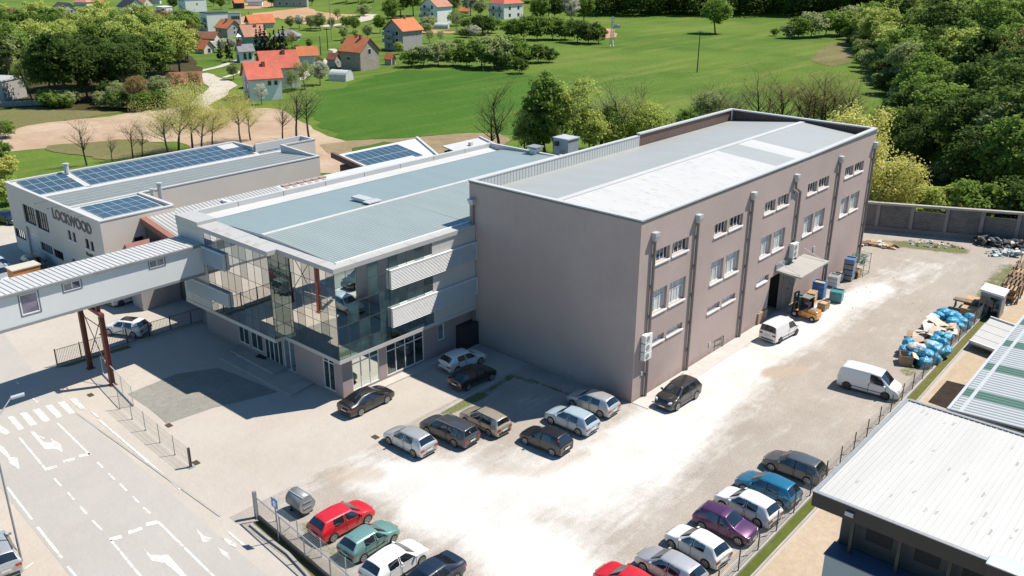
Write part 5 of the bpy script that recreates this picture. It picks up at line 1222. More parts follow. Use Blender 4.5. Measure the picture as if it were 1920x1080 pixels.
car('suv', 57.0, 32.5, 178, BLK, 'black off road car facing the road beside the hall')
car('caddy', 74.2, 32.15, -6, WP, 'small white van with dark rear window in front of the gate')
car('van', 69.05, 21.75, -85, WP, 'long white panel van nosing at the right wire fence')
car('hatch', 53.4, 20.95, 91, GRY, 'dark grey hatchback by the fence, farthest up its row')
car('hatch', 49.7, 21.1, 88, BLU, 'bright blue hatchback by the fence next to the dark grey one')
car('hatch', 47.0, 21.15, 85, WP, 'white five door hatchback between the blue and purple cars')
car('tall', 44.3, 21.2, -88, PUR, 'purple hatchback nosing the fence between two white cars')
car('small', 41.3, 21.45, 84, WP, 'white three door hatchback between the purple and silver cars')
car('hatch', 38.4, 21.5, 86, SIL, 'silver hatchback at the bottom of the fence row')
car('hatch', 35.6, 22.45, 87, RED, 'red car of which only bonnet and windscreen reach into view')
car('hatch', 28.75, 39.3, -2, RED, 'bright red hatchback beside the round skip by the gate')
car('oldhatch', 28.6, 36.5, 1, GRN, 'old pale green hatchback between the red and white cars')
car('hatch', 28.2, 33.75, 1, WP, 'white hatchback with alloy wheels beside the old green one')
car('sedan', 28.35, 31.15, 181, NAV, 'navy saloon car at the bottom edge beside the white hatchback')
car('caddy', 38.4, 85.3, 2, WP, 'white small van half hidden under the footbridge')
car('hatch', 34.4, 87.1, 2, WP, 'white car almost hidden behind the footbridge')
car('sport', 34.3, 77.7, 116, WP, 'white car with dark glass roof behind the black slat fence')
car('hatch', 36.0, 101.7, -92, BLK, 'black car in the shade of the showroom hall wall')
car('hatch', 33.1, 104.1, -88, LBL, 'pale blue car behind the orange container')
car('wagon', 32.2, 101.3, -90, SIL, 'grey estate car beside the orange container at the picture edge')
car('sedan', 41.2, 122.6, -80, NAV, 'navy car parked past the far corner of the showroom hall')
car('suv', 13.1, 51.6, 82, SIL, 'silver grey car at the lower left street edge')

# ================================================================== yard furniture
# forklift, nose along +x
fk = thing('forklift_truck', 'orange forklift truck with dark cab in front of the open gate', 'forklift', (80.05, 32.26, .012), R(85))
OR = pnt('forklift_orange', (.62,.25,.012))
mb = MB()
mb.prism([(-1.35,-.45),(-1.2,-.56),(.3,-.56),(.3,.56),(-1.2,.56),(-1.35,.45)], .30, .82)
mb.prism([(-1.28,-.44),(-1.1,-.52),(-.35,-.52),(-.35,.52),(-1.1,.52),(-1.28,.44)], .82, 1.08); mb.box((.3,-.5,.25),(1.15,.5,.55))
fb = mb.build('chassis', OR, fk); md = fb.modifiers.new('b', 'BEVEL'); md.width = .05; md.segments = 2
mb = MB(); mb.box((-1.0,-.35,1.083),(-.45,.35,1.14)); mb.build('engine_cover', GREY, fk)
for x, r in ((.95,.33),(-.92,.27)):
    for s in (1,-1):
        mb = MB(); mb.tube((x,s*.36,r),(x,s*.62,r),r,n=20); wv = mb.build('wheel', TYRE, fk); mb = MB(); mb.tube((x,s*.60,r),(x,s*.635,r),r*.5,n=14); mb.build('rim', LGREY, wv)
mb = MB()
for s in (1,-1):
    mb.bar((.62,s*.5,.55),(.42,s*.46,2.12),.07,.07); mb.bar((-.38,s*.5,1.08),(-.3,s*.46,2.12),.07,.07); mb.bar((.45,s*.47,2.12),(-.32,s*.47,2.12),.07,.07)
mb.bar((.42,-.46,2.12),(.42,.46,2.12),.07,.07); mb.bar((-.3,-.46,2.12),(-.3,.46,2.12),.07,.07); mb.build('overhead_guard', DARK, fk)
mb = MB(); mb.box((-.36,-.5,2.16),(.5,.5,2.21)); mb.build('cab_roof', M('cab_roof_grey',(.20,.21,.21),.5), fk)
for s in (1,-1):
    mb = MB(); mb.add([(.60,s*.51,.6),(.43,s*.475,2.08),(-.29,s*.475,2.08),(-.37,s*.51,.85)],[(0,1,2,3)]); mb.build('cab_window', GLASSD, fk)
mb = MB(); mb.box((-.25,-.25,1.09),(.2,.25,1.22)); mb.box((-.28,-.25,1.22),(-.18,.25,1.7)); mb.build('seat', BLACK, fk)
mb = MB()
for s in (1,-1): mb.box((1.15,s*.36-.05,.12),(1.33,s*.36+.05,2.35))
for z in (.35,1.25,2.28): mb.box((1.17,-.36,z),(1.31,.36,z+.1))
mb.build('mast', DARK, fk)
mb = MB(); mb.box((1.34,-.5,.15),(1.4,.5,.28)); mb.box((1.34,-.5,.55),(1.4,.5,.66)); 
for k in range(5): mb.box((1.35,-.45+k*.2,.66),(1.38,-.41+k*.2,1.25))
mb.build('load_backrest', DARK, fk)
for s in (1,-1):
    mb = MB(); mb.box((1.4,s*.3-.06,.10),(1.45,s*.3+.06,.7)); mb.box((1.4,s*.3-.06,.06),(2.5,s*.3+.06,.10)); mb.build('fork', GREY, fk)
# round-bellied skip
sk = thing('rubbish_skip', 'grey round bellied metal skip on castors with an open top', 'skip', (28.05,42.6,.0), R(0))
mb = MB(); n = 26; r = .62; hw = .72
ang = [R(62)+R(296)*k/n for k in range(n+1)]
P = [(r*.98*math.cos(a)*1.0, y, .86+r*math.sin(a)) for y in (-hw,hw) for a in ang]
mb.add(P, [(k,k+1,n+2+k,n+1+k) for k in range(n)]); 
sh = mb.build('shell', M('skip_metal',(.26,.275,.28),.45,metal=.2,var=.12,sc=2,stain=.2), sk, smooth=True); md = sh.modifiers.new('s','SOLIDIFY'); md.thickness = .03
for y in (-hw,hw):
    mb = MB(); m_ = len(ang); 
    mb.add([(r*math.cos(a), y+s_, .86+r*math.sin(a)) for s_ in (-.02,.02) for a in ang], [tuple(range(m_-1,-1,-1)), tuple(range(m_,2*m_))]+[(k,(k+1)%m_,m_+(k+1)%m_,m_+k) for k in range(m_)])
    e_ = mb.build('end_plate', M('skip_end_metal',(.30,.315,.32),.45,metal=.2,var=.12,sc=2), sk)
    for z in (.62,1.02):
        mb = MB(); mb.box((-.32,y*1.03-.04,z),(.32,y*1.03+.04,z+.07)); mb.build('rib', GREY, e_)
mb = MB(); 
for s in (1,-1): mb.tube((s*.30,-hw,1.41),(s*.30,hw,1.41),.03)
mb.build('rim_bar', LGREY, sk)
for x in (-.4,.4):
    for y in (-.5,.5):
        mb = MB(); mb.tube((x,y-.04,.1),(x,y+.04,.1),.1,n=12); mb.box((x-.04,y-.05,.15),(x+.04,y+.05,.45)); mb.build('castor', DARK, sk)
# sliding gate by the road
gate = thing('sliding_gate', 'grey framed wire mesh sliding gate with a black lower beam along the road', 'gate', (25.3,43.6,0)); go_ = (25.3,43.6,0)
g0, g1 = Vector((25.62,43.75,0)), Vector((24.1,26,0)); gd = (g1-g0).normalized(); gl = (g1-g0).length
mb = MB(go_); mb.bar(g0+ZU*.28, g1+ZU*.28, .16, .30); mb.build('lower_beam', BLACK, gate)
mb = MB(go_); mb.bar(g0+ZU*1.75, g1+ZU*1.75, .06, .06)
mb.build('top_rail', GREY, gate)
s = 0.0
MESHM, nt, b = newmat('wire_mesh'); out = nt.nodes['Material Output']; b.inputs['Base Color'].default_value = (.25,.27,.26,1)
tr = nt.nodes.new('ShaderNodeBsdfTransparent'); mx = nt.nodes.new('ShaderNodeMixShader'); mx.inputs[0].default_value = .16
nt.links.new(tr.outputs[0], mx.inputs[1]); nt.links.new(b.outputs[0], mx.inputs[2]); nt.links.new(mx.outputs[0], out.inputs[0])
while s < gl:
    p = g0+gd*s; mb = MB(go_); mb.bar(p+ZU*.43, p+ZU*1.72, .06, .06); mb.build('upright', GREY, gate); s += 2.75
mb = MB(go_); P = [g0+ZU*.43, g1+ZU*.43, g1+ZU*1.72, g0+ZU*1.72]; mb.poly(P); mb.build('wire_mesh', MESHM, gate)
for k in range(2):
    p = g0+gd*(2.75*(k+1)); mb = MB(go_); mb.bar(p+ZU*.5, p+Vector((.8,.15,.5)), .05,.05); mb.build('brace', GREY, gate)
gp_ = thing('gate_post', 'grey steel guide post at the end of the sliding gate', 'post', (25.75,44.15,0)); mb = MB(); mb.box((-.10,-.10,0),(.10,.10,1.95)); mb.build('post', GREY, gp_); mb = MB(); mb.box((-.2,-.2,0),(.2,.2,.03)); mb.build('foot_plate', DARK, gp_)
q = Vector((26.08,52.6,0)); gp2 = thing('gate_post', 'dark steel H shaped gate post standing alone at the forecourt exit', 'post', q); mb = MB()
mb.box((-.08,-.07,0),(-.055,.07,1.55)); mb.box((.055,-.07,0),(.08,.07,1.55)); mb.box((-.055,-.01,0),(.055,.01,1.55)); mb.build('post', M('brown_steel',(.13,.11,.095),.6), gp2); mb = MB(); mb.box((-.22,-.22,0),(.22,.22,.03)); mb.build('foot_plate', GREY, gp2)
# inner wire fence along the gate
inf = thing('wire_fence', 'thin pale wire fence between the sliding gate and the parked red car', 'fence', (26.6,42.5,0)); io = (26.6,42.5,0)
for y in (42.9, 40.4, 37.9, 35.4, 32.9):
    mb = MB(io); mb.box((26.32-(42.9-y)*.06,y-.025,0),(26.37-(42.9-y)*.06,y+.025,1.35)); mb.build('post', LGREY, inf)
mb = MB(io)
for k in range(8): mb.tube((26.345,42.9,.15+k*.165),(25.75,32.9,.15+k*.165),.009,n=4)
mb.build('wires', M('pale_wire',(.42,.50,.48),.5), inf)
# blue road sign
sg_ = thing('road_sign', 'blue and white sign on a grey pole at the gate', 'sign', (25.25,41.06,0)); mb = MB(); mb.tube((0,0,0),(0,0,3.1),.035,n=10); mb.build('pole', GREY, sg_)
mb = MB(); mb.box((-.05,-.32,2.45),(-.035,.32,3.1)); pl_ = mb.build('plate', M('sign_blue',(.02,.22,.55),.4,var=.03), sg_)
mb = MB(); mb.poly([(-.054,-.12,2.55),(-.054,.12,2.55),(-.054,.12,2.75),(-.054,-.12,2.75)]); mb.poly([(-.054,-.22,2.75),(-.054,.22,2.75),(-.054,0,3.0)]); mb.build('symbol', WHITE, pl_)
# grey kerb edge and dry verge by the gate
sheet('verge', gp((474,983),(490,975),(640,1095),(590,1095)), .03, DRY, .1, 1)
mb = MB(); 
pts = gp((470,985),(500,1010),(540,1040),(575,1078),(600,1110))
for a, b2 in zip(pts[:-1], pts[1:]): mb.bar(a+ZU*.08, b2+ZU*.08, .18, .16)
tag(mb.build('kerb_stone', CONC), kind='structure')
# cage of framed mesh at the bridge leg
cg = thing('mesh_barrier', 'framed wire mesh barrier at the foot of the footbridge leg', 'barrier', (28.6,70,0)); cgo = (28.6,70,0)
A, B = Vector((28.75,71.0,0)), Vector((27.75,63.9,0)); 
for t in (0,.33,.67,1):
    p = A.lerp(B,t); mb = MB(cgo); mb.bar(p, p+ZU*1.75, .05,.05); mb.build('upright', LGREY, cg)
mb = MB(cgo); mb.bar(A+ZU*1.75,B+ZU*1.75,.05,.05); mb.build('top_rail', LGREY, cg); mb = MB(cgo); mb.bar(A+ZU*.12,B+ZU*.12,.07,.1); mb.build('bottom_rail', LGREY, cg)
mb = MB(cgo); mb.poly([A+ZU*.16,B+ZU*.16,B+ZU*1.72,A+ZU*1.72]); mb.build('wire_mesh', MESHM, cg)
prev = None
for i, (px, py) in enumerate(((225,767),(248,786),(273,807),(300,830),(328,853))):
    q = G(px,py)
    if prev is None:
        mb = MB((0,0,0)); mb.tube((0,0,0),(0,0,1.55),.028,n=8); mb.tube((0,0,1.55),(0,0,1.58),.04,n=8); mb.tube((0,0,0),(0,0,.05),.08,n=8); prev = mb.build('stake', GREY); o = prev
    else: o = prev.copy(); COL.objects.link(o)
    o.location = q; tag(o, ['thin grey fence stake nearest the mesh barrier','second thin fence stake from the mesh barrier','middle one of the five thin fence stakes','fourth thin fence stake, by the asphalt patch drain','last thin fence stake before the H shaped gate post'][i], 'stake', 'thin fence stakes along the forecourt')
mb = MB(); ptsz = [G(*p) for p in ((225,767),(248,786),(273,807),(300,830),(328,853),(358,876))]
for z in (.5,1.0,1.5):
    for a, b2 in zip(ptsz[:-1], ptsz[1:]): mb.tube(a+ZU*z,b2+ZU*z,.006,n=4)
for a, b2 in zip(ptsz[:-1], ptsz[1:]): mb.poly([a+ZU*.1,b2+ZU*.1,b2+ZU*1.5,a+ZU*1.5],1)
tag(mb.build('fence_wire', [GREY, MESHM]), 'thin wire netting strung between the five stakes along the forecourt', 'wire netting')
# black slat fence between the two yards
bf = thing('slat_fence', 'black vertical bar fence between the footbridge leg and the office', 'fence', (27,75.4,0)); bfo = (27,75.4,0)
fa, fbn = Vector((26.9,75.5,0)), Vector((40.4,74.8,0)); fd = (fbn-fa).normalized(); FL = (fbn-fa).length; s = 0
while s < FL-1:
    p = fa+fd*s; mb = MB(bfo); mb.bar(p, p+ZU*1.6, .09, .09); mb.build('post', DARK, bf)
    p1 = fa+fd*min(FL, s+2.05-.12)+ZU*0; p0 = p+fd*.12; mb = MB(bfo)
    for z in (.2,1.5): mb.bar(p0+ZU*z, p1+ZU*z, .04,.04)
    t = 0
    while t < (p1-p0).length: mb.bar(p0+fd*t+ZU*.2, p0+fd*t+ZU*1.5, .022,.022); t += .135
    mb.build('bar_panel', DARK, bf); s += 2.05
mb = MB(bfo); mb.bar(fa+ZU*.08,fbn+ZU*.08,.3,.16); mb.build('plinth', CONC, bf)
sheet('weed_strip', [(26.6,75.3),(33,75.1),(33,74.3),(27.5,74.7)], .02, DRY, .15, 1)
# yard fence on the kerb at the right
rf = thing('wire_fence', 'dark wire fence with thin posts along the grass strip on the right', 'fence', (60,18.9,0)); rfo = (60,18.9,0)
fy = lambda x: 18.62+(x-43)*.0155+.05
x = 31.2; k = 0
while x < 95:
    mb = MB(rfo); mb.box((x-.03,fy(x)-.03,.22),(x+.03,fy(x)+.03,1.72)); mb.build('post', DARK, rf); x += 2.5
mb = MB(rfo)
for k in range(9): mb.tube((30,fy(30),.35+k*.16),(84,fy(84),.35+k*.16),.008,n=4)
for k in range(9): mb.tube((84,fy(84),.35+k*.16),(94,fy(94),.35+k*.16),.012,n=4)
mb.build('wires', M('dark_wire',(.10,.11,.11),.5), rf)
mb = MB(rfo); mb.poly([(70,fy(70),.3),(94,fy(94),.3),(94,fy(94),1.7),(70,fy(70),1.7)]); mb.build('wire_mesh', MESHM, rf)
# street lamp reaching in from the left
ll = thing('street_lamp', 'tall grey street lamp whose arm reaches in from the left edge', 'street lamp', (14.03,50.74,0)); q = G(32,745,9.2); mb = MB((14.03,50.74,0))
mb.tube((14.03,50.74,0),(14.03,50.74,9.0),.07,.05,n=10); mb.tube((14.03,50.74,9.0),(q.x-.3,q.y+.1,9.25),.035,n=8); mb.build('pole', GREY, ll); mb = MB((14.03,50.74,0)); mb.bar((q.x-.3,q.y+.1,9.24),(q.x+.4,q.y-.1,9.3),.28,.12); mb.build('lamp_head', LGREY, ll)
# orange container
oc = thing('orange_container', 'orange metal box with a pale flat roof beside the footbridge', 'container', (33,96.5,0)); oco = (33,96.5,0)
mb = MB(oco); mb.box((31.5,95.4,0),(34.2,97.0,2.5)); 
for k in range(4): mb.box((33.2,95.37,1.5+k*.2),(34.0,95.399,1.54+k*.2))
mb.build('shell', M('orange_steel',(.50,.20,.06),.6,var=.08,sc=1.2,stain=.15), oc)
mb = MB(oco); mb.box((31.4,95.3,2.503),(34.3,97.1,2.6)); mb.build('roof', M('container_roof',(.46,.43,.38),.8,var=.1,sc=1.5), oc)
# bike rack like hoops at the hall wall
hp = thing('hoop_rack', 'dark metal hoop barrier leaning at the hall wall between two downpipes', 'rack', (66.3,34.4,0)); hpo = (66.3,34.4,0); a, b2 = G(1322,668), G(1355,650); d = (b2-a)
mb = MB(hpo)
for t in (0,.5,1): p = a+d*t; mb.tube(p,p+ZU*1.1,.03); mb.tube(p+Vector((0,-.3,0)),p+Vector((0,.3,0)),.03)
mb.tube(a+ZU*1.05,b2+ZU*1.05,.03); mb.tube(a+ZU*.5,b2+ZU*.5,.025); mb.build('frame', DARK, hp)
# ================================================================== stock and waste in the yard
def pallet_stack(loc, rz, n, label, top=None, w=1.2, d=.8, col=None, group=None):
    """each pallet of the stack is its own object"""
    global PALLET
    made = []
    if PALLET is None:
        mb = MB((0,0,0))
        for k in range(5): mb.box((-.6,-.4+k*.17,.12),(.6,-.4+k*.17+.12,.144))
        for y in (-.4,-.07,.27): mb.box((-.6,y,.022),(.6,y+.13,.119))
        for y in (-.4,-.06,.28): mb.box((-.6,y,0),(.6,y+.12,.02))
        PALLET = mb.build('pallet', WOOD); o = PALLET
        PALLET['used'] = 0
    for k in range(n):
        if PALLET['used'] == 0: o = PALLET; PALLET['used'] = 1
        else: o = PALLET.copy(); COL.objects.link(o)
        o.location = (loc[0]+random.uniform(-.04,.04), loc[1]+random.uniform(-.04,.04), loc[2]+k*.146); o.rotation_euler = (0,0,rz+random.uniform(-.05,.05))
        tag(o, label if k < n-1 else top, 'pallet', group)
PALLET = None
pallet_stack((84.2,33.6,.01), R(10), 8, 'wooden pallet inside the stack beside the forklift', 'topmost wooden pallet of the stack beside the forklift', group='pallets stacked by the forklift')
pallet_stack((94.6,33.2,.01), R(4), 6, 'brown pallet inside the stack under the green cage', 'topmost brown pallet under the green cage', group='pallets stacked by the green cage')
def crate(name, loc, sx, sy, sz, rz, mats, label, cat, n=1, group=None, slat=True):
    t = thing(name, label, cat, loc, rz, group); mb = MB()
    mb.box((-sx/2,-sy/2,.1),(sx/2,-sy/2+.05,sz)); mb.box((-sx/2,sy/2-.05,.1),(sx/2,sy/2,sz)); mb.box((-sx/2,-sy/2+.05,.1),(-sx/2+.05,sy/2-.05,sz)); mb.box((sx/2-.05,-sy/2+.05,.1),(sx/2,sy/2-.05,sz)); mb.box((-sx/2+.05,-sy/2+.05,.1),(sx/2-.05,sy/2-.05,.16))
    mb.build('box', mats[0], t)
    for x in (-1,1):
        mb = MB(); mb.box((x*sx*.38-.06,-sy/2,0),(x*sx*.38+.06,sy/2,.098)); mb.build('skid', DARK, t)
    mb = MB()
    for z in (sz*.4,sz*.75): mb.box((-sx/2-.02,-sy/2-.02,z),(sx/2+.02,-sy/2-.002,z+.05)); mb.box((-sx/2-.02,-sy/2,z),(-sx/2-.002,sy/2,z+.05))
    mb.build('band', mats[1], t)
    if len(mats) > 2:
        mb = MB(); mb.box((-sx/2+.06,-sy/2+.06,.17),(sx/2-.06,sy/2-.06,sz-.12)); mb.build('load', mats[2], t)
    return t
BLUEP = M('blue_plastic', (.03,.16,.42), .5, var=.15, sc=2, kind='obj'); GRYP = M('grey_plastic', (.20,.21,.23), .6, var=.2, sc=3, kind='obj'); TEALP = M('teal_film', (.05,.22,.25), .35, var=.3, sc=3, kind='obj'); GRNM = M('green_mesh_metal', (.03,.10,.07), .6, var=.3, sc=3, kind='obj')
crate('blue_bin', (86.1,33.7,.01), 1.0,1.2,1.75, R(6), (BLUEP,GREY,CARDB), 'tall blue bin behind the pallet stack', 'bin')
crate('wrapped_bale', (86.3,31.9,.01), 1.3,1.2,1.15, R(12), (TEALP,TEALP,TEALP), 'teal film wrapped bale beside the pallets', 'bale')
crate('small_crate', (83.3,31.95,.01), 1.2,.8,.8, R(0), (WOOD,OLDWOOD,CARDB), 'pale wooden crate right behind the forklift', 'crate')
crate('green_bin', (82.7,34.2,.01), .8,.8,1.0, R(0), (GRNM,GREY,TEALP), 'dark green bin between gate and pallet stack', 'bin')
crate('grey_mesh_bin', (90.3,33.9,.01), 1.3,1.0,1.2, R(8), (LGREY,GREY,GRYP), 'grey metal bin at the foot of the downpipe', 'bin')
crate('white_sack_bin', (91.8,34.1,.01), 1.1,.8,.9, R(0), (M('pale_sack',(.5,.46,.40),.9,kind='obj'),LGREY,CARDB), 'pale open sack box between the grey bin and crate tower', 'box')
for k in range(4):
    z = .02+k*.62
    lab = ['lowest grey crate of the crate tower by the wall','second grey crate up in the tower by the wall','third grey crate up in the tower by the wall','top grey crate of the tower with a blue lining'][k]
    crate('stack_crate', (93.2,33.5,z), 1.25,1.05,.60, R(5)+.03*k, (GRYP, BLUEP if k % 2 else GREY, BLUEP), lab, 'crate', group='grey crates in the tower by the wall')
gc = thing('green_cage', 'green wire cage trolley with tangled mesh at the hall end', 'cage', (95.7,33.3,.9)); gco = (95.7,33.3,.9); mb = MB(gco)
for x in (94.9,96.7):
    for y in (32.6,34.0): mb.tube((x,y,.02),(x,y,2.35),.03,n=6)
for z in (.2,1.3,2.3):
    for a, b2 in (((94.9,32.6),(96.7,32.6)),((96.7,32.6),(96.7,34.0)),((96.7,34),(94.9,34)),((94.9,34),(94.9,32.6))): mb.tube((a[0],a[1],z),(b2[0],b2[1],z),.02,n=5)
mb.build('frame', GRNM, gc); random.seed(5); mb = MB(gco)
for k in range(90):
    c_ = Vector((random.uniform(94.9,96.4),random.uniform(32.7,33.9),random.uniform(1.25,2.35))); v_ = Vector((random.gauss(0,1),random.gauss(0,1),random.gauss(0,.5))).normalized()*random.uniform(.2,.5); mb.bar(c_-v_,c_+v_,.05,.02)
mb.build('tangled_mesh', M('green_net',(.07,.17,.13),.7,var=.4,kind='obj'), gc)
# ---- waste heap at the right fence: bags and boards as single objects
def blob_mesh(name, seed, rough):
    bm = bmesh.new(); bmesh.ops.create_icosphere(bm, subdivisions=3, radius=.5)
    for v_ in bm.verts:
        n_ = v_.co.normalized(); p = n_*2.2+Vector((seed*7.1,seed*3.3,seed))
        v_.co *= 1+rough*noise.noise(p)+rough*.7*noise.noise(p*2.6)
        v_.co.z *= .78
        if v_.co.z < -.28: v_.co.z = -.28-(v_.co.z+.28)*-.2
    me = bpy.data.meshes.new(name); bm.to_mesh(me); bm.free(); return me
BAGB, nt, b = newmat('blue_bag_film'); b.inputs['Roughness'].default_value = .28
n1 = noisef(nt, coord(nt,'obj'), 4, 4); nt.links.new(mixc(nt, ramp(nt,n1,[(.3,0.),(.7,1.)]), (.015,.22,.40), (.10,.42,.58)), b.inputs['Base Color']); bump(nt, b, noisef(nt, coord(nt,'obj'), 5, 5), .9, .12)
BAGW, nt, b = newmat('white_bag_film'); b.inputs['Roughness'].default_value = .35; b.inputs['Base Color'].default_value = (.55,.57,.57,1); bump(nt, b, noisef(nt, coord(nt,'obj'), 5, 5), .9, .12)
BAGL, nt, b = newmat('pale_blue_bag_film'); b.inputs['Roughness'].default_value = .3; b.inputs['Base Color'].default_value = (.28,.52,.58,1); bump(nt, b, noisef(nt, coord(nt,'obj'), 5, 5), .9, .12)
bagm = [blob_mesh('bag', s, .28) for s in (1,2,3,4)]
for m_ in bagm: m_.materials.append(BAGB); m_.polygons.foreach_set('use_smooth', [True]*len(m_.polygons))
random.seed(21)
def bag(px, py, z, s, mat=BAGB, label='', k=[0]):
    q = G(px, py, z); me = bagm[k[0] % 4]; k[0] += 1
    o = bpy.data.objects.new('rubbish_bag', me); COL.objects.link(o)
    o.location = (q.x, q.y, max(.3*s, z)); o.scale = (s*random.uniform(.9,1.15), s*random.uniform(.9,1.15), s*random.uniform(.85,1.1)); o.rotation_euler = (random.uniform(-.3,.3),random.uniform(-.3,.3),random.uniform(0,6))
    if mat is not BAGB: o.material_slots[0].link = 'OBJECT'; o.material_slots[0].material = mat
    tag(o, label, 'rubbish bag', 'rubbish bags in the waste heap')
FR = 'blue rubbish bag in the front clump of the waste heap'; BK = 'blue rubbish bag in the rear clump of the waste heap by the fence'
for px, py, z, s in ((1697,655,.6,1.1),(1710,668,.45,1.0),(1703,642,.95,1.1),(1720,660,.7,1.0),(1735,680,.4,1.3),(1738,664,.9,1.2),(1752,672,.6,1.2),(1757,655,1.0,1.2),(1768,643,1.1,1.1),(1772,657,.7,1.2),(1754,637,1.15,1.1),(1775,632,1.0,1.1),(1762,628,1.1,1.0),(1727,676,.3,1.0)): bag(px,py,z,s,BAGB,FR)
for px, py, z, s in ((1760,592,.9,1.0),(1770,586,1.0,1.1),(1781,589,1.0,1.1),(1792,592,.8,1.1),(1797,600,.8,1.1),(1787,603,.8,1.2),(1803,603,.7,1.1),(1811,608,.5,1.1),(1800,612,.5,1.1),(1788,612,.4,1.0),(1775,597,.6,1.0)): bag(px,py,z,s,BAGB,BK)
bag(1818,595,.6,1.1,BAGB,'single blue rubbish bag hard against the fence behind the rear clump')
bag(1750,596,.8,1.2,BAGL,'pale blue rubbish bag left of the rear blue clump')
bag(1747,648,1.1,1.2,BAGL,'pale blue rubbish bag between the white and blue bags in front')
for i,(px,py) in enumerate(((1714,650),(1724,653))): bag(px,py,1.0,1.1,BAGW,['white rubbish bag on the front edge of the heap','white rubbish bag beside the cardboard in the heap'][i])
# cardboard sheets
cbm = [M('cardboard_%s' % n_, c_, .9, var=.14, sc=2, kind='obj') for n_, c_ in (('brown',(.36,.25,.16)),('pale',(.56,.47,.38)),('white',(.62,.59,.55)))]
def board(px, py, z, a, b2, rz, tx, ty, m_, label):
    q = G(px, py, z); t = bpy.data.objects.new('cardboard_sheet', None)
    mb = MB((0,0,0)); mb.add([(-a/2,-b2/2,0),(0,-b2/2,.10),(a/2,-b2/2,.0),(a/2,b2/2,.02),(0,b2/2,.12),(-a/2,b2/2,0),(-a/2,-b2/2,-.03),(0,-b2/2,.07),(a/2,-b2/2,-.03),(a/2,b2/2,-.01),(0,b2/2,.09),(-a/2,b2/2,-.03)],[(0,1,4,5),(1,2,3,4),(6,11,10,7),(7,10,9,8),(0,6,7,1),(1,7,8,2),(2,8,9,3),(3,9,10,4),(4,10,11,5),(5,11,6,0)])
    o = mb.build('cardboard_sheet', m_); o.location = q; o.rotation_euler = (tx,ty,rz); bpy.data.objects.remove(t)
    tag(o, label, 'cardboard', 'cardboard in the waste heap')
random.seed(33)
CL = 'creased cardboard sheet lying in the middle of the waste heap'
for px, py, z, a, b2, mi in ((1722,632,.8,1.5,1.0,1),(1735,640,.9,1.3,1.2,0),(1730,622,.9,1.4,1.0,1),(1742,616,1.0,1.3,1.0,2),(1752,622,1.1,1.5,.9,1),(1762,616,1.1,1.1,.9,1),(1746,606,1.0,1.6,1.1,2),(1757,606,1.1,1.4,1.0,1),(1768,608,1.0,1.0,.9,1),(1773,616,1.0,1.1,.9,0),(1782,612,.9,1.0,.9,1),(1740,628,1.0,1.2,1.0,2),(1752,600,.9,1.4,1.0,2),(1725,640,.6,1.4,.9,0),(1718,642,.4,1.2,.8,1),(1786,622,.6,1.0,.9,2),(1775,626,.8,1.0,.8,1),(1712,628,.3,1.1,.8,0)):
    board(px,py,z,a,b2,random.uniform(0,6),random.uniform(-.5,.5),random.uniform(-.5,.5),cbm[mi],CL)
# loose heap underneath
c0, c1 = G(1722,668), G(1800,605); mb = MB(); n_ = 22; mseg = 9
for i in range(n_+1):
    t = i/n_; p = c0.lerp(c1,t)
    for j in range(mseg+1):
        s_ = j/mseg*2-1; hgt = max(0,(1-s_*s_))**.6*(.75+.25*noise.noise(Vector((t*9,s_*2,3))))*min(1,t*8,(1-t)*8)*.95
        mb.v.append((p.x+noise.noise(Vector((t*7,s_,1)))*.2, p.y+s_*1.25, .02+hgt))
for i in range(n_):
    for j in range(mseg): a = i*(mseg+1)+j; mb.f.append((a,a+1,a+mseg+2,a+mseg+1)); mb.m.append(0)
tag(mb.build('waste_heap', M('mixed_waste',(.30,.24,.19),.9,var=.5,sc=3,bumpy=.8)), 'mixed crushed cardboard under the bags and sheets along the fence', kind='stuff')
# brown open box in front
t = thing('cardboard_box', 'big open brown cardboard box at the near end of the waste heap', 'box', (*G(1697,681)[:2],0), R(25)); mb = MB()
for a, b2 in (((-.6,-.5),(.6,-.5)),((.6,-.5),(.6,.5)),((.6,.5),(-.6,.5)),((-.6,.5),(-.6,-.5))): mb.bar((a[0],a[1],.45),(b2[0],b2[1],.45),.03,.9)
mb.build('box', cbm[0], t); mb = MB(); mb.add([(-.6,-.5,.9),(.6,-.5,.9),(.65,-.95,.75),(-.65,-.95,.75)],[(0,1,2,3)]); mb.build('flap', cbm[1], t)
# little cabin with the white roof
kb = thing('yard_cabin', 'small grey cabin with a white roof and dark glass door at the fence gate', 'cabin', (93,20,0)); kbo = (93,20,0)
rc = [G(*p, 2.55) for p in ((1848,531),(1893,544),(1883,557),(1838,543))]; cx = sum((p for p in rc), Vector())/4
fl_ = [(p.x, p.y) for p in rc]; ins = [(cx.x+(x-cx.x)*.9, cx.y+(y-cx.y)*.9) for x, y in fl_]
mb = MB(kbo); mb.prism(ins, .1, 2.4); mb.build('wall', M('cabin_grey',(.22,.23,.25),.5,var=.1), kb); mb = MB(kbo); mb.prism(fl_, 2.4, 2.62); mb.build('roof', WHITE, kb)
a, b2 = Vector((*ins[2],0)), Vector((*ins[3],0)); d = (b2-a); nn = Vector((d.y,-d.x,0)).normalized(); 
if (nn.dot(Vector((-cx.x,-cx.y,0)))) < 0: nn = -nn
mb = MB(kbo); P = [a+d*.08+nn*.02, a+d*.55+nn*.02]; mb.add([P[0]+ZU*.15,P[1]+ZU*.15,P[1]+ZU*2.1,P[0]+ZU*2.1],[(0,1,2,3)]); mb.build('door', GLASSD, kb)
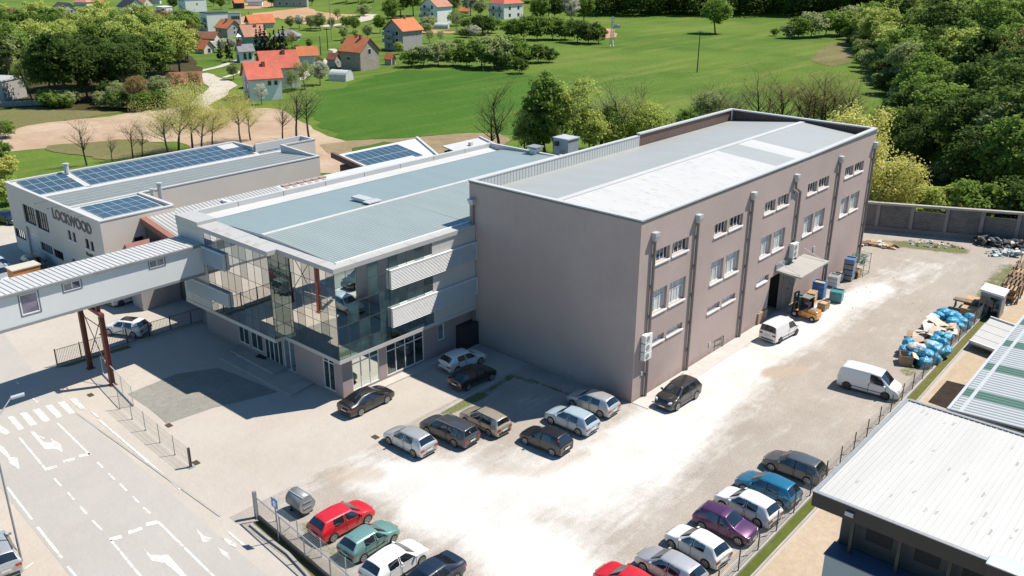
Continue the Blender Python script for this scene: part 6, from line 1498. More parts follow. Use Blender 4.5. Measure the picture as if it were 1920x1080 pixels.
mb = MB(kbo); P = [a+d*.62+nn*.02, a+d*.94+nn*.02]; mb.add([P[0]+ZU*.9,P[1]+ZU*.9,P[1]+ZU*2.0,P[0]+ZU*2.0],[(0,1,2,3)]); mb.build('window', GLASSD, kb)
# timber racks beyond the cabin
def rack(loc, sx, sy, sz, rz, label):
    t = thing('timber_rack', label, 'timber rack', loc, rz, 'timber racks beyond the cabin'); 
    for x in (-sx/2, sx/2):
        for y in (-sy/2, sy/2):
            mb = MB(); mb.box((x-.06,y-.06,0),(x+.06,y+.06,sz)); mb.build('leg', OLDWOOD, t)
    for z in (.3, sz*.5, sz-.12):
        mb = MB(); 
        for k in range(5): mb.box((-sx/2-.05,-sy/2+k*(sy-.16)/4,z),(sx/2+.05,-sy/2+.16+k*(sy-.16)/4,z+.05))
        mb.build('shelf', OLDWOOD, t)
    mb = MB(); mb.bar((-sx/2,-sy/2,.35),(-sx/2,sy/2,sz-.2),.08,.05); mb.bar((-sx/2,-sy/2-.03,.35),(sx/2,-sy/2-.03,sz-.2),.08,.05); mb.build('brace', WOOD, t)
    random.seed(int(loc[0])); 
    for z in (.36, sz*.5+.06):
        mb = MB(); mb.box((-sx*.4,-sy*.35,z),(sx*.35,sy*.3,z+random.uniform(.2,.45))); mb.build('load', random.choice([WOOD,CARDB,OLDWOOD]), t)
for i, (px, py) in enumerate(((1893,562),(1903,545),(1912,531),(1921,519))):
    q = G(px,py); rack((q.x,q.y,0), 2.0,1.6,2.0, R(5), ['timber rack standing right behind the white roofed cabin','second timber rack beyond the cabin','third timber rack beyond the cabin','timber rack at the picture edge below the block wall'][i])
# benches and boards next to the cabin
q = G(1806,580); t = thing('timber_trestle', 'dark brown timber trestle left of the board stacks', 'trestle', (q.x,q.y,0), R(0)); mb = MB(); mb.box((-.4,-1.0,.85),(.4,1.0,1.0)); mb.build('top', OLDWOOD, t)
for y in (-.8,.8):
    mb = MB(); mb.bar((-.35,y,0),(0,y,.85),.1,.1); mb.bar((.35,y,0),(0,y,.85),.1,.1); mb.build('leg', OLDWOOD, t)
for i, (px, py, n_) in enumerate(((1820,590,5),(1826,577,7))):
    q = G(px,py)
    t = thing('board_stack', ['pale board stack in front of the fence, nearer the bags','pale board stack behind the first, nearer the cabin'][i], 'board stack', (q.x,q.y,0), R(3)); mb = MB()
    for k in range(n_): mb.box((-.6,-.9,.1+k*.13),(.6,.9,.2+k*.13))
    mb.build('boards', WOOD, t)
    for y in (-.6,.6): mb = MB(); mb.box((-.6,y-.05,0),(.6,y+.05,.099)); mb.build('bearer', OLDWOOD, t)
# tyres and scrap below the block wall
TY = None
for i, (px, py, lay_, lab) in enumerate(((1839,460,0,'upright old tyre leaning in the scrap, left one of three'),(1858,461,0,'upright old tyre leaning in the scrap, middle one'),(1868,461,0,'upright old tyre leaning in the scrap, right one'),(1845,452,1,'old tyre lying flat on top of the dark scrap'))):
    if TY is None:
        mb = MB((0,0,0)); n_ = 20; prof = [(.22,-.09),(.36,-.12),(.42,-.06),(.42,.06),(.36,.12),(.22,.09)]
        mb.add([(r_*math.cos(2*PI*k/n_),y,r_*math.sin(2*PI*k/n_)) for r_,y in prof for k in range(n_)], [(j*n_+k,j*n_+(k+1)%n_,((j+1)%6)*n_+(k+1)%n_,((j+1)%6)*n_+k) for j in range(6) for k in range(n_)]); TY = mb.build('old_tyre', M('dusty_tyre',(.13,.13,.13),.8,kind='obj'), smooth=True); o = TY
    else: o = TY.copy(); COL.objects.link(o)
    q = G(px,py); o.location = (q.x,q.y,.55 if not lay_ else .9); o.scale = (1.3,1.3,1.3); o.rotation_euler = (R(80) if lay_ else R(-12),0,R(60)); tag(o, lab, 'tyre', 'old tyres in the scrap by the wall')
random.seed(9)
def scrap(name, c0, c1, wid, n_, size, mats, label, hmax=.6):
    mb = MB()
    for k in range(n_):
        p = c0.lerp(c1, random.random())+Vector((random.uniform(-wid,wid),random.uniform(-wid,wid),0)); s_ = random.uniform(.3,1)*size
        mb.obox((p.x,p.y,random.uniform(.05,hmax)), s_, s_*random.uniform(.15,.8), s_*random.uniform(.04,.3), random.uniform(0,6), random.randrange(len(mats)), Matrix.Rotation(random.uniform(-.6,.6),3,'X'))
    return tag(mb.build(name, mats), label, kind='stuff')
WS = M('scrap_white',(.52,.50,.46),.8,var=.2,sc=3); BS = M('scrap_dark',(.045,.045,.045),.8,var=.4); RS = M('scrap_red',(.30,.16,.10),.8,var=.3)
scrap('dark_scrap', G(1835,455), G(1922,470), 1.0, 120, 1.1, [BS,BS,BS,GREY,WS], 'heap of dark scrap along the foot of the block wall', .9)
scrap('board_rubble', G(1612,458), G(1675,464), .7, 45, 1.2, [WS,RS,WOOD,WS], 'broken boards and white sheets at the far hall corner', .35)
scrap('pale_litter', G(1700,455), G(1800,462), 1.2, 40, .45, [WS,GREY], 'pale litter in the weeds by the block wall', .15)
TARP = M('blue_tarp_scrap',(.26,.36,.42),.5,var=.4,sc=4)
scrap('film_heap', G(1862,478), G(1915,476), .9, 110, .7, [TARP,WS,TARP], 'crumpled blue grey film heap at the yard edge', .5)
scrap('yard_litter', G(1560,520), G(1700,600), 5, 40, .18, [WS,CARDB], 'scattered pale litter on the yard ground', .04)
# ================================================================== village houses beyond the meadow
def depth_at(p): return (Vector(p)-Vector((0,0,CAMH))).dot(_f)
def GT(px, py):
    """ground point under a photo pixel, following the terrain"""
    d = _f*FPX + _r*(px-960) - _u*(py-540); d.normalize(); t = 60.0
    while t < 1200:
        p = Vector((0,0,CAMH))+d*t
        if p.z <= terrain_z(p.x, p.y): return Vector((p.x, p.y, terrain_z(p.x, p.y)))
        t += 1.5
    return Vector((0,0,CAMH))+d*900
def mpp(p): return depth_at(p)/FPX
TILE = {}
def tile(nm, col):
    if nm not in TILE:
        m, nt, b = newmat('roof_tiles_'+nm); v = coord(nt)
        n1 = noisef(nt, v, .5, 6, .7); n2 = noisef(nt, v, 4, 4, .8)
        c = mixc(nt, ramp(nt, n1, [(.35,0.),(.65,1.)]), tuple(x*.85 for x in col), tuple(min(1,x*1.15) for x in col)); c = mixc(nt, ramp(nt, n2, [(.35,.35),(.6,0.)]), c, tuple(x*.5 for x in col))
        nt.links.new(c, b.inputs['Base Color']); b.inputs['Roughness'].default_value = .85; bump(nt, b, n2, .5, .06); TILE[nm] = m
    return TILE[nm]
TILE['orange'] = None; del TILE['orange']
ORG = tile('orange',(.50,.155,.06)); REDR = tile('red',(.50,.12,.075)); BRR = tile('brown',(.27,.11,.065)); PNK = tile('faded',(.40,.19,.13)); NVR = tile('navy',(.022,.027,.042)); GRR = tile('grey',(.21,.21,.22)); DKR = tile('charcoal',(.055,.055,.06))
WW = M('house_white', (.74,.74,.72), .85, var=.05, sc=.4, stain=.15); WG = M('house_grey', (.34,.33,.315), .9, var=.08, sc=.5, stain=.2); WBK = M('house_block', (.32,.27,.235), .9, var=.2, sc=1.5, stain=.3); WT = M('house_teal', (.22,.34,.33), .85, var=.05); WBL = M('house_pale_blue', (.52,.60,.63), .85, var=.05); WBR = M('dark_gable_boards', (.06,.04,.032), .8, var=.2); WCR = M('house_cream', (.56,.51,.44), .85, var=.06)
def house(name, label, cat, px, py, wpx, dpx, hpx, rpx, delta, wall, roof, wins=(), hip=False, flat=False, gable=None, chim=None, balc=(), door=None, over=.5, group=None):
    p = GT(px, py); k = mpp(p); W, D, H, RH = wpx*k, dpx*k, hpx*k*1.02, rpx*k*1.05
    t = thing(name, label, cat, p, R(-48.6+delta), group)
    x, y = W/2, D/2; o = over
    mb = MB((0,0,0))
    mb.box((-x,-y,-1.5),(x,y,H))
    w_ = mb.build('wall', wall, t)
    if not flat and not hip:
        mb = MB(); 
        for s in (-1,1): mb.add([(s*x,-y,H+.001),(s*x,y,H+.001),(s*x,0,H+RH),(s*x-s*.25,-y,H+.001),(s*x-s*.25,y,H+.001),(s*x-s*.25,0,H+RH)],[(0,1,2),(3,5,4),(0,2,5,3),(1,4,5,2)])
        mb.build('gable', gable or wall, t)
    mb = MB()
    if flat: mb.box((-x-.15,-y-.15,H+.002),(x+.15,y+.15,H+.3))
    elif hip:
        X, Y = x+o, y+o; m_ = max(0, X-Y); zb = H-.05; P = [(-X,-Y,zb),(X,-Y,zb),(X,Y,zb),(-X,Y,zb),(-m_-.05,0,H+RH),(m_+.05,0,H+RH)]; mb.add(P,[(0,1,5,4),(2,3,4,5),(1,2,5),(3,0,4),(0,3,2,1)])
    else:
        sl = RH/y; th = .22
        for s in (-1,1):
            e = y+o; ze = H-o*sl
            a = [(-x-o,s*e,ze),(x+o,s*e,ze),(x+o,0,H+RH),(-x-o,0,H+RH)]
            mb.add([(q[0],q[1],q[2]+.02) for q in a]+[(q[0],q[1],q[2]+th) for q in a],[(0,1,2,3),(4,5,6,7),(0,1,5,4),(1,2,6,5),(3,0,4,7)])
    rf = mb.build('roof', roof, t)
    if chim is not None:
        for cx, cy in chim:
            mb = MB(); zc = H+RH*(1-abs(cy)); mb.box((cx*x-.35,cy*y-.35,zc-.4),(cx*x+.35,cy*y+.35,zc+1.1)); mb.build('chimney', BRR, rf)
    for f, u, z, ww, hh in wins:
        ww, hh, zz_ = ww, hh, z*H
        mb = MB()
        if f == 'y': c_ = lambda a, b2, n: (-x+u*W+a, -y-n, zz_+b2)
        elif f == '-x': c_ = lambda a, b2, n: (-x-n, y-u*D-a, zz_+b2)
        else: c_ = lambda a, b2, n: (x+n, -y+u*D+a, zz_+b2)
        def q(a0,b0,a1,b1,n,mi): mb.add([c_(a,b2,nn) for nn in (0.005,n) for a,b2 in ((a0,b0),(a1,b0),(a1,b1),(a0,b1))],[(4,5,6,7),(0,1,5,4),(1,2,6,5),(2,3,7,6),(3,0,4,7)],mi)
        q(-ww/2-.09,-hh/2-.09,ww/2+.09,hh/2+.09,.05,0); q(-ww/2,-hh/2,ww/2,hh/2,.058,1)
        mb.build('window', [WW if wall is not WW else LGREY, GLASSD], t)
    if door:
        f, u = door; mb = MB()
        if f == 'y': mb.box((-x+u*W-.5,-y-.06,0),(-x+u*W+.5,-y-.005,2.1))
        elif f == '-x': mb.box((-x-.06,y-u*D-.5,0),(-x-.005,y-u*D+.5,2.1))
        else: mb.box((x+.005,-y+u*D-.5,0),(x+.06,-y+u*D+.5,2.1))
        mb.build('door', WBR, t)
    for f, z, u0, u1 in balc:
        mb = MB(); 
        if f == 'y': mb.box((-x+u0*W,-y-1.3,z*H),(-x+u1*W,-y-.01,z*H+.2)); mb.box((-x+u0*W,-y-1.3,z*H+.2),(-x+u1*W,-y-1.22,z*H+1.1))
        elif f == '-x': mb.box((-x-1.3,y-u1*D,z*H),(-x-.01,y-u0*D,z*H+.2)); mb.box((-x-1.3,y-u1*D,z*H+.2),(-x-1.22,y-u0*D,z*H+1.1))
        mb.build('balcony', GREY, t)
    return t, (W, D, H, RH)
V = 'houses of the village'
w2 = lambda f, us, zs, ww=1.1, hh=1.3: [(f,u,z,ww,hh) for u in us for z in zs]
h14, dm = house('village_house','large white house with a salmon red roof next to the yellow willows','house',494,184,58,62,40,24,27,WW,REDR,w2('y',(.62,.82),(.75,),.7,.9)+w2('-x',(.3,.7),(.25,.65),1.0,1.4),chim=[(.1,-.3)],group=V)
W,D,H,RH = dm; mb = MB(); mb.box((-W/2-.05,-.35,.3),(-W/2-.004,.35,H*.98)); mb.build('blue_strip', M('blue_grey_strip',(.10,.15,.22),.4), h14)
house('village_house','salmon red roofed house wing right behind the large white house','house',525,163,66,46,38,24,27,WW,REDR,w2('y',(.7,),(.3,.7)),gable=WBR,chim=[(.3,-.2)],group=V)
house('village_house','unplastered block house with an orange roof beside the grey polytunnel','house',676,129,50,50,34,21,-35,WBK,ORG,w2('y',(.35,.45),(.6,),.7,.9)+w2('x',(.5,),(.95,)),chim=[(-.2,.1),(.3,-.1)],group=V)
house('village_house','tall grey three storey house with balconies and orange roof','house',757,93,50,50,36,17,50,WG,ORG,w2('-x',(.25,.7),(.2,.5,.85))+w2('y',(.55,.72),(.75,),.6,.6),chim=[(.2,0)],balc=(('-x',.38,.05,.6),('-x',.72,.05,.6)),group=V)
house('garden_shed','tiny grey shed with orange roof between block house and tall grey house','shed',732,122,15,14,11,8,-30,WG,ORG,door=('x',.5),over=.25,group=V)
house('village_house','white house with blue balconies and brown roof above the bushes','house',818,44,38,44,31,14,50,WW,PNK,w2('-x',(.25,.7),(.2,.55,.95)),balc=(('-x',.36,.02,.7),('-x',.75,.1,.6)),chim=[(.3,0)],group=V)
house('village_house','white cube house with a red hip roof at the top centre','house',949,34,48,42,27,15,42,WW,REDR,w2('y',(.3,.75),(.25,.7))+w2('-x',(.3,.7),(.25,.7)),hip=True,balc=(('-x',.45,.1,.9),),group=V)
house('garden_shed','small orange roofed outbuilding left of the red hip roof house','shed',870,26,17,10,6,5,5,WCR,ORG,group=V)
house('village_house','white gabled house with a dark solar roof above the wood','house',248,27,38,34,15,12,-42,WW,NVR,w2('x',(.3,.6),(.4,)),group=V)
house('flat_house','small white flat roofed box house right of the dark roofed gable house','house',309,28,24,20,14,0,-40,WW,WW,w2('y',(.3,),(.6,)),flat=True,group=V)
house('village_house','big white and pale blue house with an orange roof at the top left','house',362,21,40,36,27,8,40,WW,ORG,w2('-x',(.25,.5,.75),(.3,.75),.9,1.1)+w2('y',(.55,),(.5,.8),.6,.7),hip=True,group=V)
house('village_house','low white house wing under a navy roof','house',360,56,48,26,11,11,8,WW,NVR,w2('y',(.4,.7),(.5,)),hip=True,group=V)
house('modern_house','modern white house with dark balconies and flat roof','house',404,57,40,34,31,0,38,WW,DKR,w2('-x',(.2,.45,.7),(.28,.62),.9,1.5),flat=True,balc=(('-x',.16,.02,.9),('-x',.5,.02,.9)),chim=[],group=V)
house('modern_house','white flat roofed block with a row of windows behind the modern house','house',436,45,32,22,19,0,15,WW,GRR,w2('y',(.52,.64,.76,.88),(.6,),.7,1.3),flat=True,group=V)
house('village_house','grey house with a salmon roof and pale gable below the modern house','house',430,69,36,32,17,12,-38,WG,ORG,w2('x',(.5,),(.5,.95),.7,.9)+w2('y',(.4,),(.6,)),chim=[(.1,-.2)],group=V)
house('village_house','teal gabled house with a faded orange roof behind the dark conifers','house',474,83,40,38,17,16,36,WT,PNK,w2('-x',(.5,),(.5,)),chim=[(.3,-.2)],group=V)
house('village_house','house with a bright orange roof and dark gable below the ploughed field','house',488,52,46,30,10,12,32,WCR,ORG,w2('-x',(.4,),(.5,)),gable=WBR,group=V)
house('village_house','low long house with a brick brown roof left of the white tent','house',391,79,42,22,8,9,-18,WCR,BRR,w2('y',(.5,),(.5,)),group=V)
house('village_house','small house with an orange roof at the wood edge by the lane','house',384,100,26,24,10,12,-32,WCR,ORG,w2('x',(.5,),(.5,)),group=V)
house('pavilion','grey hip roofed pavilion right of the dark conifers','pavilion',539,75,42,26,8,10,0,WG,GRR,hip=True,over=.8,group=V)
house('garage','white and blue garage with an orange roof and dark gable','garage',577,119,34,24,17,12,22,WBL,ORG,gable=WBR,group=V)
house('garden_shed','grey plastered hut with an orange brown roof beside the lane bend','shed',627,126,18,18,15,9,-28,WG,BRR,w2('x',(.5,),(.6,),.5,.6),over=.3,group=V)
house('village_house','pink roofed house at the top left edge of the picture','house',157,11,26,20,7,7,-10,WCR,PNK,hip=True,group=V)
house('village_house','dark roofed pale house with a shadowed gable above the wood','house',122,26,36,26,10,9,-36,WG,DKR,w2('x',(.4,.65),(.5,)),balc=(),group=V)
house('village_house','small bright orange roofed house at the top left','house',186,9,16,14,6,6,20,WW,ORG,group=V)
house('village_house','faded red roofed house behind the solar roofed one','house',270,11,26,20,7,9,-30,WCR,PNK,group=V)
house('village_house','pale blue cottage with a dark hip roof at the top edge','house',290,7,22,16,8,6,10,WBL,DKR,hip=True,group=V)
house('garden_shed','brown timber hut with a small orange roof on the upper lawn','shed',448,16,17,16,10,5,30,WBR,ORG,over=.3,group=V)
house('garage','white double garage with a grey roof on the upper lawn','garage',479,11,26,14,8,4,8,WW,GRR,group=V)
house('flat_house','long grey flat roofed building beside the ploughed field','building',546,13,62,24,13,0,5,WG,GRR,w2('y',(.2,.4,.6,.8),(.5,)),flat=True,group=V)
house('village_house','white house with orange roof peeping over the wood at the left edge','house',8,44,30,26,10,8,-25,WW,ORG,group=V)
house('village_house','brown roofed house half hidden by budding trees at the gravel lane','house',352,172,50,40,16,18,18,WCR,BRR,w2('y',(.4,.7),(.5,)),group=V)
ind, dm = house('industrial_building','grey industrial box with a strip window at the left edge','building',-2,186,76,60,36,0,-12,WG,LGREY,[],flat=True,group=None)
W,D,H,RH = dm; mb = MB(); mb.box((W*.02,-D/2-.06,H*.25),(W*.30,-D/2-.005,H*.42)); iw = mb.build('window', GLASSD, ind); mb = MB()
for k in range(6): mb.box((W*(.02+.056*k)-.06,-D/2-.09,H*.25),(W*(.02+.056*k)+.06,-D/2-.061,H*.42))
mb.build('frame', WW, iw)
# chapel
ch, dm = house('chapel','little white chapel with grey roof and a small brick belfry','chapel',461,116,27,24,20,10,32,WW,GRR,[],door=('-x',.5),over=.35)
W,D,H,RH = dm
for u in (.35,.7):
    mb = MB(); x_ = -W/2+u*W; y_ = -D/2; n_ = 8
    pts = [(x_-.45,.9),(x_+.45,.9)]+[(x_+.45*math.cos(PI*k/n_),2.3+.45*math.sin(PI*k/n_)) for k in range(n_+1)]
    mb.poly([(a,y_-.02,b2) for a,b2 in pts]); mb.build('arched_window', GLASSD, ch)
mb = MB(); mb.box((-W*.36-.55,-.55,H+RH*.6),(-W*.36+.55,.55,H+RH+1.6)); tb = mb.build('belfry', M('belfry_brick',(.20,.09,.06),.85,var=.2,sc=3), ch)
mb = MB(); z_ = H+RH+1.6; 
for a in (-.5,.5):
    for b2 in (-.5,.5): mb.box((-W*.36+a-.06,b2-.06,z_),(-W*.36+a+.06,b2+.06,z_+.8))
mb.build('posts', WW, tb); mb = MB(); mb.add([(-W*.36-.8,-.8,z_+.8),(-W*.36+.8,-.8,z_+.8),(-W*.36+.8,.8,z_+.8),(-W*.36-.8,.8,z_+.8),(-W*.36,0,z_+1.7)],[(0,1,4),(1,2,4),(2,3,4),(3,0,4),(3,2,1,0)]); mb.build('cap', LGREY, tb)
# polytunnels
def tunnel(px, py, lpx, hpx, wpx, delta, label):
    p = GT(px,py); k = mpp(p); L, H, W = lpx*k, hpx*k, wpx*k; t = thing('polytunnel', label, 'polytunnel', p, R(-48.6+delta), 'polytunnels of the village'); mb = MB(); n_ = 12; m_ = 8
    for i in range(m_+1):
        for j in range(n_+1): a = PI*j/n_; mb.v.append((-L/2+L*i/m_, -W/2*math.cos(a), max(-.2, H*math.sin(a)**.75-.0) if 0<j<n_ else -.2))
    for i in range(m_):
        for j in range(n_): a = i*(n_+1)+j; mb.f.append((a,a+1,a+n_+2,a+n_+1)); mb.m.append(0)
    mb.f.append(tuple(range(n_+1))); mb.m.append(0); mb.f.append(tuple(m_*(n_+1)+j for j in range(n_,-1,-1))); mb.m.append(0)
    mb.build('film', M('tunnel_film_%d' % px,(.47,.49,.47),.5,var=.08,sc=1), t)
    mb = MB(); 
    for i in (0,4,8):
        x_ = -L/2+L*i/m_
        for j in range(n_): a, b2 = PI*j/n_, PI*(j+1)/n_; mb.bar((x_,-W/2*math.cos(a)*1.01,H*math.sin(a)**.75*1.01),(x_,-W/2*math.cos(b2)*1.01,H*max(0,math.sin(b2))**.75*1.01),.06,.06)
    mb.build('hoop', LGREY, t)
tunnel(640,151,36,19,30,-20,'grey polytunnel at the meadow edge in front of the block house')
tunnel(399,91,22,13,22,-30,'white polytunnel beside the small orange roofed house')
tunnel(828,53,27,10,16,-8,'white polytunnel in front of the balcony house')
# stone wall at the left edge
sw = MB(); a, b2 = GT(-10,203), GT(84,198)
for k in range(46):
    p = a.lerp(b2,k/46); sw.obox((p.x,p.y,.5), 1.1,.8,1.0+.4*random.random(), random.uniform(0,1), 0)
tag(sw.build('stone_wall', M('stones',(.30,.29,.27),.95,var=.3,sc=1.5)), 'rough grey stone wall below the industrial building at the left edge', 'wall')
# poles
def pole(px, py, hpx, label, mat, arm=True):
    p = GT(px,py); k = mpp(p); H = hpx*k*1.02; t = thing('utility_pole', label, 'utility pole', p, R(-48.6), 'poles on the meadow and in the village'); mb = MB(); mb.tube((0,0,0),(0,0,H),.17,.10,n=7); mb.build('pole', mat, t)
    if arm: mb = MB(); mb.bar((-.9,0,H-.35),(.9,0,H-.35),.12,.12); mb.build('cross_arm', mat, t)
DW = M('dark_pole_wood',(.05,.04,.035),.9); CP = M('pale_pole',(.34,.33,.32),.8)
pole(1307,136,74,'dark wooden pole standing alone on the open meadow',DW); pole(602,108,38,'dark pole right of the orange roofed garage',DW,False); pole(615,95,40,'dark pole by the lane above the hut',DW); pole(622,75,74,'tall pale pole left of the ploughed field',CP); pole(467,38,16,'short dark pole on the ploughed field edge',DW,False); pole(425,22,25,'pale pole on the upper lawn',CP); pole(878,40,40,'pale pole left of the red hip roof house',CP,False); pole(728,46,16,'short dark pole at the dirt track',DW,False)
p = GT(1147,89); k = mpp(p); H = 55*k; pt = thing('pylon', 'grey lattice pylon with a small transformer on the meadow', 'pylon', p, R(-30)); mb = MB(); s0, s1 = .55, .28
for a in (-1,1):
    for b2 in (-1,1): mb.bar((a*s0,b2*s0,-.2),(a*s1,b2*s1,H),.10,.10)
n_ = 9
for i in range(n_):
    z0, z1 = H*i/n_, H*(i+1)/n_; q0, q1 = s0+(s1-s0)*i/n_, s0+(s1-s0)*(i+1)/n_
    for sg in (-1,1): mb.bar((-q0,sg*q0,z0),(q1,sg*q1,z1),.06,.06); mb.bar((sg*q0,-q0,z0),(sg*q1,q1,z1),.06,.06)
mb.build('lattice', LGREY, pt); mb = MB(); mb.box((.5,-.4,H*.62),(2.9,.5,H*.64)); mb.box((.8,-.4,H*.64),(1.4,.4,H*.75)); mb.box((1.7,-.4,H*.64),(2.6,.4,H*.72)); mb.build('transformer', LGREY, pt); mb = MB(); mb.bar((-1.4,0,H*.95),(1.4,0,H*.95),.12,.12); mb.build('cross_arm', LGREY, pt)
# ================================================================== trees
rng = np.random.default_rng(5)
def leafmat(name, c1, c2, trans=.48):
    m, nt, b = newmat(name); out = nt.nodes['Material Output']
    oi = nt.nodes.new('ShaderNodeObjectInfo')
    n1 = noisef(nt, coord(nt,'obj'), .55, 3, .6)
    f = mathn(nt, 'ADD', mathn(nt, 'MULTIPLY', n1, 1.1), mathn(nt, 'MULTIPLY', oi.outputs['Random'], .55))
    c = mixc(nt, ramp(nt, f, [(.35,0.),(1.05,1.)]), c1, c2)
    n2 = noisef(nt, coord(nt,'obj'), 2.6, 2, .6)
    c = mixc(nt, ramp(nt, n2, [(.35,.45),(.62,0.)]), c, tuple(x*.55 for x in c1))
    d = nt.nodes.new('ShaderNodeBsdfDiffuse'); t = nt.nodes.new('ShaderNodeBsdfTranslucent'); mx = nt.nodes.new('ShaderNodeMixShader'); mx.inputs[0].default_value = trans
    nt.links.new(c, d.inputs[0]); nt.links.new(mixc(nt, .5, c, tuple(min(1,x*1.5) for x in c2)), t.inputs[0]); nt.links.new(d.outputs[0], mx.inputs[1]); nt.links.new(t.outputs[0], mx.inputs[2]); nt.links.new(mx.outputs[0], out.inputs[0]); nt.nodes.remove(b)
    return m
LEAF = {'green': leafmat('green_leaves',(.085,.150,.030),(.225,.325,.075)), 'light': leafmat('fresh_leaves',(.25,.31,.075),(.48,.54,.155)), 'dark': leafmat('dark_leaves',(.055,.092,.026),(.125,.185,.050)), 'brown': leafmat('budding_leaves',(.22,.15,.07),(.36,.28,.12)), 'rust': leafmat('russet_leaves',(.27,.135,.065),(.38,.23,.11)),
        'olive': leafmat('olive_leaves',(.20,.24,.10),(.38,.43,.20)), 'yellow': leafmat('yellow_leaves',(.42,.42,.11),(.66,.63,.22)), 'blossom': leafmat('blossom',(.34,.35,.25),(.60,.60,.50)), 'conifer': leafmat('conifer_needles',(.034,.040,.024),(.070,.070,.038),.1)}
BARK = M('bark', (.085,.065,.05), .95, var=.3, sc=3, kind='obj'); BARKD = M('dark_bark', (.045,.035,.028), .95, var=.3, sc=3, kind='obj')
def quads_mesh(name, C, Nn, S, mat, asp=.75):
    """one small leaf-clump face per centre"""
    n = len(C); r = rng.normal(size=(n,3)); t1 = np.cross(Nn, r); t1 /= np.linalg.norm(t1,axis=1,keepdims=True)+1e-9; t2 = np.cross(Nn, t1)
    a = S[:,None]*t1; b2 = S[:,None]*asp*t2; bend = Nn*S[:,None]*.35
    Vv = np.stack([C-a, C-b2+bend*.6, C+a, C+b2+bend*.6],1).reshape(-1,3)
    me = bpy.data.meshes.new(name); me.vertices.add(4*n); me.vertices.foreach_set('co', Vv.ravel()); me.loops.add(4*n); me.loops.foreach_set('vertex_index', np.arange(4*n)); me.polygons.add(n); me.polygons.foreach_set('loop_start', np.arange(0,4*n,4)); me.polygons.foreach_set('loop_total', np.full(n,4)); me.update(calc_edges=True); me.validate(); me.materials.append(mat)
    return me
def crown(name, H, Rr, z0, lumps, per, size, shape='round', mat=None, droop=0.):
    Cs, Ns = [], []
    for _ in range(lumps):
        while True:
            u = rng.uniform(-1,1,3)
            if np.linalg.norm(u) < 1 and np.linalg.norm(u) > .30: break
        if shape == 'cone':
            h = rng.beta(1.0,1.5); ang = rng.uniform(0,2*PI); rr = Rr*(1-h)**.8*rng.uniform(.35,1); c = np.array([rr*math.cos(ang), rr*math.sin(ang), z0+(H-z0)*h]); lr = Rr*.30*(1.1-h*.8)
        else:
            hz = (u[2]+1)/2; wid = 1.0 if shape == 'round' else (.75+.25*math.sin(PI*hz))
            c = np.array([u[0]*Rr*wid*.86, u[1]*Rr*wid*.86, z0+(H-z0)*(.1+.80*hz)]); lr = Rr*rng.uniform(.12,.30)*(1.15 if rng.random() < .25 else 1)
        d = rng.normal(size=(per,3)); d /= np.linalg.norm(d,axis=1,keepdims=True); d[:,2] = np.where(d[:,2] < -.45, -d[:,2], d[:,2])
        rad = lr*np.abs(rng.normal(.85,.28,(per,1))); P = c+d*rad*np.array([1,1,.72])
        if droop:
            P[:,2] -= droop*np.abs(rng.normal(size=per))*(1+.5*np.linalg.norm(P[:,:2],axis=1)/Rr)
        Cs.append(P); nn = d+np.array([0,0,.45])+rng.normal(size=(per,3))*.55; Ns.append(nn/np.linalg.norm(nn,axis=1,keepdims=True))
    C, Nn = np.concatenate(Cs), np.concatenate(Ns); keep = C[:,2] > z0*.5; C, Nn = C[keep], Nn[keep]
    return quads_mesh(name, C, Nn, size*rng.uniform(.6,1.25,len(C)), mat)
def branches(H, Rr, z0, r0, seed, depth=3, n1=7, twig=True, lean=.0, spread=1.0):
    """tapered trunk with limbs; returns MB and branch tips"""
    rd = random.Random(seed); mb = MB(); tips = []
    def grow(p, d, L, r, lv):
        k = 3; q = p
        for i in range(k):
            d2 = (d+Vector((rd.gauss(0,.12),rd.gauss(0,.12),rd.gauss(0,.08)+.05))).normalized(); e = q+d2*(L/k); ra, rb = r*(1-.22*i), r*(1-.22*(i+1)); mb.tube(q, e, ra, rb, n=5 if lv < 2 else 3, cap=False)
            if lv < depth and i >= (1 if lv == 0 else 0):
                for _ in range(n1 if lv == 0 else 2):
                    a = rd.uniform(0,2*PI); out = Vector((math.cos(a),math.sin(a),0)); nd = (d2*rd.uniform(.5,.9)+out*rd.uniform(.5,.95)*spread).normalized(); grow(q.lerp(e,rd.uniform(.2,1)), nd, L*rd.uniform(.38,.62), rb*.55, lv+1)
            q = e; d = d2
        tips.append(q)
    grow(Vector((0,0,-.3)), Vector((lean,0,1)).normalized(), H*.80, r0, 0)
    return mb, tips
TP = {}
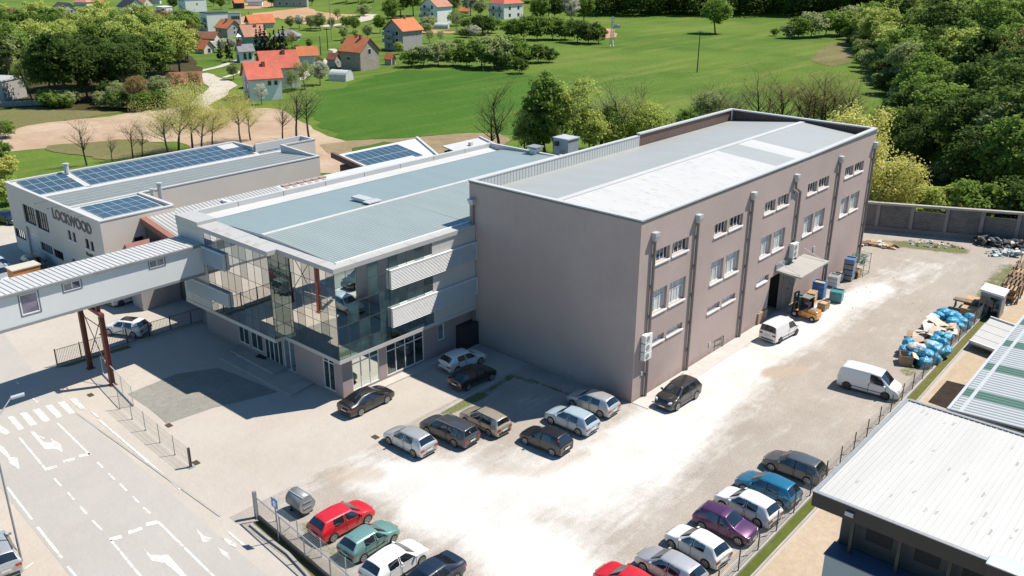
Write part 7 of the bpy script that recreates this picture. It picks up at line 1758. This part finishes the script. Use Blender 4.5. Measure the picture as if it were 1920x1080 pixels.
def tree_proto(kind):
    """crown and trunk meshes, built once per kind and variant"""
    if kind in TP: return TP[kind]
    base, var = kind.split('_'); v = int(var); H = 13.0; sd_ = hash(kind) % 1000 if False else sum(ord(c_) for c_ in kind)
    if base == 'round':
        m1 = crown('crown', H, 5.0, 2.0, 112+v*10, 56, .27, 'round', LEAF['green']); mb, _ = branches(H*.85, 3, 2, .28, sd_, 1, 3); tm = BARK
    elif base == 'tall':
        m1 = crown('crown', H, 4.1, 2.2, 104+v*9, 56, .26, 'tall', LEAF['green']); mb, _ = branches(H*.9, 3, 2, .26, sd_, 1, 3); tm = BARK
    elif base == 'open':
        m1 = crown('crown', H, 4.8, 2.4, 84, 34, .22, 'round', LEAF['light']); mb, _ = branches(H*.95, 4, 2, .26, sd_, 2, 4); tm = BARK
    elif base == 'willow':
        m1 = crown('crown', H, 5.2, 2.2, 120, 64, .19, 'round', LEAF['yellow'], droop=1.1); mb, _ = branches(H*.9, 4, 2, .34, sd_, 2, 4); tm = BARK
    elif base == 'bush':
        m1 = crown('crown', 5, 3.4, .3, 54, 48, .23, 'round', LEAF['green']); mb, _ = branches(3.2, 2, .5, .12, sd_, 1, 3); tm = BARK
    elif base == 'conifer':
        m1 = crown('crown', H, 2.5, 1.6, 60, 50, .30, 'cone', LEAF['conifer']); mb = MB(); mb.tube((0,0,-.3),(0,0,H*.95),.2,.03,n=6); tm = BARKD
    elif base == 'bare':
        mb, tips = branches(H, 4, 2, .34, sd_, 3, 6, spread=.9); tm = BARKD
        C = np.array([tuple(t) for t in tips]); C = np.repeat(C,2,0)+rng.normal(size=(len(C)*2,3))*.35; nn = rng.normal(size=C.shape); m1 = quads_mesh('crown', C, nn/np.linalg.norm(nn,axis=1,keepdims=True), np.full(len(C),.13), LEAF['brown'], .35)
    elif base == 'spring':
        mb, tips = branches(H, 4, 2, .32, sd_, 3, 6, spread=1.15); tm = BARK
        C = np.array([tuple(t) for t in tips]); C = np.repeat(C,10,0)+rng.normal(size=(len(C)*10,3))*np.array([.6,.6,.85]); nn = rng.normal(size=C.shape); m1 = quads_mesh('crown', C, nn/np.linalg.norm(nn,axis=1,keepdims=True), rng.uniform(.09,.19,len(C)), LEAF['yellow'], .45)
    ob = mb.build('trunk', tm); m2 = ob.data; bpy.data.objects.remove(ob)
    TP[kind] = (m1, m2, 5.0 if base == 'bush' else H)
    return TP[kind]
COUNT = [0]
def tree(kind, p, H, leaf, label, group, cat='tree', name='tree', wide=1.0):
    m1, m2, h0 = tree_proto(kind); s = H/h0; COUNT[0] += 1
    if name == 'tree': name = {'bare':'bare_tree','willow':'willow_tree','spring':'willow_tree'}.get(kind.split('_')[0], 'tree')
    t = bpy.data.objects.new(name, None); COL.objects.link(t); t.empty_display_size = .3
    t.location = p; t.scale = (s*wide, s*wide, s); t.rotation_euler = (0,0,rng.uniform(0,6.28)); tag(t, label, cat, group)
    c = bpy.data.objects.new('crown', m1); COL.objects.link(c); c.parent = t
    if leaf: c.material_slots[0].link = 'OBJECT'; c.material_slots[0].material = LEAF[leaf]
    b2 = bpy.data.objects.new('trunk', m2); COL.objects.link(b2); b2.parent = t
    return t
def tp(kind, px, py, hpx, leaf, label, group, **kw):
    p = GT(px, py); return tree(kind, p, hpx*mpp(p)*1.03, leaf, label, group, **kw)
rc_ = lambda *a: a[int(rng.integers(len(a)))]
# --- wood on the left
GW = 'trees of the wood left of the village'
def wood(px, py, leaf):
    lab = {'green':'leafy green tree inside the dense wood left of the village','light':'fresh light green tree inside the dense wood left of the village','dark':'dark green tree inside the dense wood left of the village','brown':'brownish budding tree inside the wood left of the village','olive':'olive toned tree inside the wood left of the village'}[leaf]
    p = GT(px+rng.uniform(-8,8), py+rng.uniform(-5,5)); tree(rc_('round_0','round_1','tall_0','round_2'), p, rng.uniform(12.5,16.5), leaf, lab, GW)
for px in (92,128,165,203,238): wood(px,190,rc_('green','dark','dark'))
for px in (-12,30,112,152,190,228,266,300): wood(px,168,rc_('green','dark','green'))
for px in (-5,38,80,124,168,208,250,292,332): wood(px,140,rc_('green','green','light'))
for px in (8,52,98,142,186,230,272,314,345): wood(px,112,rc_('green','light','green'))
for px in (0,36,78,120): wood(px,84,rc_('light','brown','light'))
for px in (160,200,240): wood(px,88,rc_('light','light','green'))
for px in (275,312): wood(px,92,rc_('brown','light'))
tree('round_1', GT(352,118), 12, 'brown', 'brown crowned tree at the right corner of the wood', GW)
tp('open_0',62,192,86,'light','light yellow green tree at the stone wall end','trees at the wood front'); tp('round_2',18,168,104,'olive','silvery olive tree above the grey industrial building','trees at the wood front')
for a in ((262,206,66,'brown','reddish brown budding tree at the wood front'),(225,204,52,'olive','olive shrub tree at the front corner of the wood'),(300,200,58,'olive','olive budding tree beside the brown one'),(205,196,46,'dark','dark low tree at the front foot of the wood'),(330,186,50,'brown','brown tree in front of the hidden house roof'),(365,184,50,'brown','thin brown tree beside the gravel lane')): tp('round_0' if a[3] != 'brown' else 'open_0', *a, 'trees at the wood front')
# --- spring trees between the showroom hall and the dirt ground
GS = 'spring trees along the dirt ground'
for i, a in enumerate(((335,292,108),(362,286,96),(318,296,86),(398,284,76),(452,272,84),(470,266,66),(378,288,84))):
    tp(rc_('spring_0','spring_1','spring_2'), *a, 'yellow', ['tallest yellow green spring tree behind the solar roof','yellow green spring tree right of the tallest one','yellow green spring tree left of the tallest one','low yellow spring tree behind the solar roof','yellow spring tree in front of the large white house','small yellow spring tree right of the one before the white house','yellow green spring tree with forked stems behind the solar roof'][i], GS)
GB = 'bare trees behind the halls'
for i, a in enumerate(((163,312,86),(211,304,46),(250,302,72),(268,300,60),(6,304,70),(530,268,76),(556,266,106),(580,264,98))):
    tp(rc_('bare_0','bare_1','bare_2'), *a, 'olive' if a[0] > 540 else None, ['slender bare tree on the green strip left of the solar roof','small bare sapling between two bare trees on the green strip','bushy bare tree on the green strip','bare tree right of the bushy bare one','bare tree at the left picture edge','dark bare tree left of the pair beside the white house','tall half bare tree before the white house','half bare tree with greenish twigs at the meadow corner'][i], GB, wide=.85)
tp('bush_0',8,338,46,'yellow','yellowish bush at the left picture edge beside the showroom hall','bushes'); tp('bush_1',14,384,50,'light','light green bush by the showroom hall corner','bushes'); tp('bush_0',2,300,34,'green','green bush at the left edge on the dry bank','bushes'); tp('bush_1',12,262,34,'green','low green bush at the left edge by the dirt ground','bushes')
# --- bare and green trees right behind the factory
for i, a in enumerate(((1335,250,86),(1438,262,96),(1462,262,112),(1500,266,100),(1536,270,122),(1560,272,116),(1582,274,110))):
    tp(rc_('bare_0','bare_1','bare_2'), *a, None, ['bare tree behind the left rear corner of the mauve hall','first dark bare tree behind the brown parapet','forked dark bare tree behind the brown parapet','spreading bare tree behind the ridge end of the mauve hall','tall bare tree behind the far parapet','bare tree with many limbs left of the yellow willow','bare tree partly covered by the yellow willow'][i], GB, wide=.9)
GM = 'trees between the factory and the meadow'
for i, (k_, px, py, h_, lf) in enumerate((('tall_0',1022,296,160,'green'),('round_1',1008,298,84,'green'),('open_0',1078,296,152,'light'),('open_1',1048,298,110,'light'),('round_0',1105,296,96,'light'),('tall_1',1140,292,92,'green'),('open_2',1178,288,100,'light'),('open_0',1212,284,94,'light'),('open_2',1150,296,74,'light'),('open_1',1245,270,60,'olive'),('bare_1',1155,290,124,'olive'),('bare_2',1200,286,116,'olive'),('open_2',1310,252,66,'olive'),('round_1',1285,262,58,'green'),('bare_0',938,300,130,'green'),('bare_2',924,300,100,'green'),('open_1',985,300,80,'green'))):
    tp(k_, px, py, h_, lf, ['tallest deep green tree behind the roof stacks','dark rounded tree at the foot of the tallest green one','tall pale yellow green tree right of the tallest green one','fresh green tree in front of the tallest one','light round tree right of the blue grey tower','green upright tree behind the grey parapet','olive open tree behind the grey parapet','light open tree behind the parapet step','olive low tree behind the grey parapet','small olive tree at the parapet step','slim half bare tree above the grey parapet','second slim half bare tree above the parapet step','olive tree left of the rear hall corner','green tree behind the brown parapet start','sparse upright tree at the meadow corner left of the green group','very thin sparse tree beside the upright one','low green tree between the sparse and the tall trees'][i], GM)
for i in range(22):
    px = rng.uniform(985,1245); h_ = rng.uniform(60,104)*(1-.25*(px-985)/260); lf = rc_('light','light','light','olive')
    tp(rc_('open_0','open_1','spring_1','spring_0','spring_2'), px, 296-(px-985)*.07+rng.uniform(-4,4), h_, lf, {'light':'feathery light green tree in the belt behind the grey parapet','green':'leafy green tree in the belt behind the grey parapet','olive':'olive tree in the belt behind the grey parapet'}[lf], 'belt of trees behind the grey parapet')
for i in range(9):
    px = rng.uniform(1285,1385); tp(rc_('bare_1','bare_2','open_1'), px, 252+rng.uniform(0,8), rng.uniform(66,92), 'olive', 'half leafed olive tree behind the rear hall corner', 'half leafed trees behind the rear hall corner')
for i in range(7):
    px = rng.uniform(1400,1590); tp(rc_('bare_0','bare_1','bare_2'), px, 266+rng.uniform(0,8), rng.uniform(92,122), None, 'dark leafless tree behind the far brown parapet', 'leafless trees behind the far parapet', wide=.95)
for i in range(46):
    px, py = rng.uniform(395,905), rng.uniform(18,112)
    if py > 60+ .09*(px-395)+18 and px > 640: continue
    if any(abs(px-hx) < 26 and -30 < py-hy < 8 for hx, hy in ((404,57),(430,69),(474,83),(488,52),(461,116),(539,75),(577,119),(627,126),(676,129),(757,93),(818,44),(870,26),(525,163),(494,184),(391,79),(384,100),(362,21),(546,13),(640,30),(600,40),(520,36),(560,34))): continue
    lf = rc_('green','olive','green','light'); tp(rc_('round_0','round_1','open_0','bush_0','bush_1'), px, py, rng.uniform(15,27), lf, {'green':'small green garden tree among the village houses','olive':'small olive garden tree among the village houses','light':'small fresh green garden tree among the village houses'}[lf], 'small garden trees among the houses')
# --- yellow willows beyond the hall end
GY = 'yellow willows beyond the hall end'
for i, (x, y, h_, lf, wd) in enumerate(((127,47,14.6,'yellow',.95),(119,38.5,9.6,'yellow',1.15),(122,44.5,11,'yellow',.9))): tree('willow_%d' % (i % 2), Vector((x,y,terrain_z(x,y))), h_, lf, ['big yellow green willow rising behind the far end of the mauve hall','lower spreading yellow willow at the block wall beside the hall','yellow willow squeezed between the big one and the hall'][i], GY, wide=wd)
# --- meadow bushes and village trees
GH = 'bushes along the meadow edge'
for k_, px, py, h_, lf in (('bush_0',770,127,32,'green'),('bush_1',795,126,40,'olive'),('bush_0',822,124,42,'olive'),('bush_1',850,124,34,'green'),('bush_0',876,125,40,'green'),('bush_1',902,129,54,'green'),('bush_0',928,129,58,'olive'),('bush_1',954,126,56,'green'),('bush_0',985,119,34,'dark'),('bush_1',1010,119,34,'dark'),('bush_0',1030,118,26,'dark'),('bush_1',975,139,28,'dark'),('bush_0',940,132,40,'dark'),('bush_1',836,112,34,'olive')):
    tp(k_, px, py, h_, lf, {'green':'green bush in the clump along the meadow crest','olive':'olive bush in the clump along the meadow crest','dark':'dark dense bush at the right end of the crest clump'}[lf], GH, cat='bush', name='bush')
for k_, px, py, h_, lf in (('bush_0',958,72,34,'green'),('bush_1',982,74,42,'green'),('bush_0',1008,75,44,'green'),('bush_1',1036,75,42,'green'),('bush_0',1060,75,40,'green'),('bush_1',1082,80,40,'dark'),('bush_0',1104,82,40,'dark'),('bush_1',1122,82,30,'dark'),('bush_0',880,64,30,'green'),('bush_1',905,66,36,'dark'),('bush_0',922,62,30,'green'),('bush_1',888,71,22,'blossom')):
    tp(k_, px, py, h_, lf, {'green':'green bush in the upper hedge below the red hip roof house','dark':'dark bush in the upper hedge toward the pylon','blossom':'pale blossoming bush in the upper hedge'}[lf], 'bushes of the upper hedge', cat='bush', name='bush')
GV = 'garden trees of the village'
for k_, px, py, h_, lf, lab in (('open_0',806,82,26,'olive','small orchard tree right of the tall grey house'),('open_1',826,81,24,'olive','second small orchard tree right of the tall grey house'),('round_0',665,62,32,'green','round green tree above the block house'),('round_1',690,74,30,'olive','olive tree above the orange roof of the block house'),('round_2',713,62,34,'green','green tree left of the tall grey house'),('round_0',645,76,26,'olive','olive tree left of the block house roof'),
   ('round_1',600,160,46,'blossom','big blossoming white tree left of the grey polytunnel'),('open_2',572,168,56,'olive','olive green tree right of the large white house'),('open_0',548,172,42,'olive','soft green tree touching the red roofed house'),('open_1',491,196,40,'blossom','pale blossoming tree in front of the large white house wall'),('round_2',438,150,32,'olive','round olive tree at the chapel lane'),('round_0',601,58,34,'olive','round olive tree casting a shadow on the lawn'),('round_1',583,57,28,'olive','smaller olive tree beside the round one on the lawn'),('round_2',562,54,26,'blossom','whitish tree below the ploughed field'),('round_0',545,56,26,'olive','olive tree right of the bright orange roof'),('round_1',418,98,26,'blossom','white blossoming tree behind the chapel'),('round_2',436,96,24,'blossom','second white blossoming tree behind the chapel'),('round_0',556,118,34,'green','green garden tree left of the orange roofed garage'),('round_1',600,126,22,'olive','olive bush tree at the garage'),('round_2',640,118,26,'green','green tree between hut and block house'),('open_1',548,90,30,'brown','brown twiggy tree below the pavilion'),('round_0',580,92,20,'green','small green tree above the garage'),
   ('round_1',752,34,62,'dark','large dark tree left of the balcony house'),('round_2',775,30,58,'green','green tree behind the balcony house'),('round_0',735,44,48,'green','green tree left edge of the balcony house garden'),('round_1',852,26,40,'olive','olive tree right of the balcony house'),('round_2',882,30,46,'blossom','blossoming grey tree left of the red hip roof house'),('round_0',900,34,34,'olive','olive tree close to the red hip roof house'),('open_1',855,58,34,'olive','pale twiggy tree in front of the balcony house'),('round_1',1012,46,52,'green','green tree right of the red hip roof house'),('round_2',1040,44,56,'dark','dark tree right of the red hip roof house'),('round_0',1068,44,52,'blossom','grey blossoming tree right of the red hip roof house'),('round_1',1095,40,50,'green','last green tree before the dark forest'),('round_2',1028,30,40,'dark','dark tree peeping above the hip roof garden'),
   ('round_0',415,18,22,'green','green tree on the upper lawn right of the blue white house'),('round_1',325,20,26,'dark','dark tree between the flat box and the blue white house'),('round_2',510,14,26,'green','green tree between garages at the top'),('round_0',400,12,24,'dark','dark tree behind the blue white house'),('round_1',585,10,22,'olive','olive tree at the end of the long grey building'),('round_2',430,8,22,'green','green tree at the top edge above the lawn hut')):
    tp(k_, px, py, h_, lf, lab, GV)
tp('round_0',1341,63,68,'green','single broad green tree standing on the upper meadow','single meadow trees',wide=1.12); tp('round_1',1222,26,28,'green','small round tree on the upper meadow below the dark forest','single meadow trees'); tp('bush_0',1452,68,14,'green','tiny bush on the upper meadow','single meadow trees',cat='bush',name='bush')
for px, py, h_ in ((484,102,44),(492,103,50),(500,104,52),(509,104,40),(517,103,44),(526,101,42),(534,103,50),(414,114,36),(431,116,40),(425,104,24)):
    tp('conifer_0' if px % 2 else 'conifer_1', px, py, h_, None, 'slim dark conifer in the row below the teal house' if px > 450 else 'dark conifer left of the chapel', 'dark conifers in the village', wide=.85, name='conifer')
# --- hedge and forest on the right
GR = 'trees of the forest on the right'
for px, py, h_ in ((1478,72,26),(1498,72,38),(1520,70,44),(1546,69,48),(1572,68,46),(1598,66,52),(1622,60,52)): tp(rc_('bush_0','bush_1','round_0'), px, py, h_, rc_('olive','green'), 'olive green tree in the hedge at the upper right of the meadow', 'trees of the upper right hedge')
FLOOR = soil('leaf_litter', (.050,.042,.020), (.075,.068,.030), .3, 1.5)
fx, fy_ = np.arange(110,420,4.0), np.arange(-60,190,4.0); mb = MB(); idx = {}
for i, x in enumerate(fx):
    for j, y in enumerate(fy_):
        s_ = (x-125)*.441-(y-30)*.898; q_ = (x-125)*.898+(y-30)*.441
        if s_ > (1.5 if q_ > 62 else -9)+2.5*noise.noise(Vector((x*.05,y*.05,2))) and -22 < q_ < 330 and (x > 119-.42*(y-20)*0+max(0,(38-y))*.42 or y < 8): idx[(i,j)] = len(mb.v); mb.v.append((x,y,terrain_z(x,y)+.12))
for (i,j) in idx:
    if (i+1,j) in idx and (i,j+1) in idx and (i+1,j+1) in idx: mb.f.append((idx[(i,j)],idx[(i+1,j)],idx[(i+1,j+1)],idx[(i,j+1)])); mb.m.append(0)
tag(mb.build('forest_floor', FLOOR, smooth=True), kind='structure')
sheet('wood_floor', gp((-40,208),(60,200),(240,212),(320,200),(372,178),(372,120),(330,85),(-40,80)), .10, FLOOR, 2.5, 4, seed=12.)
placed = []
dirL = Vector((.898,.441)); nrL = Vector((.441,-.898))
def forest(s, q, leaf=None, H=None):
    x, y = 125+dirL.x*q+nrL.x*s, 30+dirL.y*q+nrL.y*s
    p = Vector((x,y,terrain_z(x,y)))
    d = p-Vector((0,0,CAMH)); z = d.dot(_f); px = 960+FPX*d.dot(_r)/z
    if px > 1985 or px < 1400: return
    lf = leaf or (rc_('dark','dark','green','green','olive') if s < 26 and q < 85 else rc_('green','green','light','olive','light','green','dark'))  # darker leaf mix low on the slope stands in for its deep shade
    lab = {'green':'leafy green tree in the forest on the right slope','dark':'dark green tree in the forest on the right slope','olive':'olive green tree in the forest on the right slope','light':'fresh light green tree in the forest on the right slope','rust':'russet brown tree in the strip through the right forest','brown':'budding brown tree in the forest on the right slope'}[lf]
    tree(rc_('round_0','round_1','round_2','tall_0','tall_1','round_0'), p, H or rng.uniform(13.5,19.5), lf, lab, GR, wide=rng.uniform(.95,1.2))
q = 2.0
row = 0
for s in (6,16,27,39,52,66,82,100):
    q0 = rng.uniform(-6,2) if s < 20 else -8
    q = q0
    while q < 235+s*.6:
        lf = None
        if abs(q-(66+s*1.05)) < 6 and s > 15: lf = 'rust'
        if s < 12 and q < 4: q += 8; continue
        forest(s+rng.uniform(-2.5,2.5), q+rng.uniform(-2,2), lf, (rng.uniform(10,15) if s < 12 else None))
        q += rng.uniform(8.6,11.0)+s*.025
for s_, q_, h_, lf in ((-5,24,8,'dark'),(-3,34,10,'dark'),(-6,44,8,'green'),(-2,50,11,'dark'),(2,12,11,'dark'),(3,26,14,'dark'),(2,42,13,'green'),(-4,56,8,'dark'),(1,60,12,'green'),(10,20,17,'dark'),(12,40,17,'dark'),(9,56,15,'dark')):
    forest(s_, q_, lf, h_)
for k in range(52):
    q = 2+k*4.6+rng.uniform(-1,1); s_ = rng.uniform(-.5,4); x, y = 125+dirL.x*q+nrL.x*s_, 30+dirL.y*q+nrL.y*s_
    tree(rc_('bush_0','bush_1'), Vector((x,y,terrain_z(x,y))), rng.uniform(3,5.5), rc_('green','olive','dark'), 'bush at the foot of the forest on the right slope', 'bushes at the forest foot', cat='bush', name='bush')
for x, y, h_, lf in ((121.5,34,5,'light'),(124,30,6,'green'),(126,25.5,6.5,'dark'),(127.5,21,7,'green'),(129,16.5,6,'dark'),(131,11,6,'green'),(119.5,39.5,5,'yellow')):
    tree(rc_('bush_0','bush_1'), Vector((x,y,terrain_z(x,y))), h_, lf, {'light':'fresh green bush showing over the block wall','green':'green bush behind the block wall','dark':'dark bush behind the block wall','yellow':'yellowish bush between the willow and the block wall'}[lf], 'bushes behind the block wall', cat='bush', name='bush')
for k in range(26):
    px, py = rng.uniform(90,365), rng.uniform(196,208); tp(rc_('bush_0','bush_1'), px, min(py, 212-max(0,(px-300)*.4)), rng.uniform(22,36), rc_('dark','green','olive'), 'low bush along the front foot of the wood', 'bushes along the wood front', cat='bush', name='bush')
# --- dark forest closing the top
GD = 'trees of the dark forest at the top'
Cs, Ns, Ss = [], [], []
for j, (py, st_, x0) in enumerate(((29,15,1108),(22,17,1100),(14,20,1085),(5,24,1070),(-6,30,1060))):
    px = x0
    while px < 1680:
        p = GT(px+rng.uniform(-5,5), py+rng.uniform(-3,2)); H = rng.uniform(15,22); Rr = H*rng.uniform(.22,.34); n_ = 620
        u = rng.normal(size=(n_,3)); u /= np.linalg.norm(u,axis=1,keepdims=True); lump = 1+.22*np.sin(u[:,0]*7+px)*np.sin(u[:,1]*6+py)*np.sin(u[:,2]*5)
        c_ = np.array([p.x,p.y,p.z+H*.56])+u*np.array([Rr,Rr,H*.46])*(lump*np.abs(rng.normal(.9,.16,n_)))[:,None]
        nn = u+rng.normal(size=(n_,3))*.5; Cs.append(c_); Ns.append(nn/np.linalg.norm(nn,axis=1,keepdims=True)); Ss.append(rng.uniform(.4,.85,n_)); px += st_*rng.uniform(.8,1.2)
fo = bpy.data.objects.new('dark_forest', quads_mesh('dark_forest', np.concatenate(Cs), np.concatenate(Ns), np.concatenate(Ss), LEAF['dark'])); COL.objects.link(fo)
tag(fo, 'shaded dark forest closing the meadow along the top edge', kind='stuff')
for px in (650,672,700,835,905,960,1000): tp('round_0', px, 4, 34, rc_('dark','green'), 'tree at the top edge above the village lanes', 'trees at the top edge')
